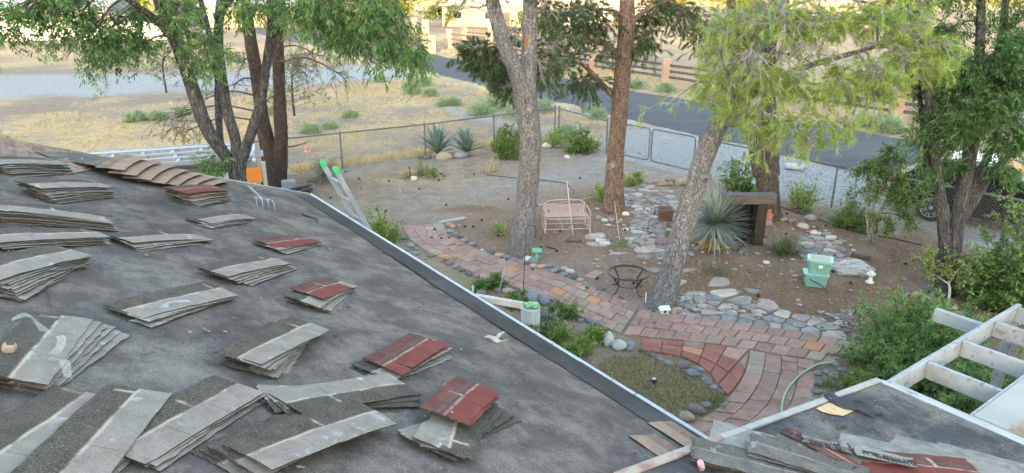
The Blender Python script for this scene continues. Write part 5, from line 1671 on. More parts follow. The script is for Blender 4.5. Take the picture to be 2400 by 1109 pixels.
border('river stones between the near path edge and the roof eave', [(948, 561, 16, 'd'), (963, 579, 20, 'g'), (950, 588, 14, 'g'), (976, 585, 14, 'p'), (974, 596, 16, 'g'), (1010, 601, 16, 'p'), (1052, 619, 17, 'p'), (1068, 627, 15, 'p'), (1082, 637, 13, 'd'),
       (1100, 646, 18, 'd'), (1115, 649, 14, 'g'), (1134, 652, 20, 't'), (1151, 655, 13, 'g'), (1127, 691, 24, 'p'), (1191, 686, 27, 't'), (1168, 683, 18, 'g'), (1217, 688, 26, 'd'), (1300, 721, 25, 'd'), (1360, 753, 19, 'b'), (1383, 755, 21, 'b'), (1406, 761, 25, 'p'),
       (1283, 728, 18, 'g'), (1340, 735, 18, 'g'), (1419, 773, 16, 'd')])
border('grey stones curving round the right side of the dry lawn', [(1548, 845, 17, 'g'), (1566, 853, 19, 'g'), (1601, 861, 36, 'p'), (1623, 880, 32, 'b'), (1641, 868, 17, 'g'), (1607, 887, 13, 'd'), (1652, 893, 18, 'g'), (1673, 915, 22, 'g'), (1689, 926, 22, 'd'),
       (1661, 902, 19, 'g'), (1632, 968, 44, 'p'), (1609, 985, 40, 't'), (1656, 955, 26, 'g'), (1690, 955, 16, 'g'), (1476, 820, 20, 'g'), (1505, 824, 16, 'd'), (1530, 834, 15, 'g')])
border('stacked grey stones beside the green hose at the right bed', [(1962, 858, 24, 'p'), (1938, 874, 21, 'g'), (1917, 877, 22, 'p'), (1956, 884, 26, 'g'), (1921, 900, 24, 'g'), (1914, 921, 25, 'p'), (1932, 933, 22, 'g'), (1908, 942, 23, 'g'), (1948, 930, 18, 'g'), (1972, 868, 20, 'g'), (1977, 880, 20, 'd'), (1900, 960, 20, 'g')])
border('small mixed stones at the right end of the flagstone patch', [(1950, 743, 15, 'g'), (1976, 748, 24, 'p'), (1961, 760, 14, 'w'), (1979, 766, 15, 'p'), (1993, 748, 18, 'p'), (1983, 778, 18, 'g'), (2004, 762, 14, 'g'), (2030, 800, 26, 'd'), (2005, 790, 16, 'g'), (1995, 730, 14, 't')])
border('rounded stones in the bed at the foot of the right ash', [(2146, 694, 22, 't'), (2171, 706, 27, 'g'), (2184, 718, 22, 'g'), (2236, 722, 26, 't'), (2130, 690, 14, 'p'), (2200, 604, 20, 'g'), (2120, 655, 14, 'g'), (2255, 735, 20, 'g')])
border('pale stones ringing the bed right of the timber prop', [(1819, 514, 15, 'w'), (1836, 518, 18, 't'), (1854, 521, 20, 'p'), (1901, 516, 28, 'g'), (1882, 534, 24, 'w'), (1909, 547, 18, 'w'), (1922, 548, 12, 'w'), (1937, 551, 20, 'g'), (1948, 560, 22, 'w'), (1962, 572, 20, 't'),
       (1973, 569, 18, 'g'), (1971, 587, 25, 'p'), (1969, 602, 20, 'g'), (1776, 568, 38, 't'), (1796, 617, 15, 'w'), (1740, 590, 16, 'b'), (1618, 598, 15, 'b'), (1893, 580, 22, 'g'), (1960, 612, 18, 'p')])
border('dark and blue stones piled below the rusty pot', [(1549, 538, 28, 'p'), (1547, 552, 30, 'b'), (1553, 573, 31, 'p'), (1569, 542, 18, 't'), (1570, 530, 16, 'g'), (1528, 545, 20, 'g'), (1535, 530, 16, 'b')])
border('stones packed round the foot of the leaning pine', [(1586, 702, 17, 'p'), (1583, 731, 20, 'o'), (1602, 737, 19, 'g'), (1595, 719, 23, 'b'), (1610, 712, 18, 'b'), (1572, 745, 14, 'g')])
border('small pale stones below the orange-brown pine', [(1403, 512, 14, 'g'), (1417, 520, 16, 'w'), (1432, 519, 16, 'g'), (1466, 505, 17, 'w'), (1478, 480, 16, 'g'), (1448, 523, 12, 't'), (1426, 530, 10, 'w'), (1467, 540, 14, 'w'), (1410, 558, 12, 'w')])
border('rocks heaped at the foot of the two blue agaves', [(1040, 378, 32, 't'), (1078, 376, 28, 'g'), (1062, 370, 18, 'd'), (1000, 374, 18, 'd'), (1020, 372, 16, 'p'), (1095, 370, 14, 'd'), (985, 372, 14, 'd'), (1052, 366, 14, 'd'), (1282, 346, 20, 'w'), (1328, 372, 14, 'w')])
for (x, y, s, k, fl, asp, lab) in ((1425, 806, 40, 'w', 1.15, .85, 'tall pale boulder leaning at the corner of the dry lawn'), (1450, 815, 42, 'w', .75, 1.1, 'broad pale boulder beside the tall one at the lawn corner'),
                              (1247, 706, 38, 'b', .95, 1.1, 'large round blue-grey boulder left of its twin by the shepherd hook'), (1276, 712, 32, 'b', 1.05, .95, 'upright blue-grey boulder between the round boulder and the path'),
                              (1479, 812, 27, 'g', .8, 1.1, 'porous grey rock beside the broad pale boulder'), (1362, 795, 26, 'p', .9, 1.0, 'angular purple rock alone in the weedy bed'), (1077, 531, 12, 't', .8, 1.0, 'small tan stone lying just outside the path border')):
    o = stone_at(None, x, y, s, k, fl, 'boulder', asp); tag(o, lab, 'rock')


# ---------------------------------------------------------------- flagstones
def clip_poly(poly, nx_, ny_, d):
    out = []
    for i in range(len(poly)):
        a, b = poly[i], poly[(i + 1) % len(poly)]
        da, db = a[0] * nx_ + a[1] * ny_ - d, b[0] * nx_ + b[1] * ny_ - d
        if da <= 0: out.append(a)
        if da * db < 0:
            t = da / (da - db); out.append((a[0] + (b[0] - a[0]) * t, a[1] + (b[1] - a[1]) * t))
    return out


flag_ms = [rock_mat('flag_grey', (0.14, 0.128, 0.115), (0.22, 0.203, 0.185), (0.315, 0.295, 0.27)), rock_mat('flag_blue', (0.115, 0.115, 0.118), (0.185, 0.182, 0.182), (0.265, 0.258, 0.25)),
           rock_mat('flag_tan', (0.23, 0.19, 0.155), (0.32, 0.28, 0.235), (0.42, 0.38, 0.33)), rock_mat('flag_pink', (0.22, 0.165, 0.145), (0.31, 0.245, 0.22), (0.40, 0.34, 0.31))]


def flags(area_px, spacing, gap, root, seed, drop=0.0, asp=1.0):
    r = np.random.default_rng(seed)
    poly = [(P(*q).x, P(*q).y) for q in area_px]
    x0, x1 = min(p[0] for p in poly), max(p[0] for p in poly); y0, y1 = min(p[1] for p in poly), max(p[1] for p in poly)
    pts_ = []
    tries = 0
    while tries < 4000:
        tries += 1
        q = (r.uniform(x0, x1), r.uniform(y0, y1))
        if not inside(np.array([q[0]]), np.array([q[1]]), poly)[0]: continue
        if all(math.hypot((q[0] - p[0]) / asp, q[1] - p[1]) > spacing * r.uniform(.75, 1.1) for p in pts_): pts_.append(q)
    for i, c in enumerate(pts_):
        if r.random() < drop: continue
        s_ = spacing * .95
        cell = [(c[0] + s_ * asp * math.cos(a), c[1] + s_ * math.sin(a)) for a in np.linspace(0, 2 * math.pi, 9)[:-1] + r.uniform(0, .7)]
        for j, d in enumerate(pts_):
            if j == i: continue
            vx, vy = d[0] - c[0], d[1] - c[1]; L = math.hypot(vx, vy)
            if L > 2.6 * spacing * asp: continue
            vx, vy = vx / L, vy / L
            cell = clip_poly(cell, vx, vy, (c[0] + d[0]) / 2 * vx + (c[1] + d[1]) / 2 * vy - gap * r.uniform(.3, 1.1))
            if len(cell) < 3: break
        if len(cell) < 3: continue
        z = float(gz(c[0], c[1]))
        # ease corners
        out = []
        for k in range(len(cell)):
            a, b = cell[k], cell[(k + 1) % len(cell)]
            out += [(a[0] * .82 + b[0] * .18 - c[0], a[1] * .82 + b[1] * .18 - c[1]), (a[0] * .18 + b[0] * .82 - c[0], a[1] * .18 + b[1] * .82 - c[1])]
        tx, ty = r.uniform(-.03, .03), r.uniform(-.03, .03)
        mb = MB().prism(out, -.05, lambda x, y: .018 + tx * x + ty * y + r.uniform(-.002, .002), .05)
        mb.build('flagstone', flag_ms[int(r.choice(4, p=[.36, .26, .22, .16]))], root, loc=(c[0], c[1], z))


fp = tag(bpy.data.objects.new('flagstone_path', None), kind='structure'); col.objects.link(fp)
flags([(1592, 742), (1572, 704), (1610, 692), (1660, 694), (1760, 716), (1850, 732), (1925, 756), (1950, 784), (1880, 774), (1700, 752)], .215, .018, fp, 3, .05, 1.35)
flags([(1462, 478), (1500, 452), (1560, 440), (1585, 480), (1560, 520), (1540, 560), (1560, 600), (1480, 560), (1500, 515)], .19, .028, fp, 4, .12, 1.3)
flags([(1440, 452), (1500, 434), (1545, 446), (1480, 468)], .26, .03, fp, 5, .1, 1.2)
flags([(1880, 560), (1905, 552), (1945, 572), (1962, 600), (1955, 630), (1905, 610)], .24, .03, fp, 6, .1, 1.2)
flags([(1390, 560), (1470, 540), (1560, 610), (1640, 640), (1700, 690), (1560, 660), (1440, 640)], .34, .11, fp, 7, .55, 1.2)
flags([(1620, 650), (1740, 660), (1830, 690), (1860, 720), (1740, 705)], .34, .09, fp, 8, .5, 1.3)
for k, (x, y) in enumerate(((1408, 567), (1417, 573))):
    b_ = G(x, y)
    o = MB().box((0, 0, .035), (.24, .11, .07), Matrix.Rotation(R(-8 + 14 * k), 3, 'Z')).build('block', mat('pale_brick', [(0.42, 0.40, 0.37), (0.55, 0.53, 0.50)], scale=9, rough=.9), None, loc=b_, bevel=.006)
    tag(o, ('small white block lying behind the other white block, below the bench', 'longer white block lying nearest the grass tuft')[k], 'block')

# ---------------------------------------------------------------- chain-link fence and gates
galv = mat('galvanised_steel', [(0.085, 0.095, 0.10), (0.15, 0.16, 0.17)], scale=8, rough=.6, metal=.2, bmp=.05)
FH = 1.20


def wire_mesh(mb, a, b, z0, z1, pitch=0.062, r=0.0022):
    a, b = Vector((a[0], a[1], 0)), Vector((b[0], b[1], 0))
    L = (b - a).length; d = (b - a) / L; h = z1 - z0
    nrm = Vector((-d.y, d.x, 0)) * r
    k = -h
    while k < L:
        for sgn in (1, -1):
            s0, s1, w0, w1 = (k, k + h, z0, z1) if sgn > 0 else (k, k + h, z1, z0)
            c0, c1 = max(0, s0), min(L, s1)
            if c1 - c0 < .01: continue
            za = w0 + (w1 - w0) * (c0 - s0) / h; zb = w0 + (w1 - w0) * (c1 - s0) / h
            p, q = a + d * c0 + Vector((0, 0, za)), a + d * c1 + Vector((0, 0, zb))
            t_ = (q - p).normalized(); u = t_.cross(nrm.normalized()) * r
            mb.add([p + nrm, p - nrm * .5 + u, p - nrm * .5 - u, q + nrm, q - nrm * .5 + u, q - nrm * .5 - u], [(0, 1, 4, 3), (1, 2, 5, 4), (2, 0, 3, 5)])
        k += pitch * 1.414


def fence(label, posts, corner=()):
    o0 = Vector((posts[0][0], posts[0][1], 0))
    root = thing('chain_link_fence', label, 'fence', o0)
    for i, p in enumerate(posts):
        r = .038 if i in corner else .028
        h = FH + (.06 if i in corner else 0)
        MB().tube([(p[0], p[1], -.1), (p[0], p[1], h)], r, 10).lathe([(r * 1.2, h - .01), (r * 1.2, h + .02), (r * .4, h + .045)], 10, (p[0], p[1], 0)).build('post', galv, root, off=tuple(o0))
    for a, b in zip(posts[:-1], posts[1:]):
        MB().tube([(a[0], a[1], FH - .01), (b[0], b[1], FH - .01)], .027, 8).build('top_rail', galv, root, off=tuple(o0))
        mb = MB(); wire_mesh(mb, a, b, .03, FH - .02)
        mb.build('wire_mesh', galv, root, off=tuple(o0))


fence('long wire mesh fence between the yard and the dry field', [(-13.42, 18.22), (-10.83, 19.78), (-8.24, 21.34), (-5.65, 22.9), (-3.06, 24.46), (-.68, 26.22), (1.72, 28.07)], (6,))
fence('short wire mesh fence from the corner post to the gate', [(1.86, 27.85), (3.42, 25.1)], (0, 1))
fence('wire mesh fence running right from the gate, in front of the parked car', [(5.95, 22.05), (8.75, 18.45), (10.75, 16.0), (12.9, 13.4), (15.2, 10.6)], (0,))


def gate_leaf(label, a, b, sign=False):
    a, b = Vector((a[0], a[1], 0)), Vector((b[0], b[1], 0))
    root = thing('gate', label, 'gate', a)
    d = (b - a).normalized(); L = (b - a).length; rr = .13
    pts_ = []
    for (cx, cz, a0) in ((rr, .1 + rr, 180), (L - rr, .1 + rr, 270), (L - rr, 1.2 - rr, 0), (rr, 1.2 - rr, 90)):
        for k in range(5):
            an = R(a0 + k * 22.5)
            pts_.append(d * (cx + rr * math.cos(an)) + Vector((0, 0, cz + rr * math.sin(an))))
    pts_.append(pts_[0])
    MB().tube(pts_, .026, 8, cap=False).build('frame', galv, root, smooth=True)
    mb = MB(); wire_mesh(mb, d * .03, d * (L - .03), .12, 1.18)
    mb.build('wire_mesh', galv, root)
    if sign:
        n_ = Vector((d.y, -d.x, 0))
        s = MB().bar(d * .44 + n_ * .02 + Vector((0, 0, 1.0)), d * .92 + n_ * .02 + Vector((0, 0, 1.0)), .012, .34, up=(n_.x, n_.y, 0))
        s.build('sign_back', mat('weathered_sign_back', [(0.24, 0.22, 0.17), (0.34, 0.32, 0.26)], scale=9, rough=.8), root)
    return root


gate_leaf('left leaf of the double wire gate, half behind the orange-brown pine', (3.52, 24.95), (4.68, 23.66))
gate_leaf('right leaf of the double wire gate with a tan sign back on it', (4.74, 23.58), (5.86, 22.2), True)
# ================================================================ shrubs, agaves, tufts
sh_yel = leaf_mat('yellow_green_leaves', (0.10, 0.165, 0.030), (0.340, 0.430, 0.105), .35)
sh_mid = leaf_mat('mid_green_leaves', (0.045, 0.105, 0.024), (0.225, 0.340, 0.085), .35, dry=(0.26, 0.18, 0.08))
sh_glossy = leaf_mat('glossy_green_leaves', (0.048, 0.115, 0.025), (0.235, 0.370, 0.090), .3, rough=.35, dry=(0.34, 0.32, 0.10))
sh_fern = leaf_mat('feathery_green_leaves', (0.055, 0.125, 0.034), (0.270, 0.410, 0.125), .35, dry=(0.42, 0.38, 0.13))
sh_sage = leaf_mat('sage_grey_leaves', (0.150, 0.215, 0.105), (0.360, 0.460, 0.250), .2)
sh_greyp = leaf_mat('grey_brush_leaves', (0.13, 0.15, 0.115), (0.30, 0.32, 0.25), .2)
straw_l = leaf_mat('dry_straw', (0.30, 0.21, 0.10), (0.60, 0.47, 0.25), .3)
dry_leaf = leaf_mat('dry_brown_leaves', (0.12, 0.075, 0.04), (0.28, 0.19, 0.10), .2)

bush('shrub', 'bright yellow-green shrub behind the aluminium ladder', 'shrub', G(893, 566), 1.05, 1.05, 46, sh_yel, (.05, .085), .42, .007, .5, nt_=7)
bush('shrub', 'tall leafy shrub with dry brown foot on the wire fence', 'shrub', G(1192, 370), 1.62, 1.35, 60, sh_mid, (.06, .10), .45, .01, .8, nt_=8)
bush('shrub', 'round leafy shrub inside the fence right of the forked pine', 'shrub', G(1362, 356), 1.25, 1.5, 54, sh_mid, (.055, .09), .45, .009, .7, nt_=8)
bush('weed_clump', 'loose green weeds between the fence corner and the round shrub', 'weeds', G(1296, 344), .85, 1.2, 30, sh_yel, (.06, .11), .22, .006, 1.0, nt_=5)
bush('shrub', 'loose leafy shrub behind the dark two-trunk tree', 'shrub', G(1738, 462), 1.9, 1.5, 40, sh_mid, (.06, .09), .5, .01, 1.2, nt_=7)
bush('shrub', 'thin yellow-green shrub before the fence right of the dark tree', 'shrub', G(1874, 490), 1.25, .95, 28, sh_yel, (.04, .065), .5, .007, 1.4, nt_=7, droop=.0)
bush('shrub', 'narrow dense shrub left of the three-stemmed small tree', 'shrub', G(1993, 532), 1.75, .95, 40, sh_mid, (.05, .08), .42, .009, 1.4, nt_=7)
bush('shrub', 'green sprouts at the foot of the orange-brown pine', 'shrub', G(1415, 470), .75, .9, 14, sh_yel, (.06, .10), .4, .005, .9, nt_=5)
bush('shrub', 'green sprouts on the right side of the orange-brown pine', 'shrub', G(1478, 440), .7, .9, 10, sh_yel, (.07, .11), .4, .005, .9, nt_=5)

# small tree with three pale stems
b0 = G(2046, 572); Y = b0.y
t = Tree('small_tree', 'small tree with three pale stems between the fence and the ash', b0)
for (lst, r) in (([(2046, 568), (2042, 520), (2050, 470), (2078, 425), (2100, 380)], .05), ([(2050, 568), (2058, 510), (2085, 460), (2130, 430)], .045), ([(2040, 566), (2034, 530), (2030, 470), (2040, 400), (2080, 350)], .045)):
    t.stem(ppts(lst, Y), [r, r * .8, r * .6, r * .35], 8, 5, .05)
for (x, y, rx, ry, Yc, rY, ns, nt_) in ((2085, 372, 40, 26, Y, .5, 12, 7), (2040, 395, 50, 30, Y, .5, 13, 7), (2115, 410, 48, 30, Y - .2, .5, 14, 7), (2060, 450, 50, 34, Y - .1, .5, 13, 7), (2125, 465, 48, 34, Y - .2, .5, 14, 7), (2130, 520, 40, 28, Y - .3, .4, 10, 6), (2075, 520, 40, 26, Y - .3, .4, 9, 6), (2160, 440, 24, 30, Y - .1, .4, 6, 6), (2100, 345, 24, 20, Y, .3, 6, 6)):
    t.cluster(PY(x, y, Yc), m_px(rx, Yc), rY, m_px(ry, Yc), ns, nt_, limb_r=.018, droop=.2, tw_l=(.12, .28), style='simple', dens=.8, sag=1)
t.finish(bark('pale_stem_bark', (0.16, 0.14, 0.125), (0.28, 0.255, 0.235), (0.40, 0.375, 0.35), 14, .3, .01), twig_m, sh_mid, (.045, .075), .62)

bush('large_shrub', 'large glossy green shrub at the right edge in front of the car', 'shrub', G(2366, 712), 2.85, 2.75, 150, sh_glossy, (.055, .095), .55, .014, .55, nt_=10, tw=(.15, .35), d=1.8)
b0 = G(2222, 716); Y = b0.y
t = Tree('sapling', 'sapling with whitish stem and yellow-green leaves below the right ash', b0)
t.stem(ppts([(2222, 714), (2226, 680), (2222, 660)], Y), [.028, .024, .02], 8, 4, .05)
t.stem(ppts([(2222, 665), (2200, 650), (2165, 630)], Y), [.016, .012, .006], 6, 4, .05)
t.stem(ppts([(2223, 665), (2240, 640), (2262, 610)], Y), [.016, .012, .006], 6, 4, .05)
for (x, y, rx, ry, ns) in ((2160, 622, 36, 18, 9), (2210, 630, 36, 22, 9), (2250, 640, 36, 24, 9), (2185, 600, 30, 14, 6), (2255, 605, 26, 18, 6)):
    t.cluster(PY(x, y, Y - .1), m_px(rx, Y), .3, m_px(ry, Y), ns, 5, limb_r=.008, droop=.1, tw_l=(.08, .2), style='simple', dens=.7, sag=1)
t.finish(mat('white_stem', [(0.42, 0.40, 0.37), (0.55, 0.53, 0.50)], scale=20, rough=.9), twig_m, sh_yel, (.035, .06), .6)

bush('feathery_shrub', 'wide feathery green shrub with yellow pods, left of the pergola', 'shrub', P(2148, 872), 1.75, 2.2, 210, sh_fern, (.05, .085), .24, .008, .35, nt_=11, dens=2.2, tw=(.15, .32))
bush('feathery_shrub', 'feathery green shrub growing below the pergola rafters', 'shrub', (6.75, 7.9, 0), 1.75, 2.6, 210, sh_fern, (.05, .085), .24, .009, .35, nt_=10, dens=2.2, tw=(.15, .3))
bush('fern_clump', 'bright yellow-green fern clump beside the stacked stones', 'fern', G(2006, 916), .5, .5, 36, sh_yel, (.025, .045), .4, .004, .7, nt_=7, dens=1.4, tw=(.06, .14))

# weeds along the house bed
for k, (x, y, h, w_, m_, lab) in enumerate(((1165, 672, .3, .45, sh_mid, 'low dark green clump left of the thin leaning pole'), (1205, 715, .32, .5, sh_mid, 'green weeds under the loose gutter end'), (1240, 800, .45, .6, sh_yel, 'bright weeds round the foot of the white stump'), (1320, 745, .55, .75, sh_mid, 'bushy dull green plant right of the white stump'),
                                       (1300, 800, .45, .8, sh_yel, 'trailing yellow-green weeds right of the stump foot'), (1360, 830, .35, .8, sh_yel, 'yellow-green weeds by the eave below the purple rock'), (1275, 770, .5, .6, sh_greyp, 'grey-green plant between the stump and the bushy plant'), (1130, 680, .25, .4, sh_mid, 'small dark clump at the eave end of the gutter'), (1395, 800, .25, .4, sh_yel, 'small bright weeds left of the tall pale boulder'))):
    bush('weed_clump', lab, 'weeds', G(x, y), h, w_, 22, m_, (.04, .075), .4, .004, .5, nt_=6, tw=(.08, .18), dens=.8)


def tuft_mesh(name, n, h, w_, m_, base_r=.05, spread=.6, droop=.25, bw=.008, K=5):
    d = rdir(n, 1.0 / max(.05, spread)); d = d[d[:, 2] > .02]
    n = len(d)
    S = rng.normal(size=(n, 3)) * np.array([base_r, base_r, 0])
    pth = curve_paths(S, d, rng.uniform(.6, 1, n) * h, K, droop, .03)
    side = unit(np.cross(d, np.array([0.2, .1, 1.])))
    wd = bw * np.array([.8, 1, .85, .55, .08])[:K]
    Vl = pth - side[:, None, :] * wd[None, :, None] / 2; Vr = pth + side[:, None, :] * wd[None, :, None] / 2
    V = np.stack([Vl, Vr], 2).reshape(n, K * 2, 3)
    b = (np.arange(n) * K * 2)[:, None] + (np.arange(K - 1) * 2)[None]
    F = np.stack([b, b + 1, b + 3, b + 2], -1).reshape(-1, 4)
    return big_mesh(name, V.reshape(-1, 3), F, m_, attr={'v': np.repeat(np.clip(rng.normal(.5, .25, n), 0, 1), K * 2)})


def tuft(name, label, x, y, n, h, m_, **kw):
    o = link(name, tuft_mesh(name, n, h, 0, m_, **kw), None, G(x, y))
    return tag(o, label, 'grass' if 'grass' in name else 'plant')


grass_dk = leaf_mat('dark_grass', (0.045, 0.065, 0.025), (0.150, 0.185, 0.080), .2, dry=(0.36, 0.28, 0.14))
grass_g = leaf_mat('green_grass', (0.055, 0.085, 0.022), (0.200, 0.250, 0.075), .3, dry=(0.36, 0.30, 0.12))
tuft('grass_clump', 'large arching dark grass clump right of the timber prop', 1838, 592, 420, .95, grass_dk, base_r=.12, spread=1.1, droop=.45, bw=.012)
tuft('grass_clump', 'thin green grass tuft beside the white blocks', 1455, 578, 90, .55, grass_g, base_r=.12, spread=1.0, droop=.3)
tuft('grass_clump', 'grass tuft half behind the leaning pine', 1578, 612, 80, .45, grass_g, base_r=.12, spread=1.0, droop=.3)
tuft('grass_clump', 'fresh green grass tuft at the lower corner of the lawn', 1680, 952, 160, .36, grass_g, base_r=.07, spread=.9, droop=.35, bw=.007)
tuft('grass_clump', 'green grass tuft beside the stacked stones and the hose', 1945, 905, 140, .34, grass_g, base_r=.08, spread=.9, droop=.35, bw=.007)
tuft('grass_clump', 'dry grass tuft below the sotol rosette', 1680, 640, 120, .5, grass_dk, base_r=.15, spread=1.3, droop=.4)
tuft('grass_clump', 'small grass tuft on the near path edge', 1052, 612, 70, .25, grass_dk, base_r=.08, spread=.9, droop=.35, bw=.007)
tuft('grass_clump', 'grass tuft between the path stones left of the pole', 1165, 660, 70, .28, grass_g, base_r=.08, spread=.9, droop=.35, bw=.007)
tuft('grass_clump', 'golden grass tuft with a stick beside it, in front of the agaves', 960, 414, 200, .55, straw_l, base_r=.12, spread=.8, droop=.5, bw=.012)
tuft('grass_clump', 'tall dry grass wisps below the fence shrub', 1150, 402, 90, .8, straw_l, base_r=.15, spread=.5, droop=.2, bw=.010)
tuft('grass_clump', 'pale tall grass stems at the foot of the reddish pine', 622, 432, 70, .9, straw_l, base_r=.12, spread=.35, droop=.1, bw=.012)
tuft('grass_clump', 'grass tuft on the path edge at the lawn top', 1515, 828, 60, .22, grass_g, base_r=.07, spread=.9, droop=.35, bw=.006)
tuft('grass_clump', 'small green tuft at the small flagstones above the rusty pot', 1510, 468, 60, .35, grass_g, base_r=.08, spread=1, droop=.35)
bush('weed_clump', 'tall thin green weeds before the left agave', 'weeds', G(992, 414), 1.0, .6, 16, sh_yel, (.03, .055), .3, .006, 2.2, nt_=6)
bush('weed_clump', 'shorter thin green weeds right of the tall ones', 'weeds', G(1018, 418), .7, .5, 12, sh_yel, (.03, .055), .3, .006, 2.0, nt_=6)
bush('weed_clump', 'tiny green seedling left of the forked pine', 'weeds', G(1172, 548), .4, .35, 8, sh_yel, (.04, .07), .4, .004, 1.5, nt_=4)
bush('brush', 'pale grey brush behind the ladder top', 'shrub', G(762, 424), .95, 1.15, 60, sh_greyp, (.05, .09), .16, .006, .7, nt_=7)

# ---- sotol rosette
sotol_l = leaf_mat('blue_green_blades', (0.12, 0.165, 0.135), (0.34, 0.40, 0.34), .15, rough=.45)
c = G(1670, 578)
t = thing('sotol', 'big spiky blue-green sotol rosette behind the leaning pine', 'plant', c)
d_ = rdir(900, .2); d_ = d_[d_[:, 2] > -.5]
n = len(d_); K = 5
pth = curve_paths(np.tile(np.array([0, 0, .58]), (n, 1)), d_, rng.uniform(.55, 1.05, n), K, .10, .035)
side = unit(np.cross(d_, np.array([0.05, .1, 1.])))
wd = np.array([.034, .034, .028, .018, .002])
V = np.stack([pth - side[:, None] * wd[None, :, None] / 2, pth + side[:, None] * wd[None, :, None] / 2], 2).reshape(n, K * 2, 3)
b = (np.arange(n) * K * 2)[:, None] + (np.arange(K - 1) * 2)[None]
o = link('blades', big_mesh('blades', V.reshape(-1, 3), np.stack([b, b + 1, b + 3, b + 2], -1).reshape(-1, 4), sotol_l, attr={'v': np.repeat(np.clip(rng.normal(.5, .25, n), 0, 1), K * 2)}), t)
o['kind'] = 'stuff'
d_ = rdir(220); d_ = unit(d_ * np.array([1, 1, .3]) + np.array([0, 0, -.9]))
pth = curve_paths(np.tile(np.array([0, 0, .36]), (220, 1)) + d_ * .1, d_, rng.uniform(.3, .5, 220), K, .3, .03)
pth[:, :, 2] = np.maximum(pth[:, :, 2], .02)
side = unit(np.cross(d_, rdir(220)))
V = np.stack([pth - side[:, None] * wd[None, :, None] / 2, pth + side[:, None] * wd[None, :, None] / 2], 2).reshape(220, K * 2, 3)
b = (np.arange(220) * K * 2)[:, None] + (np.arange(K - 1) * 2)[None]
o = link('dry_blades', big_mesh('dry_blades', V.reshape(-1, 3), np.stack([b, b + 1, b + 3, b + 2], -1).reshape(-1, 4), straw_l, attr={'v': np.repeat(rng.random(220), K * 2)}), t)
o['kind'] = 'stuff'
MB().lathe([(.12, -.05), (.14, .2), (.12, .5), (.04, .58)], 12).build('stem', mat('fibrous_stem', [(0.10, 0.07, 0.045), (0.2, 0.15, 0.10)], scale=20, rough=.9), t, smooth=True)

# ---- two agaves: every leaf a piece of its own
def agave_leaf(L, w_, m_):
    K = 8; vs_, fs_ = [], []
    for i in range(K):
        u_ = i / (K - 1)
        ww = w_ * (0.75 + 1.0 * u_ - 1.75 * u_ ** 2.2 if u_ < 1 else 0) * .5
        ww = max(ww, .002)
        z = .05 * math.sin(u_ * math.pi) * L
        th = .012 * (1 - u_)
        vs_ += [(u_ * L, -ww, z + ww * .45), (u_ * L, 0, z - th), (u_ * L, ww, z + ww * .45)]
        if i:
            a = 3 * (i - 1)
            fs_ += [(a, a + 1, a + 4, a + 3), (a + 1, a + 2, a + 5, a + 4)]
    me = MB().add(vs_, fs_).mesh('leaf', m_, True)
    return me


agm = mat('agave_skin', [(0.095, 0.150, 0.125), (0.175, 0.245, 0.205)], scale=5, stretch=(.5, 2, 2), rough=.55, bmp=.05, vary=.12)
for k, (x, y, s, lab) in enumerate(((1026, 368, 1.05, 'left blue agave with wide splayed leaves by the fence post'), (1092, 364, .92, 'right blue agave with darker upright leaves beside its twin'))):
    c = G(x, y)
    root = thing('agave', lab, 'agave', c, 0, 'blue agaves by the fence')
    lm = agave_leaf(.92 * s, .15 * s, agm)
    for i in range(34):
        el = R(14 + 68 * (i / 33) ** .75 + random.uniform(-5, 5)); az = i * 2.399 + random.uniform(-.2, .2)
        o = link('leaf', lm, root, (0.03 * math.cos(az), .03 * math.sin(az), .10 + .12 * i / 29))
        o.rotation_euler = (random.uniform(-.15, .15), -el, az)
        sc_ = random.uniform(.8, 1.1); o.scale = (sc_, sc_, sc_)

# ---- sage brush along the road
k = 0
for (x, y, wpx, h, lab) in ((322, 284, 50, .42, 'left half of the twin sage bushes in the field behind the ash'), (372, 282, 40, .34, 'right half of the twin sage bushes in the field behind the ash'), (428, 272, 26, .3, 'small sage tuft between the ash stems'), (893, 194, 34, .45, 'pale sage bush under the tips of the hanging ash leaves'), (966, 222, 44, .75, 'round sage bush nearest the hanging ash leaves'), (992, 205, 40, .7, 'sage bush just behind the round one under the ash leaves'),
                      (1012, 228, 36, .4, 'low sage bush right of the round one'), (1037, 249, 26, .42, 'left of two small sage bushes in the verge'), (1064, 248, 30, .45, 'right of two small sage bushes in the verge'), (1127, 268, 58, .6, 'front sage bush left of the forked pine'), (1160, 252, 74, .9, 'largest sage bush left of the forked pine'), (1206, 272, 36, .5, 'small sage bush touching the forked pine'),
                      (1276, 262, 40, .75, 'sage bush right of the forked pine trunk'), (1402, 280, 36, .5, 'sage bush at the road edge left of the orange-brown pine'), (1388, 262, 26, .35, 'small green sage behind the other at the road edge'), (823, 276, 30, .3, 'low sage tuft alone in the straw right of the young pine'), (727, 312, 40, .4, 'thin sage tuft beyond the wire fence, right of the reddish pine'), (775, 300, 26, .25, 'tiny sage tuft beyond the fence near the young pine'), (640, 270, 26, .4, 'sage tuft between the two reddish trunks'),
                      (1325, 325, 60, .7, 'sage bush inside the fence behind the round shrub'), (1560, 216, 60, .5, 'grey sage across the road by the brick post'), (1490, 208, 50, .5, 'green sage across the road left of the brick post'), (2090, 308, 80, .7, 'grey sage across the road left of the right ash'), (1700, 250, 60, .6, 'sage across the road behind the leaning pine'), (2030, 295, 60, .6, 'sage across the road under the bright crown')):
    p = G(x, y)
    w_ = m_px(wpx, p.y)
    bush('sage_brush', lab, 'bush', p, h * 1.35, w_ * 1.2, int(34 + wpx * .8), sh_sage, (.06, .11), .16, .008, .45, nt_=8, tw=(.12, .28), group='sage bushes in the field and verge', dens=1.0)
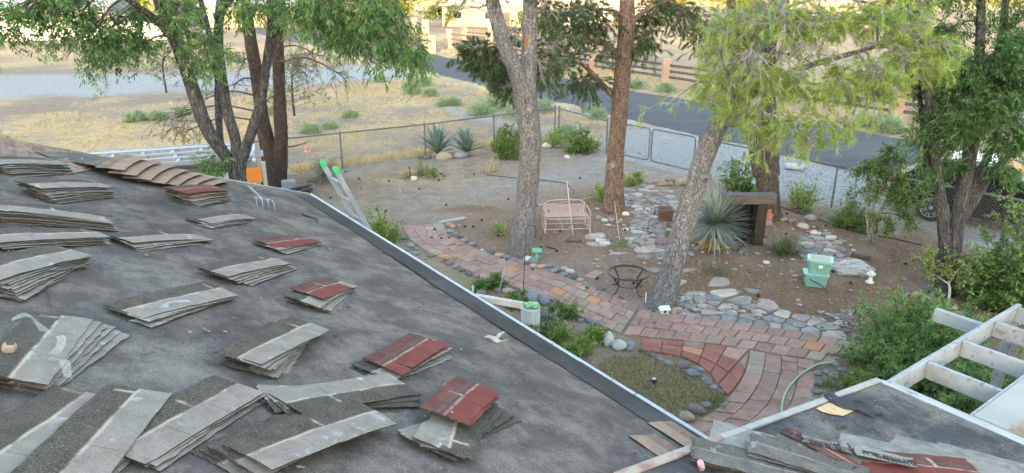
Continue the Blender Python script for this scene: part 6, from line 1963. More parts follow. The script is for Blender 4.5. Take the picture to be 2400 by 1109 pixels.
# far-left twig in the frame edge
bush('brush', 'thin twiggy brush poking in at the left frame edge', 'shrub', G(-12, 330), 1.1, 1.2, 12, sh_greyp, (.06, .09), .2, .01, .8, nt_=4)

# ---------------------------------------------------------------- dry grass over the field (uncountable)
N = 60000
X_ = rng.uniform(-26, 16, N); Y_ = rng.uniform(20, 52, N)
def samp(A, x, y):
    i = np.clip(np.searchsorted(gx, x), 0, len(gx) - 1); j = np.clip(np.searchsorted(gy, y), 0, len(gy) - 1)
    return A[j, i]
acr = (X_ - R0.x) * RN.x + (Y_ - R0.y) * RN.y
clump = vnoise(X_, Y_, 1.9, 77) * .6 + vnoise(X_, Y_, .5, 78) * .6
keep = (rng.random(N) < samp(straw, X_, Y_) * np.clip((clump - .42) * 3.2, 0, 1)) & ((acr < -.3) | (acr > RW + .3)) & (samp(gravel, X_, Y_) < .5)
X_, Y_ = X_[keep], Y_[keep]
def straw_field(X_, Y_, name, h=(.08, .28), nb=5, bw=.022, m_=None):
    n = len(X_)
    bx = np.repeat(np.stack([X_, Y_, gz(X_, Y_)], -1), nb, 0); bx[:, :2] += rng.normal(size=(n * nb, 2)) * .05
    d = rdir(n * nb, .9)
    me = needle_mesh(name, bx - np.array([0, 0, .01]), d, rng.uniform(h[0], h[1], n * nb), bw, m_ or straw_l)
    tag(link(name, me), kind='stuff')
straw_field(X_, Y_, 'dry_grass')
# golden tufts along the fence foot and the road verge
q = []
for k in range(900):
    f = rng.random()
    a = np.array((-9.5, 20.6)) * (1 - f) + np.array((1.6, 27.9)) * f
    q.append((a[0] + rng.normal() * .25 - .25, a[1] + rng.normal() * .25 + .35))
for k in range(1100):
    p = road_pt(rng.uniform(-38, 8), -rng.gamma(2, .5) - .2); q.append((p.x, p.y))
for k in range(900):
    p = road_pt(rng.uniform(-45, 25), RW + .3 + rng.gamma(2, .5)); q.append((p.x, p.y))
q = np.array(q)
cl = vnoise(q[:, 0], q[:, 1], 1.3, 79)
q = q[(cl > .42) & ~((q[:, 0] > 3.0) & (q[:, 0] < 16) & (q[:, 1] < 31) & (((q[:, 0] - R0.x) * RN.x + (q[:, 1] - R0.y) * RN.y) < 0))]
straw_field(q[:, 0], q[:, 1], 'golden_grass', (.15, .36), 7, .022, leaf_mat('golden_straw', (0.42, 0.30, 0.12), (0.72, 0.56, 0.28), .3))
# needles, cones, twigs and chips littering the yard
N = 60000
X_ = rng.uniform(-9, 13, N); Y_ = rng.uniform(8.5, 24, N)
keep = rng.random(N) < (samp(litter, X_, Y_) * .9 + .10) * samp(yard, X_, Y_)
X_, Y_ = X_[keep], Y_[keep]; n = len(X_)
bx = np.stack([X_, Y_, gz(X_, Y_) + .008], -1)
d = rdir(n); d[:, 2] *= .12
me = needle_mesh('needle_litter', bx, d, rng.uniform(.04, .14, n), .009, leaf_mat('litter_chips', (0.05, 0.035, 0.025), (0.46, 0.34, 0.23), .0))
tag(link('needle_litter', me), kind='stuff')
lx = np.array([p[0] for p in LAWN]); ly = np.array([p[1] for p in LAWN])
X_ = rng.uniform(lx.min(), lx.max(), 34000); Y_ = rng.uniform(ly.min(), ly.max(), 34000)
keep = inside(X_, Y_, LAWN); X_, Y_ = X_[keep], Y_[keep]; n = len(X_)
bx = np.stack([X_, Y_, gz(X_, Y_)], -1)
me = needle_mesh('dry_lawn_grass', bx, rdir(n, .5), rng.uniform(.03, .085, n), .008, leaf_mat('lawn_blades', (0.085, 0.085, 0.035), (0.46, 0.38, 0.22), .2))
tag(link('dry_lawn_grass', me), kind='stuff')
# fallen cones
mb = MB()
for k in range(110):
    x, y = rng.uniform(-6, 10), rng.uniform(12.2, 22.6)
    if samp(yard, np.array([x]), np.array([y]))[0] < .5 or (k % 3 and samp(litter, np.array([x]), np.array([y]))[0] < .15): continue
    mb.lathe([(.006, 0), (.032, .012), (.038, .03), (.026, .052), (.004, .062)], 6, (x, y, float(gz(x, y))))
tag(mb.build('fallen_cones', mat('pine_cones', []), None), kind='stuff')

# loose gravel and pebbles over yard and drive (uncountable)
N = 26000
X_ = rng.uniform(-10, 14, N); Y_ = rng.uniform(9, 31, N)
acr = (X_ - R0.x) * RN.x + (Y_ - R0.y) * RN.y
keep = (rng.random(N) < np.where(samp(gravel, X_, Y_) > .35, .8, .35)) & (acr < 0)
X_, Y_ = X_[keep], Y_[keep]; n = len(X_)
r = rng.gamma(2.2, .0065, n)[:, None] + .006
oc = np.array([(1, 0, 0), (0, 1, 0), (-1, 0, 0), (0, -1, 0), (0, 0, .7), (0, 0, -.5)], float)
V = np.stack([X_, Y_, gz(X_, Y_)], -1)[:, None, :] + oc[None] * r[:, None, :] * rng.uniform(.6, 1.3, (n, 6, 1))
ft = np.array([(0, 1, 4), (1, 2, 4), (2, 3, 4), (3, 0, 4), (1, 0, 5), (2, 1, 5), (3, 2, 5), (0, 3, 5)])
F = (np.arange(n) * 6)[:, None, None] + ft[None]
me = big_mesh('pebbles', V.reshape(-1, 3), F.reshape(-1, 3), leaf_mat('pebble_mix', (0.10, 0.088, 0.076), (0.34, 0.30, 0.26), .0, rough=.9), attr={'v': np.repeat(rng.random(n) * .9, 6)})
tag(link('pebbles', me), kind='stuff')

# rounded cobbles strewn round the flagstones (too many to count)
mb = []
pts_ = []
for (cx, cy, sx, sy, n_) in ((1520, 500, 60, 40, 130), (1600, 715, 40, 14, 60), (1700, 730, 110, 16, 80), (1930, 580, 35, 30, 60), (1500, 590, 70, 25, 60), (1790, 620, 90, 40, 50), (1960, 750, 40, 20, 50), (1400, 540, 50, 30, 30)):
    for k in range(n_):
        p = P(cx + rng.normal() * sx, cy + rng.normal() * sy); pts_.append((p.x, p.y))
pts_ = np.array(pts_); n = len(pts_)
base_me = rock_mesh(3, 1)
bv = np.array([v.co[:] for v in base_me.vertices]); bf = np.array([p.vertices[:] for p in base_me.polygons])
r = rng.uniform(.022, .06, n)
V = np.stack([pts_[:, 0], pts_[:, 1], gz(pts_[:, 0], pts_[:, 1]) + r * .3], -1)[:, None, :] + bv[None] * r[:, None, None] * np.stack([rng.uniform(.8, 1.4, n), rng.uniform(.8, 1.2, n), rng.uniform(.45, .8, n)], -1)[:, None, :]
F = (np.arange(n) * len(bv))[:, None, None] + bf[None]
me = big_mesh('cobbles', V.reshape(-1, 3), F.reshape(-1, 3), leaf_mat('cobble_mix', (0.13, 0.115, 0.105), (0.42, 0.38, 0.34), .0, rough=.9), smooth=True, attr={'v': np.repeat(rng.random(n) * .9, len(bv))})
tag(link('cobbles', me), kind='stuff')
# ================================================================ things in the yard
alu = mat('aluminium', [(0.19, 0.205, 0.225), (0.29, 0.31, 0.335)], scale=10, rough=.45, metal=.25, bmp=.03, stretch=(1, 1, .2))
black_m = mat('black_metal', [(0.014, 0.014, 0.016), (0.035, 0.034, 0.035)], scale=14, rough=.5, bmp=.05, spec=.5)
white_paint = mat('peeling_white_paint', [(0.24, 0.255, 0.262), (0.34, 0.355, 0.362)], scale=5, detail=7, stretch=(1, 1, 1), rough=.75, bmp=.25, bscale=20, speck=((0.17, 0.17, 0.165), 16, .60, .70), large=(1.6, (0.20, 0.205, 0.19), .52, .75))

# ---- ladder leaning on the eave
s1, _t = on_roof(838, 512); s2, _t = on_roof(864, 533)
s2 = s1 + .44
E0 = HA + HE * ((s1 + s2) / 2) - HU * .055
lad = thing('ladder', 'aluminium ladder with green tips leaning on the roof eave', 'ladder', (E0.x, E0.y, 0), HRZ)
# local x along the eave, local y away from the house
def lp3(x, z): return Vector((x, .045 + .44 * (ZE - z), z))
zt = 3.36
for sx in (-.23, .23):
    MB().bar(lp3(sx, .02), lp3(sx, zt), .07, .028, up=(1, 0, 0)).build('rail', alu, lad)
    MB().bar(lp3(sx, zt), lp3(sx, zt + .09), .08, .038, up=(1, 0, 0)).build('end_cap', mat('green_plastic', [(0.035, 0.30, 0.11), (0.055, 0.40, 0.16)], scale=10, rough=.5), lad, bevel=.008)
z = .25
while z < zt - .1:
    p = lp3(0, z)
    MB().tube([p + Vector((-.23, 0, 0)), p + Vector((.23, 0, 0))], .021, 8).build('rung', alu, lad)
    z += .295

# ---- pink glider bench
pk_m = mat('faded_pink_metal', [(0.37, 0.265, 0.255), (0.47, 0.35, 0.34)], scale=12, rough=.6, bmp=.05, speck=((0.30, 0.15, 0.11), 30, .62, .70))
c = G(1326, 540)
gl = thing('glider_bench', 'faded pink metal mesh glider bench beside the forked pine', 'bench', c, R(5))
W2 = .55
def tube_part(name, pts_, r, m_, par, n=7, smooth=True, k=4): return MB().tube(bez(pts_, k), r, n).build(name, m_, par, smooth=smooth)
def lattice(quad, nu, nv, r=.005):
    a, b, c_, d = [Vector(q) for q in quad]
    mb = MB()
    f = lambda u, v: (a.lerp(b, u)).lerp(d.lerp(c_, u), v)
    for i in range(nu + 1):
        u = i / nu; mb.bar(f(u, 0), f(u, 1), r * 2, r)
    for j in range(nv + 1):
        v = j / nv; mb.bar(f(0, v), f(1, v), r * 2, r)
    return mb
lattice([(-W2 + .06, -.26, .45), (W2 - .06, -.26, .45), (W2 - .06, .20, .41), (-W2 + .06, .20, .41)], 30, 12, .004).build('seat', pk_m, gl)
tube_part('seat_frame', [(-W2 + .06, .2, .41), (-W2 + .06, -.24, .46), (-W2 + .08, -.30, .41), (0, -.31, .40), (W2 - .08, -.30, .41), (W2 - .06, -.24, .46), (W2 - .06, .2, .41)], .014, pk_m, gl)
bk = lattice([(-W2 + .1, .20, .42), (W2 - .1, .20, .42), (W2 - .08, .27, .61), (-W2 + .08, .27, .61)], 30, 11, .004).build('backrest', pk_m, gl)
tube_part('back_frame', [(-W2 + .08, .20, .40), (-W2 + .06, .26, .56), (-W2 + .06, .28, .64), (-W2 + .2, .29, .70), (0, .295, .72), (W2 - .2, .29, .70), (W2 - .06, .28, .64), (W2 - .06, .26, .56), (W2 - .08, .20, .40)], .014, pk_m, gl)
iron_b = mat('blue_leaf_iron', [(0.06, 0.09, 0.12), (0.13, 0.17, 0.20)], scale=30, rough=.6)
for k in range(-5, 6):
    if k == 0: continue
    x = k * .085
    MB().tube(bez([(x - .03, .275, .615), (x - .035, .28, .65), (x, .285, .68), (x + .03, .28, .65), (x + .005, .276, .625)], 4), .007, 5).build('scroll', iron_b, bk)
for sx in (-1, 1):
    x = sx * W2
    tube_part('arm', [(x * .93, .26, .56), (x, .16, .57), (x, -.10, .57), (x, -.27, .54), (x, -.30, .46), (x * .97, -.27, .40)], .014, pk_m, gl)
    tube_part('leg', [(x, -.25, .54), (x, -.29, .30), (x, -.31, .02)], .014, pk_m, gl)
    tube_part('leg', [(x * .93, .26, .52), (x * .98, .32, .30), (x, .36, .02)], .014, pk_m, gl)
    tube_part('base_rail', [(x, -.31, .02), (x, 0, .10), (x, .36, .02)], .014, pk_m, gl)
    tube_part('glide_arm', [(x * .95, -.18, .40), (x * .95, -.22, .12)], .010, pk_m, gl)
    tube_part('glide_arm', [(x * .95, .15, .40), (x * .95, .12, .12)], .010, pk_m, gl)
tube_part('stretcher', [(-W2, -.28, .14), (0, -.28, .13), (W2, -.28, .14)], .012, pk_m, gl)
tube_part('stretcher', [(-W2, .25, .10), (W2, .25, .10)], .012, pk_m, gl)
tube_part('brace', [(-.1, -.28, .13), (-.22, .2, .40)], .008, pk_m, gl)

# ---- bow rake leaning on the bench
hb = G(1344, 566); tp = PY(1328, 422, hb.y + .75)
rk_ = thing('bow_rake', 'bow rake with long pale handle leaning against the pink glider', 'rake', hb)
d = tp - hb
MB().tube([Vector((0, 0, .05)) + d * .06, d], [.014, .011], 8).build('handle', mat('pale_ash_wood', [(0.44, 0.33, 0.25), (0.56, 0.44, 0.35)], scale=6, stretch=(3, 3, .3), rough=.7), rk_, smooth=True)
mb = MB().tube(bez([Vector((0, 0, .05)) + d * .06, (-.12, -.02, .09), (-.19, -.04, .03)], 4), .007, 6).tube(bez([Vector((0, 0, .05)) + d * .06, (.12, -.02, .09), (.19, -.04, .03)], 4), .007, 6)
mb.bar((-.20, -.04, .03), (.20, -.04, .03), .02, .014)
hd = mb.build('head', dk_steel, rk_)
for k in range(13):
    x = -.19 + k * .38 / 12
    MB().tube([(x, -.04, .03), (x, -.07, .0)], [.005, .003], 5).build('tooth', dk_steel, hd)

# ---- shepherd hook
b0 = G(1226, 694); Yh = b0.y
hk = thing('shepherd_hook', 'thin black shepherd hook standing at the near path edge', 'hook', b0)
top = PY(1233, 540, Yh).z
pts_ = [(0, 0, -.1), (.02, 0, top * .5), (.05, 0, top)]
for k in range(9):
    a = R(180 - k * 22.5); pts_.append((.05 + .095 + .095 * math.cos(a), 0, top + .11 * math.sin(a)))
pts_.append((.235, 0, top - .10)); pts_.append((.21, 0, top - .14))
MB().tube(pts_, .0085, 7).build('rod', black_m, hk, smooth=True)
MB().tube([(0, 0, .03), (.12, 0, .03), (.12, 0, -.1)], .006, 6).build('step', black_m, hk)

# ---- small green feeder at the trunk foot
c = G(1258, 606)
fd = thing('ground_feeder', 'small green roofed feeder standing at the forked pine foot', 'feeder', c)
gpl = mat('faded_green_plastic', [(0.10, 0.30, 0.19), (0.17, 0.40, 0.27)], scale=12, rough=.6)
MB().box((0, 0, .22), (.22, .20, .02), Matrix.Rotation(R(9), 3, 'X')).build('roof', gpl, fd, bevel=.004)
MB().lathe([(.03, .0), (.03, .2)], 10).build('post', mat('grey_plank', []), fd)
MB().lathe([(.05, .02), (.09, .03), (.09, .06), (.085, .045), (.03, .04)], 14).build('tray', gpl, fd)

# ---- black round table frame
c = G(1470, 684)
tf = thing('table_frame', 'round black iron table frame without its top', 'table frame', c)
rr, hh = .40, .40
ring = [(rr * math.cos(a), rr * math.sin(a), hh) for a in np.linspace(0, 2 * math.pi, 37)]
MB().tube(ring, .016, 6, cap=False).build('top_ring', black_m, tf, smooth=True)
MB().tube([(p[0] * .90, p[1] * .90, hh - .012) for p in ring], .009, 6, cap=False).build('inner_ring', black_m, tf, smooth=True)
MB().tube([(p[0] * .58, p[1] * .58, hh * .42) for p in ring], .009, 6, cap=False).build('lower_ring', black_m, tf, smooth=True)
for k in range(4):
    a = R(35 + 90 * k); e = Vector((math.cos(a), math.sin(a), 0))
    MB().tube(bez([e * rr + Vector((0, 0, hh)), e * rr * .84 + Vector((0, 0, hh * .72)), e * rr * .60 + Vector((0, 0, hh * .42)), e * rr * .74 + Vector((0, 0, hh * .15)), e * rr * .92 + Vector((0, 0, .015)), e * rr * 1.0 + Vector((0, 0, .03))], 5), .0125, 6).build('leg', black_m, tf, smooth=True)
    MB().tube(bez([e * rr * .95 + Vector((0, 0, hh - .02)), e * rr * .66 + Vector((0, 0, hh * .62)), e * rr * .58 + Vector((0, 0, hh * .45))], 5), .008, 5).build('scroll', black_m, tf, smooth=True)

c = G(1513, 714)
tag(MB().tube([(0, 0, -.05), (-.005, 0, .26)], .011, 8).build('white_stake', mat('white_plastic', [(0.62, 0.62, 0.60), (0.72, 0.72, 0.70)], scale=9, rough=.5), None, loc=c), 'short white stake between the table frame and the leaning pine', 'stake')

# ---- rusty square pot on the stones
c = G(1557, 530)
pot = thing('square_pot', 'rusty brown square pot with dark mouth on the stones', 'pot', c + Vector((0, 0, .16)), R(-6))
pm_ = mat('rusty_brown', [(0.085, 0.035, 0.028), (0.145, 0.065, 0.05)], scale=9, rough=.6, bmp=.2, spec=.5)
mb = MB()
a_, b_ = .16, .19
for (r0, z0, r1, z1) in ((a_, 0, b_, .30),):
    o_ = [(-r0, -r0, z0), (r0, -r0, z0), (r0, r0, z0), (-r0, r0, z0), (-r1, -r1, z1), (r1, -r1, z1), (r1, r1, z1), (-r1, r1, z1), (-r1 + .025, -r1 + .025, z1), (r1 - .025, -r1 + .025, z1), (r1 - .025, r1 - .025, z1), (-r1 + .025, r1 - .025, z1), (-r1 + .04, -r1 + .04, z1 - .05), (r1 - .04, -r1 + .04, z1 - .05), (r1 - .04, r1 - .04, z1 - .05), (-r1 + .04, r1 - .04, z1 - .05)]
    fs_ = [(3, 2, 1, 0)]
    for lv in range(3): fs_ += [(lv * 4 + i, lv * 4 + (i + 1) % 4, lv * 4 + 4 + (i + 1) % 4, lv * 4 + 4 + i) for i in range(4)]
    fs_.append((12, 13, 14, 15)); mb.add(o_, fs_)
mb.build('body', pm_, pot)
MB().box((0, 0, .262), (.29, .29, .01)).build('soil', mat('dark_soil', [(0.05, 0.035, 0.025), (0.1, 0.07, 0.05)], scale=20, rough=1), pot)

# ---- timber mine-shaft prop
old_wood = mat('old_grey_timber', [(0.040, 0.035, 0.031), (0.085, 0.075, 0.068), (0.15, 0.135, 0.124)], scale=6, detail=7, stretch=(.35, 5, 5), rough=.9, bmp=.6, bscale=14, bdist=.015)
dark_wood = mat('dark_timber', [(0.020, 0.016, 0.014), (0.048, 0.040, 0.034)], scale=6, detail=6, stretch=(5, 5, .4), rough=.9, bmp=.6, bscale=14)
c = G(1768, 572); Yp = c.y
zt = PY(1770, 476, Yp).z
mp = thing('mine_prop', 'weathered timber mine-shaft prop with heavy lintel behind the sotol', 'timber prop', c)
xl, xr = PY(1688, 470, Yp).x - c.x, PY(1816, 470, Yp).x - c.x
MB().box(((xl + xr) / 2, 0, zt + .115), (xr - xl, .26, .23)).build('lintel', old_wood, mp, bevel=.012)
xp = PY(1783, 500, Yp).x - c.x
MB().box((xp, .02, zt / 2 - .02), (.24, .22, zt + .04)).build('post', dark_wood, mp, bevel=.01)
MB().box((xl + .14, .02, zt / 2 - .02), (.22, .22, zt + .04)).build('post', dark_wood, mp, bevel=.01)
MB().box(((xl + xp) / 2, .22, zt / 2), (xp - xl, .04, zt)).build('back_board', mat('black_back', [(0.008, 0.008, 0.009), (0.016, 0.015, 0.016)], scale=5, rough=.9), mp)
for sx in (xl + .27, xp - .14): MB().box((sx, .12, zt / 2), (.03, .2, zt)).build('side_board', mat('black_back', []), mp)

# ---- terracotta figure
c = G(1800, 524)
tf_ = thing('terracotta_figure', 'small terracotta garden figure sitting right of the timber prop', 'garden figure', c + Vector((0, 0, .10)))
tf_.scale = (.72, .72, .72)
tc_ = mat('terracotta', [(0.36, 0.12, 0.075), (0.50, 0.20, 0.13)], scale=12, rough=.8)
MB().lathe([(.0, 0), (.11, .0), (.115, .05), (.085, .14), (.07, .20), (.085, .235), (.05, .26), (.0, .265)], 14).build('body', tc_, tf_, smooth=True)
MB().lathe([(.0, .25), (.05, .265), (.068, .31), (.062, .36), (.03, .39), (.0, .395)], 14).build('head', tc_, tf_, smooth=True)
for sx in (-1, 1):
    MB().tube(bez([(sx * .075, 0, .22), (sx * .11, -.05, .16), (sx * .03, -.10, .14)], 4), interp([.028, .025, .02], 9), 8).build('arm', tc_, tf_, smooth=True)
    MB().tube([(sx * .05, -.05, .03), (sx * .07, -.14, .03)], [.04, .03], 8).build('foot', tc_, tf_, smooth=True)
stone_at(None, 1799, 527, 26, 'g', .6, 'boulder'); tag(bpy.context.scene.objects[-1] if False else [o for o in bpy.data.objects if o.name.startswith('boulder') and 'label' not in o][0], 'flat grey stone under the terracotta figure', 'rock')

# ---- white pedestal ornament
c = G(2038, 664)
wo = thing('pedestal_ornament', 'small white pedestal ornament beside the tangle of wire', 'ornament', c)
MB().lathe([(.085, 0), (.085, .025), (.045, .05), (.035, .12), (.05, .16), (.085, .175), (.09, .20), (.07, .205), (.05, .19)], 14).build('pedestal', mat('white_ceramic', [(0.60, 0.58, 0.54), (0.72, 0.70, 0.66)], scale=12, rough=.5), wo, smooth=True)
MB().lathe([(.0, .19), (.03, .195), (.04, .23), (.025, .26), (.0, .265)], 12).build('bird', mat('white_ceramic', []), wo, smooth=True)

# ---- two storage tubs
tub_m = mat('mint_plastic', [(0.145, 0.285, 0.235), (0.20, 0.36, 0.30)], scale=5, rough=.45, bmp=.03, spec=.5, large=(3, (0.20, 0.36, 0.30), .5, .8))
tub_l = mat('pale_mint_plastic', [(0.21, 0.43, 0.36), (0.27, 0.50, 0.42)], scale=5, rough=.45, bmp=.03, spec=.5)


def rrect(w_, d_, r, z, n=4):
    out = []
    for (cx, cy, a0) in ((w_ / 2 - r, -d_ / 2 + r, -90), (w_ / 2 - r, d_ / 2 - r, 0), (-w_ / 2 + r, d_ / 2 - r, 90), (-w_ / 2 + r, -d_ / 2 + r, 180)):
        for k in range(n + 1):
            a = R(a0 + 90 * k / n); out.append((cx + r * math.cos(a), cy + r * math.sin(a), z))
    return out


def loft(rings, capb=True, capt=True):
    mb = MB(); n = len(rings[0])
    vs_ = [p for r in rings for p in r]; fs_ = []
    for i in range(len(rings) - 1):
        fs_ += [(i * n + k, i * n + (k + 1) % n, (i + 1) * n + (k + 1) % n, (i + 1) * n + k) for k in range(n)]
    if capb: fs_.append(tuple(range(n - 1, -1, -1)))
    if capt: fs_.append(tuple((len(rings) - 1) * n + k for k in range(n)))
    return mb.add(vs_, fs_)


def tub(label, loc, rz, lid=False, strap=False):
    t = thing('storage_tub', label, 'tub', loc, rz, 'mint green storage tubs')
    w_, d_, h = .46, .36, .27
    b_ = loft([rrect(w_ * .84, d_ * .84, .04, 0), rrect(w_ * .96, d_ * .96, .05, h - .03)]).build('body', tub_m, t, smooth=False)
    loft([rrect(w_, d_, .055, h - .03), rrect(w_ * 1.03, d_ * 1.04, .055, h - .02), rrect(w_ * 1.03, d_ * 1.04, .055, h), rrect(w_ * .97, d_ * .97, .05, h + .004)]).build('rim', tub_l, t)
    if lid:
        loft([rrect(w_ * 1.06, d_ * 1.08, .06, h - .004), rrect(w_ * 1.06, d_ * 1.08, .06, h + .02), rrect(w_ * .98, d_ * .98, .05, h + .026), rrect(w_ * .80, d_ * .78, .05, h + .014)]).build('lid', tub_l, t)
        loft([rrect(w_ * .78, d_ * .76, .05, h + .012), rrect(w_ * .78, d_ * .76, .05, h + .0185)]).build('dust', mat('tan_dust', [(0.33, 0.30, 0.23), (0.42, 0.40, 0.33)], scale=9, rough=.9), t)
        MB().box((.02, -d_ / 2 * .95 - .004, h * .62), (.075, .006, .06), Matrix.Rotation(R(-5), 3, 'X')).build('sticker', mat('white_plastic', []), t)
    if strap:
        MB().tube(bez([(-w_ / 2 - .012, -.05, h * .75), (-w_ * .2, -d_ / 2 - .02, h * .6), (.1, -d_ / 2 - .06, .08), (.2, -d_ / 2 - .2, .01)], 5), .009, 6).build('cable', black_m, t, smooth=True)
    return t


c = G(1908, 668)
tub('lower mint green storage tub carrying the other one', c, R(-14), strap=True)
tub('upper mint green storage tub with dusty lid and white sticker', c + Vector((.05, .01, .278)), R(-22), lid=True)

# ---- tangle of pale wire
c = G(2000, 636)
wp = thing('wire_tangle', 'tangled heap of pale wire beside the mint tubs', 'wire', c)
mb = MB()
for k in range(46):
    r1, r2 = random.uniform(.18, .42), random.uniform(.10, .26); a0 = random.uniform(0, 6.28); cx, cy = random.gauss(0, .08), random.gauss(0, .06); hz = random.uniform(.03, .20); ph = random.uniform(0, 6.28)
    tl = random.uniform(-.5, .5)
    n_ = 14; sw = random.uniform(3.5, 6.3)
    pts_ = []
    for i in range(n_ + 1):
        a = a0 + sw * i / n_
        x, y = cx + r1 * math.cos(a), cy + r2 * math.sin(a)
        pts_.append((x, y, max(.008, hz * (1 - (x * x + y * y) / .3) + .06 * math.sin(2 * a + ph) + tl * .2 * x)))
    mb.tube(pts_, .0055, 4)
mb.build('wire', mat('pale_wire', [(0.46, 0.46, 0.47), (0.62, 0.62, 0.63)], scale=9, rough=.6), wp)
c = G(1938, 634)
lg = thing('pipe', 'short grey pipe with black open end beside the tubs', 'pipe', c)
MB().tube([(-.22, .06, .06), (.18, -.05, .06)], .055, 12).build('tube', mat('grey_pipe', [(0.16, 0.165, 0.17), (0.26, 0.265, 0.27)], scale=9, rough=.7), lg, smooth=True)
MB().tube([(.175, -.049, .06), (.186, -.052, .06)], .046, 12).build('mouth', black_m, lg)
c = G(2018, 606)
tag(MB().bar((-.17, .12, .06), (.17, -.10, .05), .11, .10).build('timber_block', old_wood, None, loc=c, bevel=.01), 'grey timber block lying behind the wire tangle', 'timber')
c = G(2095, 608)
tag(MB().tube(bez([(-.08, -.2, .01), (0, 0, .03), (.06, .18, .06)], 4), .014, 6).build('pipe_stub', black_m, None, loc=c, smooth=True), 'short black pipe sticking out of the soil left of the ash', 'pipe')

# ---- bits of firewood
for k, (x, y, dx, dy, r, lab) in enumerate(((1556, 436, .25, .05, .05, 'thin split log at the left of the wood scraps'), (1580, 428, .2, -.2, .07, 'tilted pale log in the middle of the wood scraps'), (1600, 434, .18, .12, .11, 'thick pale log end against the leaning pine'), (1545, 446, .3, .03, .03, 'flat grey board in front of the wood scraps'), (1524, 430, .22, -.03, .035, 'short grey board at the far left of the wood scraps'))):
    c = G(x, y)
    tag(MB().tube([(-dx, -dy, r * .8), (dx, dy, r * 1.1)], r, 9, jit=.12).build('firewood', mat('split_wood', [(0.20, 0.155, 0.115), (0.34, 0.28, 0.22)], scale=9, rough=.9, bmp=.4, vary=.2), None, loc=c), lab, 'firewood', 'firewood scraps by the flagstones')

# ---- white birdhouse ornament at the leaning pine foot
c = G(1556, 736)
bh = thing('birdhouse', 'small white birdhouse ornament at the foot of the leaning pine', 'birdhouse', c, R(8))
cr = mat('white_ceramic', [])
MB().box((0, 0, .055), (.15, .10, .11)).build('body', cr, bh, bevel=.01)
MB().add([(-.105, -.075, .10), (.105, -.075, .10), (.105, .075, .10), (-.105, .075, .10), (-.085, 0, .17), (.085, 0, .17)], [(0, 1, 5, 4), (2, 3, 4, 5), (1, 2, 5), (3, 0, 4), (3, 2, 1, 0)]).build('roof', mat('pale_mint_glaze', [(0.52, 0.60, 0.50), (0.66, 0.70, 0.60)], scale=20, rough=.5), bh)
MB().lathe([(.028, 0), (.028, .006)], 12).build('hole', black_m, bh, loc=(0, -.053, .065), rot=(R(90), 0, 0))

# ---- stump planter with succulents
c = G(1243, 788)
stp = thing('stump_planter', 'whitish log stump planter topped with green succulents by the eave', 'planter', c)
n_ = 28; rings = []
for z_ in (0, .2, .4, .55):
    rings.append([(.16 * (1 + .05 * math.sin(7 * a) + .02 * math.sin(13 * a)) * math.cos(a), .16 * (1 + .05 * math.sin(7 * a)) * math.sin(a), z_) for a in np.linspace(0, 2 * math.pi, n_ + 1)[:-1]])
rings.append([(p[0] * .9, p[1] * .9, .558) for p in rings[-1]])
loft(rings).build('log', mat('bleached_log', [(0.36, 0.37, 0.38), (0.52, 0.53, 0.54)], scale=8, stretch=(4, 4, .4), rough=.85, bmp=.5, bscale=14), stp)
suc = mat('succulent_green', [(0.16, 0.36, 0.14), (0.30, 0.52, 0.25)], scale=12, rough=.5)
lf = MB().lathe([(.0, .0), (.018, .02), (.024, .045), (.014, .066), (.0, .072)], 7).mesh('petal', suc, True)
for (x, y, s_) in ((-.05, -.03, 1.1), (.06, -.04, 1.25), (.0, .05, .95), (-.09, .05, .8), (.09, .05, .85)):
    sr = MB().lathe([(.0, 0), (.02, .0), (.025, .03), (.0, .05)], 8).build('succulent', suc, stp, loc=(x, y, .555), smooth=True)
    for k in range(11):
        a = k * 2.4; el = .35 + .09 * k
        o = link('petal', lf, sr, (0, 0, .015)); o.rotation_euler = (0, math.pi / 2 - el * .8, a); o.scale = (s_ * 1.1, s_ * 1.5, s_ * 1.1)

# ---- loose drip-edge length sticking out from the eave, and a thin pole
a, b = P(1116, 697, ZE - .03), P(1226, 716, ZE - .09)
o = MB().bar((0, 0, 0), b - a, .006, .085, up=(0, 0, 1)).bar(Vector((0, 0, .03)), b - a + Vector((0, 0, .03)), .055, .006).build('loose_drip_edge', mat('dull_drip_metal', [(0.34, 0.33, 0.31), (0.50, 0.50, 0.49)], scale=6, rough=.5, metal=.3), None, loc=a)
tag(o, 'loose metal drip-edge length sticking out from the eave over the bed', 'metal strip')
b0 = G(1164, 712); tp = PY(1188, 606, b0.y + .15)
pl = thing('thin_pole', 'thin silver pole with dark tip leaning in the bed by the eave', 'pole', b0)
MB().tube([(0, 0, 0), (tp - b0) * .95], .014, 8).build('tube', alu, pl, smooth=True)
MB().tube([(tp - b0) * .95, tp - b0], [.018, .02], 8).build('tip', dk_steel, pl, smooth=True)
b0 = G(1109, 688)
tag(MB().lathe([(.025, 0), (.03, .04), (.022, .12), (.028, .15), (.012, .19)], 10).build('green_bottle', mat('aqua_glass', [(0.22, 0.48, 0.42), (0.34, 0.60, 0.54)], scale=9, rough=.3), None, loc=b0 + Vector((0, 0, .35)), smooth=True), 'small aqua bottle at the end of the drip edge', 'bottle')
bpy.data.objects['green_bottle'].location = P(1109, 690, .0) + Vector((0, 0, .0))

# ---- solar light on the lawn
c = G(1532, 903)
sl = thing('solar_light', 'small black solar stake light on the dry lawn', 'light', c)
MB().lathe([(.008, -.05), (.008, .05)], 8).build('stake', black_m, sl)
MB().lathe([(.02, .05), (.035, .06), (.035, .085), (.05, .09), (.05, .105), (.03, .115)], 14).build('head', black_m, sl, smooth=True)
MB().lathe([(.03, .1155), (.02, .119)], 14).build('panel', mat('pale_panel', [(0.40, 0.45, 0.50)], scale=9, rough=.3), sl)

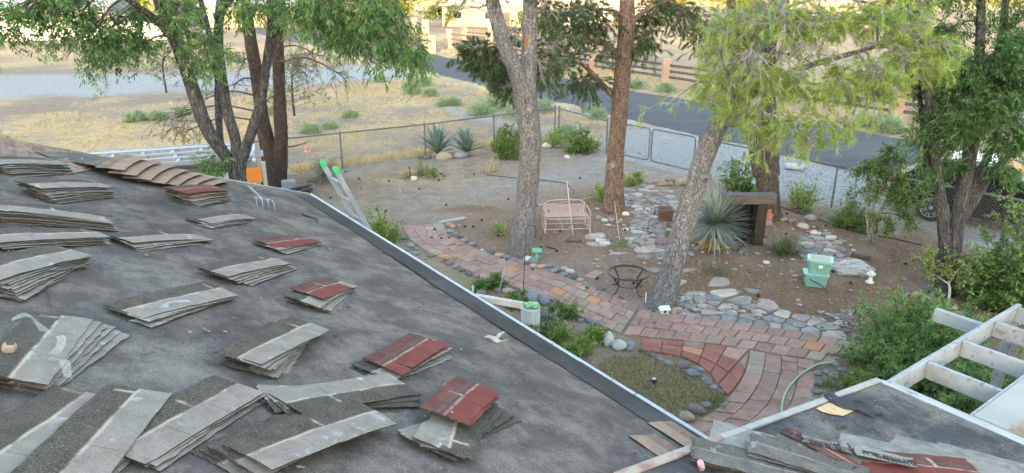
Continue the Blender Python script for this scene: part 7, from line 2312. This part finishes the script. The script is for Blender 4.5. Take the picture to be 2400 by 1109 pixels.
# ---- hoses and irrigation line
def ground_line(name, label, cat, pxs, r, m_, lift=0.0, n=6):
    pts_ = [G(*q) + Vector((0, 0, r + lift)) for q in pxs]
    c = pts_[0].copy()
    return tag(MB().tube([p - c for p in bez(pts_, 8)], r, n).build(name, m_, None, loc=c, smooth=True), label, cat)


hose_m = mat('green_hose_rubber', [(0.18, 0.30, 0.16), (0.30, 0.42, 0.26)], scale=14, rough=.5)
ground_line('garden_hose', 'green hose curving over the pavers, the outer of two strands', 'hose', ((1958, 852), (1925, 856), (1890, 872), (1858, 900), (1838, 930), (1832, 965), (1834, 1010)), .014, hose_m, .035)
ground_line('garden_hose', 'green hose curving over the pavers, the inner of two strands', 'hose', ((1950, 855), (1915, 861), (1880, 880), (1852, 910), (1836, 940), (1830, 975), (1832, 1020)), .014, hose_m, .037)
ground_line('irrigation_line', 'black irrigation line along the fence before the parked car', 'hose', ((1812, 482), (1860, 498), (1930, 520), (2010, 545), (2090, 560), (2160, 578)), .016, black_m, .01)
ground_line('irrigation_line', 'thin black hose crossing the gravel left of the glider', 'hose', ((1140, 411), (1180, 417), (1260, 424), (1320, 432), (1340, 444), (1344, 456)), .012, black_m, .01)
ground_line('fallen_branch', 'pale stick on the ground under the hook and bench', 'stick', ((1262, 482), (1330, 474), (1400, 462)), .012, mat('pale_ash_wood', []), .01)
ground_line('fallen_branch', 'dark stick in the soil right of the green feeder', 'stick', ((1280, 578), (1292, 582), (1304, 585)), .014, dk_steel, .01)
b0 = G(1452, 562); tp = PY(1440, 470, b0.y + .4)
tag(MB().tube([(0, 0, 0), tp - b0], [.010, .007], 6).build('garden_stake', mat('pale_ash_wood', []), None, loc=b0), 'thin pale stake standing in the grass tuft below the pine', 'stake')
b0 = G(962, 418)
tag(MB().tube([(0, 0, 0), (-.02, 0, .38)], .02, 6).build('garden_stake', old_wood, None, loc=b0), 'short dark stake in the golden grass tuft', 'stake')
b0 = G(970, 423)
tag(MB().box((0, 0, .06), (.18, .1, .12), Matrix.Rotation(R(15), 3, 'Z')).build('block', mat('pale_brick', []), None, loc=b0, bevel=.01), 'small white block beside the stake in the golden grass', 'block')

# ---- hanging feeder on the reddish pine
q = PY(672, 345, 20.3); e = PY(726, 331, 20.1)
br = thing('dead_branch', 'bare black branch stub on the reddish pine holding a feeder', 'branch', q)
MB().tube(bez([(0, 0, 0), (e - q) * .5 + Vector((0, 0, -.03)), e - q], 5), interp([.03, .02, .008], 11), 6).build('limb', dk_steel, br)
c = PY(717, 335, 20.1)
hf = thing('hanging_feeder', 'small pink hanging bird feeder on the bare branch', 'feeder', c - Vector((0, 0, .28)))
MB().tube([(0, 0, .20), (0, 0, .29)], .006, 5).build('wire', dk_steel, hf)
MB().lathe([(.03, .0), (.085, .01), (.085, .03), (.06, .04), (.06, .12), (.075, .13), (.02, .21)], 12).build('body', mat('pink_feeder', [(0.40, 0.14, 0.15), (0.55, 0.25, 0.26)], scale=12, rough=.5), hf, smooth=True)

# ---- odds and ends behind the roof corner
c = G(678, 447)
tag(MB().box((0, 0, .16), (.42, .34, .32), Matrix.Rotation(R(20), 3, 'Z'), .9).build('utility_box', mat('grey_pipe', []), None, loc=c, bevel=.01), 'small grey utility box at the foot of the reddish pine', 'box')
c = G(706, 452)
jk = thing('black_tool', 'heap of black metal tool parts beside the utility box', 'tool', c)
for (a, b, r) in (((-.3, 0, .1), (.05, .1, .16), .05), ((.0, -.1, .08), (.32, .05, .1), .06), ((-.15, .15, .06), (.25, .2, .2), .03)):
    MB().tube([a, b], r, 9).build('bar', black_m, jk)
MB().tube([(.22, -.02, .1), (.26, 0, .1)], .11, 12).build('wheel', black_m, jk)
# ================================================================ pergola, patio roof, truck rack, car
def rafter_t(x, y):
    p = P(x, y, 2.5) - HA
    return p.dot(HU)


pg = thing('pergola', 'weathered white wooden pergola beside the porch roof', 'pergola', (HA.x, HA.y, 0), HRZ)
zt = ZE - .03
t_end = rafter_t(2352, 716)
SF = PS + .66                                            # edge of the patio roof
MB().box(hl(PS + .02, (PT - .02 + t_end) / 2, zt - .09), (.045, PT - .02 - t_end, .18)).build('beam', white_paint, pg, bevel=.004)
for (x, y) in ((2160, 857), (2236, 805), (2302, 757), (2346, 722)):
    t_ = rafter_t(x, y)
    MB().box(hl((PS + .045 + SF + .25) / 2, t_, zt - .085), (SF + .25 - PS - .045, .045, .16)).build('rafter', white_paint, pg, bevel=.004)
t_ = PT - .09
MB().box(hl((PS + .05 + 12) / 2, t_, zt - .05), (12 - PS - .05, .045, .14)).build('ledger', mat('grey_weathered_board', [(0.30, 0.29, 0.27), (0.44, 0.43, 0.41)], scale=6, stretch=(.4, 5, 5), rough=.8, bmp=.3), pg, bevel=.004)
t_ = rafter_t(2296, 752)
MB().box(hl(PS - .26, t_, zt - .16), (.52, .07, .14)).build('beam_end', white_paint, pg, bevel=.005)
MB().box(hl(PS + .02, t_end + .06, (zt - .18) / 2), (.09, .09, zt - .18)).build('post', white_paint, pg, bevel=.006)
MB().box(hl(SF + 1.2, t_end + .06, (zt - .18) / 2), (.09, .09, zt - .18)).build('post', white_paint, pg, bevel=.006)
# flat coated patio roof, a part of the house
pr_m, nt, b = new_mat('cracked_white_coating')
v = coords(nt, 'Object')
vo = nt.nodes.new('ShaderNodeTexVoronoi'); vo.feature = 'DISTANCE_TO_EDGE'; vo.inputs['Scale'].default_value = 3.2
nz = nt.nodes.new('ShaderNodeTexNoise'); nz.inputs['Scale'].default_value = 5; nt.links.new(v, nz.inputs['Vector'])
vm = nt.nodes.new('ShaderNodeVectorMath'); vm.operation = 'MULTIPLY_ADD'; nt.links.new(nz.outputs['Color'], vm.inputs[0]); vm.inputs[1].default_value = (.35, .35, 0); nt.links.new(v, vm.inputs[2])
nt.links.new(vm.outputs[0], vo.inputs['Vector'])
c = ramp(nt, noise_t(nt, v, 2.2, 5), [(.3, (0.26, 0.265, 0.24)), (.7, (0.34, 0.345, 0.32))]).outputs[0]
c = mixc(nt, ramp(nt, vo.outputs['Distance'], [(0, (.6, .6, .6)), (.012, (0, 0, 0))]).outputs[0], c, (0.26, 0.25, 0.21))
nt.links.new(c, b.inputs['Base Color']); b.inputs['Roughness'].default_value = .85
bump(nt, b, noise_t(nt, v, 70, 3), .3, .006)
MB().box(hl((SF + 14) / 2, PT - 2.2, ZE - .07), (14 - SF, 4.1, .10)).build('patio_roof', pr_m, house, bevel=.006)
MB().box(hl(SF - .012, PT - 2.2, ZE - .09), (.02, 4.1, .13)).build('patio_roof_edge', white_paint, house)
mb = MB()
for k in range(160):
    s_, t_ = SF + .25 + abs(random.gauss(0, .22)), PT - .14 - abs(random.gauss(0, .06))
    a = random.uniform(0, 6.28); L_ = random.uniform(.01, .035)
    mb.bar(hl(s_, t_, ZE - .012), hl(s_ + L_ * math.cos(a), t_ + L_ * math.sin(a), ZE - .008 + random.uniform(0, .012)), .006, .004)
o = mb.build('leaf_litter', mat('tan_litter', [(0.28, 0.20, 0.13), (0.42, 0.33, 0.23)], scale=20, rough=.9, bmp=0), house); o['kind'] = 'stuff'

# ---- utility truck bed with ladders on its rack
A0 = P(250, 366, 2.1); A1 = P(560, 345, 2.1)
dv = Vector((A1.x - A0.x, A1.y - A0.y, 0)).normalized()
tk_rz = math.atan2(dv.y, dv.x)
end = P(602, 377, 2.02)
tr = thing('ladder_trailer', 'grey trailer with ladder rack and orange end panel behind the roof', 'trailer', (end.x, end.y, 0), tk_rz)
grey_pt = mat('grey_truck_paint', [(0.26, 0.28, 0.30), (0.36, 0.38, 0.40)], scale=4, rough=.4, bmp=.02, spec=.5)
MB().box((-2.1, .95, 1.05), (4.0, 1.7, .5)).build('bed', grey_pt, tr, bevel=.02)
MB().box((-2.1, .13, 1.50), (4.0, .05, .55)).build('side_panel', grey_pt, tr, bevel=.01)
MB().box((-2.1, 1.78, 1.50), (4.0, .05, .55)).build('side_panel', grey_pt, tr, bevel=.01)
MB().box((-.10, .02, 1.69), (.34, .03, .34)).build('end_panel', mat('orange_panel', [(0.52, 0.155, 0.022), (0.62, 0.20, 0.035)], scale=4, rough=.55), tr)['label'] = 'orange end panel'
for (x, y) in ((.13, .06), (-.06, 1.80), (-4.0, .10), (-4.0, 1.80), (-2.0, .10), (-2.0, 1.80)):
    MB().box((x, y, 1.25), (.09, .09, 1.45)).build('rack_post', mat('weathered_green_post', [(0.24, 0.26, 0.22), (0.36, 0.37, 0.33)], scale=8, rough=.8), tr, bevel=.006)
for x in (-.06, -2.0, -4.0): MB().box((x, .95, 2.0), (.07, 1.9, .06)).build('cross_bar', grey_pt, tr)
for sy in (.05, 1.85):
    for x in (-.9, -3.0):
        w_ = MB().tube([(x, sy - .1, .36), (x, sy + .1, .36)], .36, 24).build('wheel', mat('tyre_rubber', [(0.02, 0.02, 0.02), (0.04, 0.04, 0.04)], scale=9, rough=.8), tr)
        MB().tube([(x, sy - .11, .36), (x, sy + .11, .36)], .2, 16).build('rim', alu, w_)
MB().box((.0, .62, 2.05), (.30, .5, .05)).build('bracket_plate', alu, tr)
bm_ = MB()
for y in (.5, .7): bm_.add([(-.05, y, 2.07), (.12, y, 2.07), (.03, y, 2.26), (-.05, y + .01, 2.07), (.12, y + .01, 2.07), (.03, y + .01, 2.26)], [(0, 1, 2), (5, 4, 3), (0, 3, 4, 1), (1, 4, 5, 2), (2, 5, 3, 0)])
bm_.build('bracket', alu, tr)


def flat_ladder(label, y0, x0, x1, z, w_=.42):
    la = thing('extension_ladder', label, 'ladder', (end.x, end.y, 0), tk_rz, 'ladders on the trailer rack')
    for y in (y0, y0 + w_): MB().box(((x0 + x1) / 2, y, z + .04), (x1 - x0, .05, .085)).build('rail', alu, la)
    x = x0 + .2
    while x < x1 - .1:
        MB().box((x, y0 + w_ / 2, z + .04), (.07, w_ - .034, .04)).build('rung', alu, la); x += .62
    return la


MB().box((-2.0, .98, 1.985), (3.7, 1.6, .03)).build('rack_deck', mat('shadow_dark_rack_deck', [(0.09, 0.10, 0.115), (0.15, 0.165, 0.18)], scale=5, rough=.5), tr)  # deck colour darkened to stand for the shadows between the ladder rails
flat_ladder('front aluminium ladder lying flat on the trailer rack', .10, -3.7, -.25, 2.035)
flat_ladder('middle aluminium ladder lying flat on the trailer rack', .58, -3.8, -.35, 2.035)
flat_ladder('rear aluminium ladder lying flat on the trailer rack', 1.10, -3.9, -.15, 2.035)
# broad aluminium plank beside the rear ladder
pk2 = thing('work_plank', 'wide aluminium work plank at the rear of the trailer rack', 'plank', (end.x, end.y, 0), tk_rz)
MB().box((-2.0, 1.72, 2.07), (3.6, .30, .05)).build('deck', alu, pk2)
for y in (1.56, 1.88): MB().box((-2.0, y, 2.07), (3.6, .02, .08)).build('rail', alu, pk2)

# ---- black SUV outside the fence
hd_ = Vector((.80, -.60, 0)); W0 = Vector((10.72, 17.25, 0))
car = thing('parked_car', 'black car parked outside the wire fence behind the right ash', 'car', W0, math.atan2(hd_.y, hd_.x))
paint = mat('black_car_paint', [(0.010, 0.010, 0.012), (0.016, 0.016, 0.018)], scale=2, rough=.08, bmp=0, spec=.8)
glass = mat('dark_car_glass', [(0.012, 0.014, 0.016), (0.02, 0.022, 0.025)], scale=2, rough=.04, bmp=0, spec=.8)
# local: x forward from the rear axle, y to the left (far side), near side at y = -0.85 .. sections across
prof = [(-.95, .45), (-1.0, .75), (-.96, 1.02), (-.70, 1.10), (-.45, 1.42), (-.1, 1.60), (.6, 1.66), (1.3, 1.63), (1.75, 1.45), (2.25, 1.14), (3.0, 1.08), (3.5, .98), (3.72, .75), (3.70, .42)]
low = [(x, min(z, 1.08)) for x, z in prof]
CW, off = 1.82, .93
def section(pts_, hw, zb=.32):
    return [(x, hw, z) for x, z in pts_]
mb = MB()
n_ = len(low)
ringsY = ((-.91 + off - .93, .97), (-.88 + off - .93 - .0, 1.0),)
def body_loft(pts_, ys, scl):
    rings = []
    for y, s_ in zip(ys, scl):
        cx = 1.36; rings.append([((x - cx) * s_ + cx, y, (z - .75) * (s_ if z > .75 else 1) + .75) for x, z in pts_])
    mb = MB(); n = len(pts_)
    mb.add([p for r in rings for p in r], [(i * n + k, (i + 1) * n + k, (i + 1) * n + (k + 1) % n, i * n + (k + 1) % n) for i in range(len(rings) - 1) for k in range(n)] + [tuple(range(n)), tuple(range((len(rings)) * n - 1, (len(rings) - 1) * n - 1, -1))])
    return mb
YN = 0.06                                                # near side plane of the body
lowp = [(-.90, .34), (-1.0, .70), (-.97, 1.0), (-.85, 1.08), (2.2, 1.10), (3.1, 1.04), (3.55, .95), (3.74, .70), (3.70, .36), (3.15, .30), (3.05, .55), (2.90, .70), (2.70, .74), (2.50, .70), (2.35, .55), (2.25, .28), (.45, .28), (.36, .52), (.20, .69), (0, .74), (-.20, .69), (-.36, .52), (-.44, .34)]
body_loft(lowp, (YN, YN + .06, YN + .5, YN + 1.3, YN + 1.74, YN + 1.80), (.975, 1, 1.01, 1.01, 1, .975)).build('body', paint, car, smooth=False, bevel=0)
cab = [(-.86, 1.07), (-.62, 1.36), (-.30, 1.55), (.5, 1.64), (1.2, 1.61), (1.65, 1.44), (2.22, 1.08)]
body_loft(cab, (YN + .07, YN + .22, YN + 1.58, YN + 1.73), (.96, .995, .995, .96)).build('cabin', paint, car, smooth=False)
MB().add([(-.28, YN + .30, 1.552), (.5, YN + .28, 1.648), (1.18, YN + .30, 1.618), (1.18, YN + 1.5, 1.618), (.5, YN + 1.52, 1.648), (-.28, YN + 1.5, 1.552)], [(0, 1, 4, 5), (1, 2, 3, 4)]).build('roof_reflection', mat('car_roof_sky_reflection', [(0.5, 0.56, 0.58), (0.58, 0.63, 0.65)], scale=2, rough=.15, bmp=0, spec=.6), car)  # sky reflection on the black roof, painted as a pale sheet
win = [(-.55, 1.14), (-.40, 1.36), (-.12, 1.50), (.50, 1.565), (.50, 1.14)]
win2 = [(.58, 1.14), (.58, 1.565), (1.15, 1.53), (1.52, 1.38), (1.85, 1.14)]
for wn_ in (win, win2):
    MB().add([(x, YN + .075 + (z - 1.1) * .20, z) for x, z in wn_] + [(x, YN + .12 + (z - 1.1) * .20, z) for x, z in wn_], [tuple(range(4, -1, -1)), tuple(range(5, 10))] + [(i, (i + 1) % 5, 5 + (i + 1) % 5, 5 + i) for i in range(5)]).build('window', glass, car)
MB().add([(-.88, YN + .25, 1.12), (-.60, YN + .28, 1.40), (-.60, YN + 1.52, 1.40), (-.88, YN + 1.55, 1.12)], [(0, 1, 2, 3)]).build('rear_window', glass, car)
red_l = mat('tail_light_red', [(0.42, 0.03, 0.015), (0.58, 0.07, 0.03)], scale=9, rough=.2, bmp=0)
MB().box((-.93, YN + .10, .95), (.22, .24, .13)).build('tail_light', red_l, car, bevel=.02)
MB().box((-.93, YN + 1.70, .95), (.22, .24, .13)).build('tail_light', red_l, car, bevel=.02)
MB().box((-.02 + 1.3, YN - .006, .90), (.16, .02, .03)).build('door_handle', alu, car)
MB().box((2.0, YN - .08, 1.10), (.14, .18, .12)).build('mirror', paint, car, bevel=.03)
MB().box((-.95, YN + .9, .50), (.14, 1.7, .2)).build('bumper', paint, car, bevel=.03)
tyre = mat('tyre_rubber', [])
for (x, y, sg) in ((0, YN + .12, -1), (2.70, YN + .12, -1), (0, YN + 1.68, 1), (2.70, YN + 1.68, 1)):
    pr_ = [(.22, -.11), (.30, -.115), (.345, -.10), (.36, -.06), (.36, .06), (.345, .10), (.30, .115), (.22, .11)]
    wv_ = MB().lathe(pr_, 30).build('wheel', tyre, car, loc=(x, y, .36), rot=(R(90), 0, 0), smooth=True)
    MB().lathe([(.255, -.03), (.255, .03)], 30).build('disc', mat('dark_rim', [(0.05, 0.05, 0.055)], scale=5, rough=.4), wv_, loc=(0, 0, .0 if sg > 0 else .04))
    mbs = MB()
    for k in range(7):
        a = k * 2 * math.pi / 7; e = Vector((math.cos(a), math.sin(a), 0)); f = Vector((-e.y, e.x, 0))
        for q_ in (-.035, .035):
            mbs.bar(e * .05 + f * q_ * .4 + Vector((0, 0, .10 * -sg * -1 if False else .095)), e * .24 + f * q_ + Vector((0, 0, .105)), .022, .02)
    mbs.lathe([(.055, .09), (.05, .115), (.02, .12)], 12)
    mbs.tube([(.248 * math.cos(a), .248 * math.sin(a), .105) for a in np.linspace(0, 2 * math.pi, 31)], .012, 6, cap=False)
    mbs.build('rim', alu, wv_)
# ================================================================ across the road and beyond
def brick_mat():
    m, nt, b = new_mat('tan_brick')
    v = coords(nt, 'Object')
    br = nt.nodes.new('ShaderNodeTexBrick'); br.inputs['Scale'].default_value = 1.0
    br.inputs['Color1'].default_value = (0.27, 0.165, 0.11, 1); br.inputs['Color2'].default_value = (0.33, 0.215, 0.15, 1); br.inputs['Mortar'].default_value = (0.30, 0.25, 0.21, 1)
    br.inputs['Brick Width'].default_value = .3; br.inputs['Row Height'].default_value = .12; br.inputs['Mortar Size'].default_value = .012
    cx = nt.nodes.new('ShaderNodeSeparateXYZ'); nt.links.new(v, cx.inputs[0])
    cb = nt.nodes.new('ShaderNodeCombineXYZ'); nt.links.new(math_(nt, 'ADD', cx.outputs[0], cx.outputs[1]), cb.inputs[0]); nt.links.new(cx.outputs[2], cb.inputs[1])
    nt.links.new(cb.outputs[0], br.inputs['Vector'])
    nt.links.new(br.outputs['Color'], b.inputs['Base Color']); b.inputs['Roughness'].default_value = .9
    return m


brick = brick_mat()
rail_m = mat('dark_rail_wood', [(0.055, 0.040, 0.034), (0.12, 0.09, 0.075)], scale=5, stretch=(1, 1, 4), rough=.85)


def rail_fence(label, pts_, hts, rails=3, pw=.55, dense=()):
    o0 = Vector((pts_[0][0], pts_[0][1], 0))
    f = thing('post_and_rail_fence', label, 'fence', o0)
    for (p, h) in zip(pts_, hts):
        z = -.2
        MB().box((p[0], p[1], h / 2 - .1), (pw, pw, h + .2)).box((p[0], p[1], h + .04), (pw + .08, pw + .08, .08)).build('brick_post', brick, f, off=tuple(o0))
    for a, b, h in zip(pts_[:-1], pts_[1:], hts):
        for k in range(rails):
            z = h * (.25 + .27 * k)
            j = random.uniform(-.04, .04)
            MB().bar((a[0], a[1], z), (b[0], b[1], z + j), .06, .15).build('rail', rail_m, f, off=tuple(o0))


line = [road_pt(-38.5 + 7.65 * k, 10.6 + (.5 if k % 2 else 0) * .2) for k in range(9)]
rail_fence('post-and-rail fence with brick posts along the far road side', [(p.x, p.y) for p in line], [1.75] + [1.35] * 8)
q = [P(1014, 124), P(1000, 108), P(974, 92), P(940, 88), P(900, 84)]
rail_fence('tall brick gate posts with rails behind the hanging ash leaves', [(p.x, p.y) for p in q], [1.5, 2.5, 2.3, 2.3, 2.3], 3, .7)
q = [P(1090, 97), P(1150, 103), P(1230, 110)]
rail_fence('short brick-post fence further back behind the forked pine', [(p.x, p.y) for p in q], [1.9, 1.7, 1.7])

# ---- white perimeter wall and houses on the left
ww = mat('white_wall_paint', [(0.60, 0.62, 0.64), (0.72, 0.74, 0.76)], scale=1.2, rough=.8, bmp=.1)
a, b = P(-60, 96), P(420, 92)
wl = thing('white_wall', 'long white boundary wall across the field at the left', 'wall', a)
d = (b - a).normalized(); L = (b - a).length
for k in range(8):
    p0, p1 = d * (L * k / 8 + .15), d * (L * (k + 1) / 8 - .15)
    MB().bar(p0 + Vector((0, 0, 1.0)), p1 + Vector((0, 0, 1.0)), .18, 2.05).build('panel', ww, wl)
    MB().box((d * (L * k / 8)) + Vector((0, 0, 1.05)), (.4, .4, 2.2)).build('post', ww, wl)


def far_house(label, x, y, w_, dp, h, rz, wm, rm, ridge=2.0, nw=3):
    c = P(x, y)
    hs = thing('far_house', label, 'house', c, rz)
    MB().box((0, 0, h / 2), (w_, dp, h)).build('wall', wm, hs)
    e = .5
    MB().add([(-w_ / 2 - e, -dp / 2 - e, h), (w_ / 2 + e, -dp / 2 - e, h), (w_ / 2 + e, dp / 2 + e, h), (-w_ / 2 - e, dp / 2 + e, h), (-w_ / 2 - e, 0, h + ridge), (w_ / 2 + e, 0, h + ridge)],
             [(0, 1, 5, 4), (2, 3, 4, 5), (1, 2, 5), (3, 0, 4), (3, 2, 1, 0)]).build('roof', rm, hs)
    for k in range(nw):
        x0 = -w_ / 2 + w_ * (k + .5) / nw
        wn_ = MB().box((x0, -dp / 2 - .02, h * .55), (1.5, .08, 1.2)).build('window', ww, hs)
        MB().box((x0, -dp / 2 - .07, h * .55), (1.3, .04, 1.0)).build('pane', glass, wn_)
    MB().box((w_ * .18, -dp / 2 - .03, 1.05), (1.0, .08, 2.1)).build('door', rail_m, hs)


wall_p = mat('pale_house_wall', [(0.27, 0.21, 0.15), (0.34, 0.27, 0.20)], scale=1, rough=.9)
wall_w = mat('white_house_wall', [(0.34, 0.33, 0.31), (0.42, 0.41, 0.39)], scale=1, rough=.9)
roof_g = mat('grey_far_roof', [(0.16, 0.18, 0.21), (0.25, 0.27, 0.30)], scale=2, rough=.8)
roof_r = mat('rosy_far_roof', [(0.36, 0.24, 0.20), (0.45, 0.32, 0.27)], scale=2, rough=.8)
far_house('pale far house with grey roof behind the white wall', 150, 76, 16, 9, 3.0, R(6), wall_w, roof_g)
far_house('pale far house with grey roof at the top behind the reddish pine', 620, 62, 15, 9, 3.0, R(-8), wall_p, roof_g)
far_house('tan far house with rosy roof behind the brick posts', 1165, 60, 15, 9, 3.0, R(-14), wall_p, roof_r)
far_house('pale far house between the two middle pines', 1385, 55, 16, 9, 3.0, R(10), wall_w, roof_r)
far_house('far house with rosy roof at the top right', 1900, 62, 15, 9, 3.0, R(-6), wall_p, roof_r)

gold_leaf = leaf_mat('golden_far_leaves', (0.13, 0.14, 0.022), (0.36, 0.33, 0.06), .3)
far_green = leaf_mat('far_green_leaves', (0.055, 0.085, 0.025), (0.18, 0.23, 0.08), .3)
for k, (x, y, h, w_, m_, lab) in enumerate(((945, 58, 6.5, 9, gold_leaf, 'golden yellow round tree above the brick gate posts'), (1045, 62, 4.0, 8, far_green, 'green far shrub mass right of the golden tree'), (1120, 40, 6, 10, gold_leaf, 'golden far tree behind the brick fence, left of the forked pine'), (1310, 48, 6, 10, gold_leaf, 'golden far tree between the forked and the orange pine'), (330, 72, 5.5, 5, leaf_mat('lime_far_leaves', (0.16, 0.20, 0.02), (0.40, 0.44, 0.07), .3), 'lime green tree with white trunk behind the ash canopy'),
                                       (60, 70, 6, 9, far_green, 'green far tree at the left edge above the white wall'), (440, 60, 6, 10, far_green, 'green far tree behind the left ash stem'), (760, 52, 6, 11, far_green, 'green far tree above the right ash canopy'), (1560, 44, 6, 11, gold_leaf, 'golden far tree right of the orange-brown pine'), (1720, 46, 7, 12, gold_leaf, 'golden far tree behind the leaning pine crown'), (2080, 46, 7, 12, gold_leaf, 'golden far tree left of the right ash'), (2340, 52, 7, 12, gold_leaf, 'golden far tree behind the right ash crown'), (860, 84, 3.0, 5, far_green, 'low green bush behind the drooping ash leaves'), (1255, 76, 3, 5, far_green, 'low green bush behind the forked pine'))):
    c = P(x, y)
    t = Tree('far_tree', lab, c, 'trees far beyond the road')
    t.stem([c, c + Vector((.1, 0, h * .45)), c + Vector((0, .1, h * .8))], [.22, .16, .06], 8, 4, .1)
    for j in range(9):
        q = rdir(1)[0] * np.array([w_ * .32, w_ * .32, h * .22])
        t.cluster(c + Vector((q[0], q[1], h * .58 + q[2])), w_ * .2, w_ * .2, h * .2, 7, 6, limb_r=.08, droop=.1, tw_l=(.5, 1.1), style='simple', dens=.6, sag=3)
    t.finish(twig_m if k != 4 else white_paint, twig_m, m_, (.28, .5), .6)
# mailbox-like white pipe by the drive
c = G(1862, 398)
mbx = thing('culvert_pipe', 'white culvert pipe end by the road beyond the fence', 'pipe', c, R(-30))
MB().tube([(-.3, 0, .11), (.3, 0, .11)], .11, 16).build('pipe', mat('white_corrugated', [(0.34, 0.38, 0.42), (0.46, 0.50, 0.53)], scale=9, rough=.5), mbx, smooth=True)
MB().tube([(.302, 0, .11), (.31, 0, .11)], .09, 16).build('mouth', black_m, mbx)
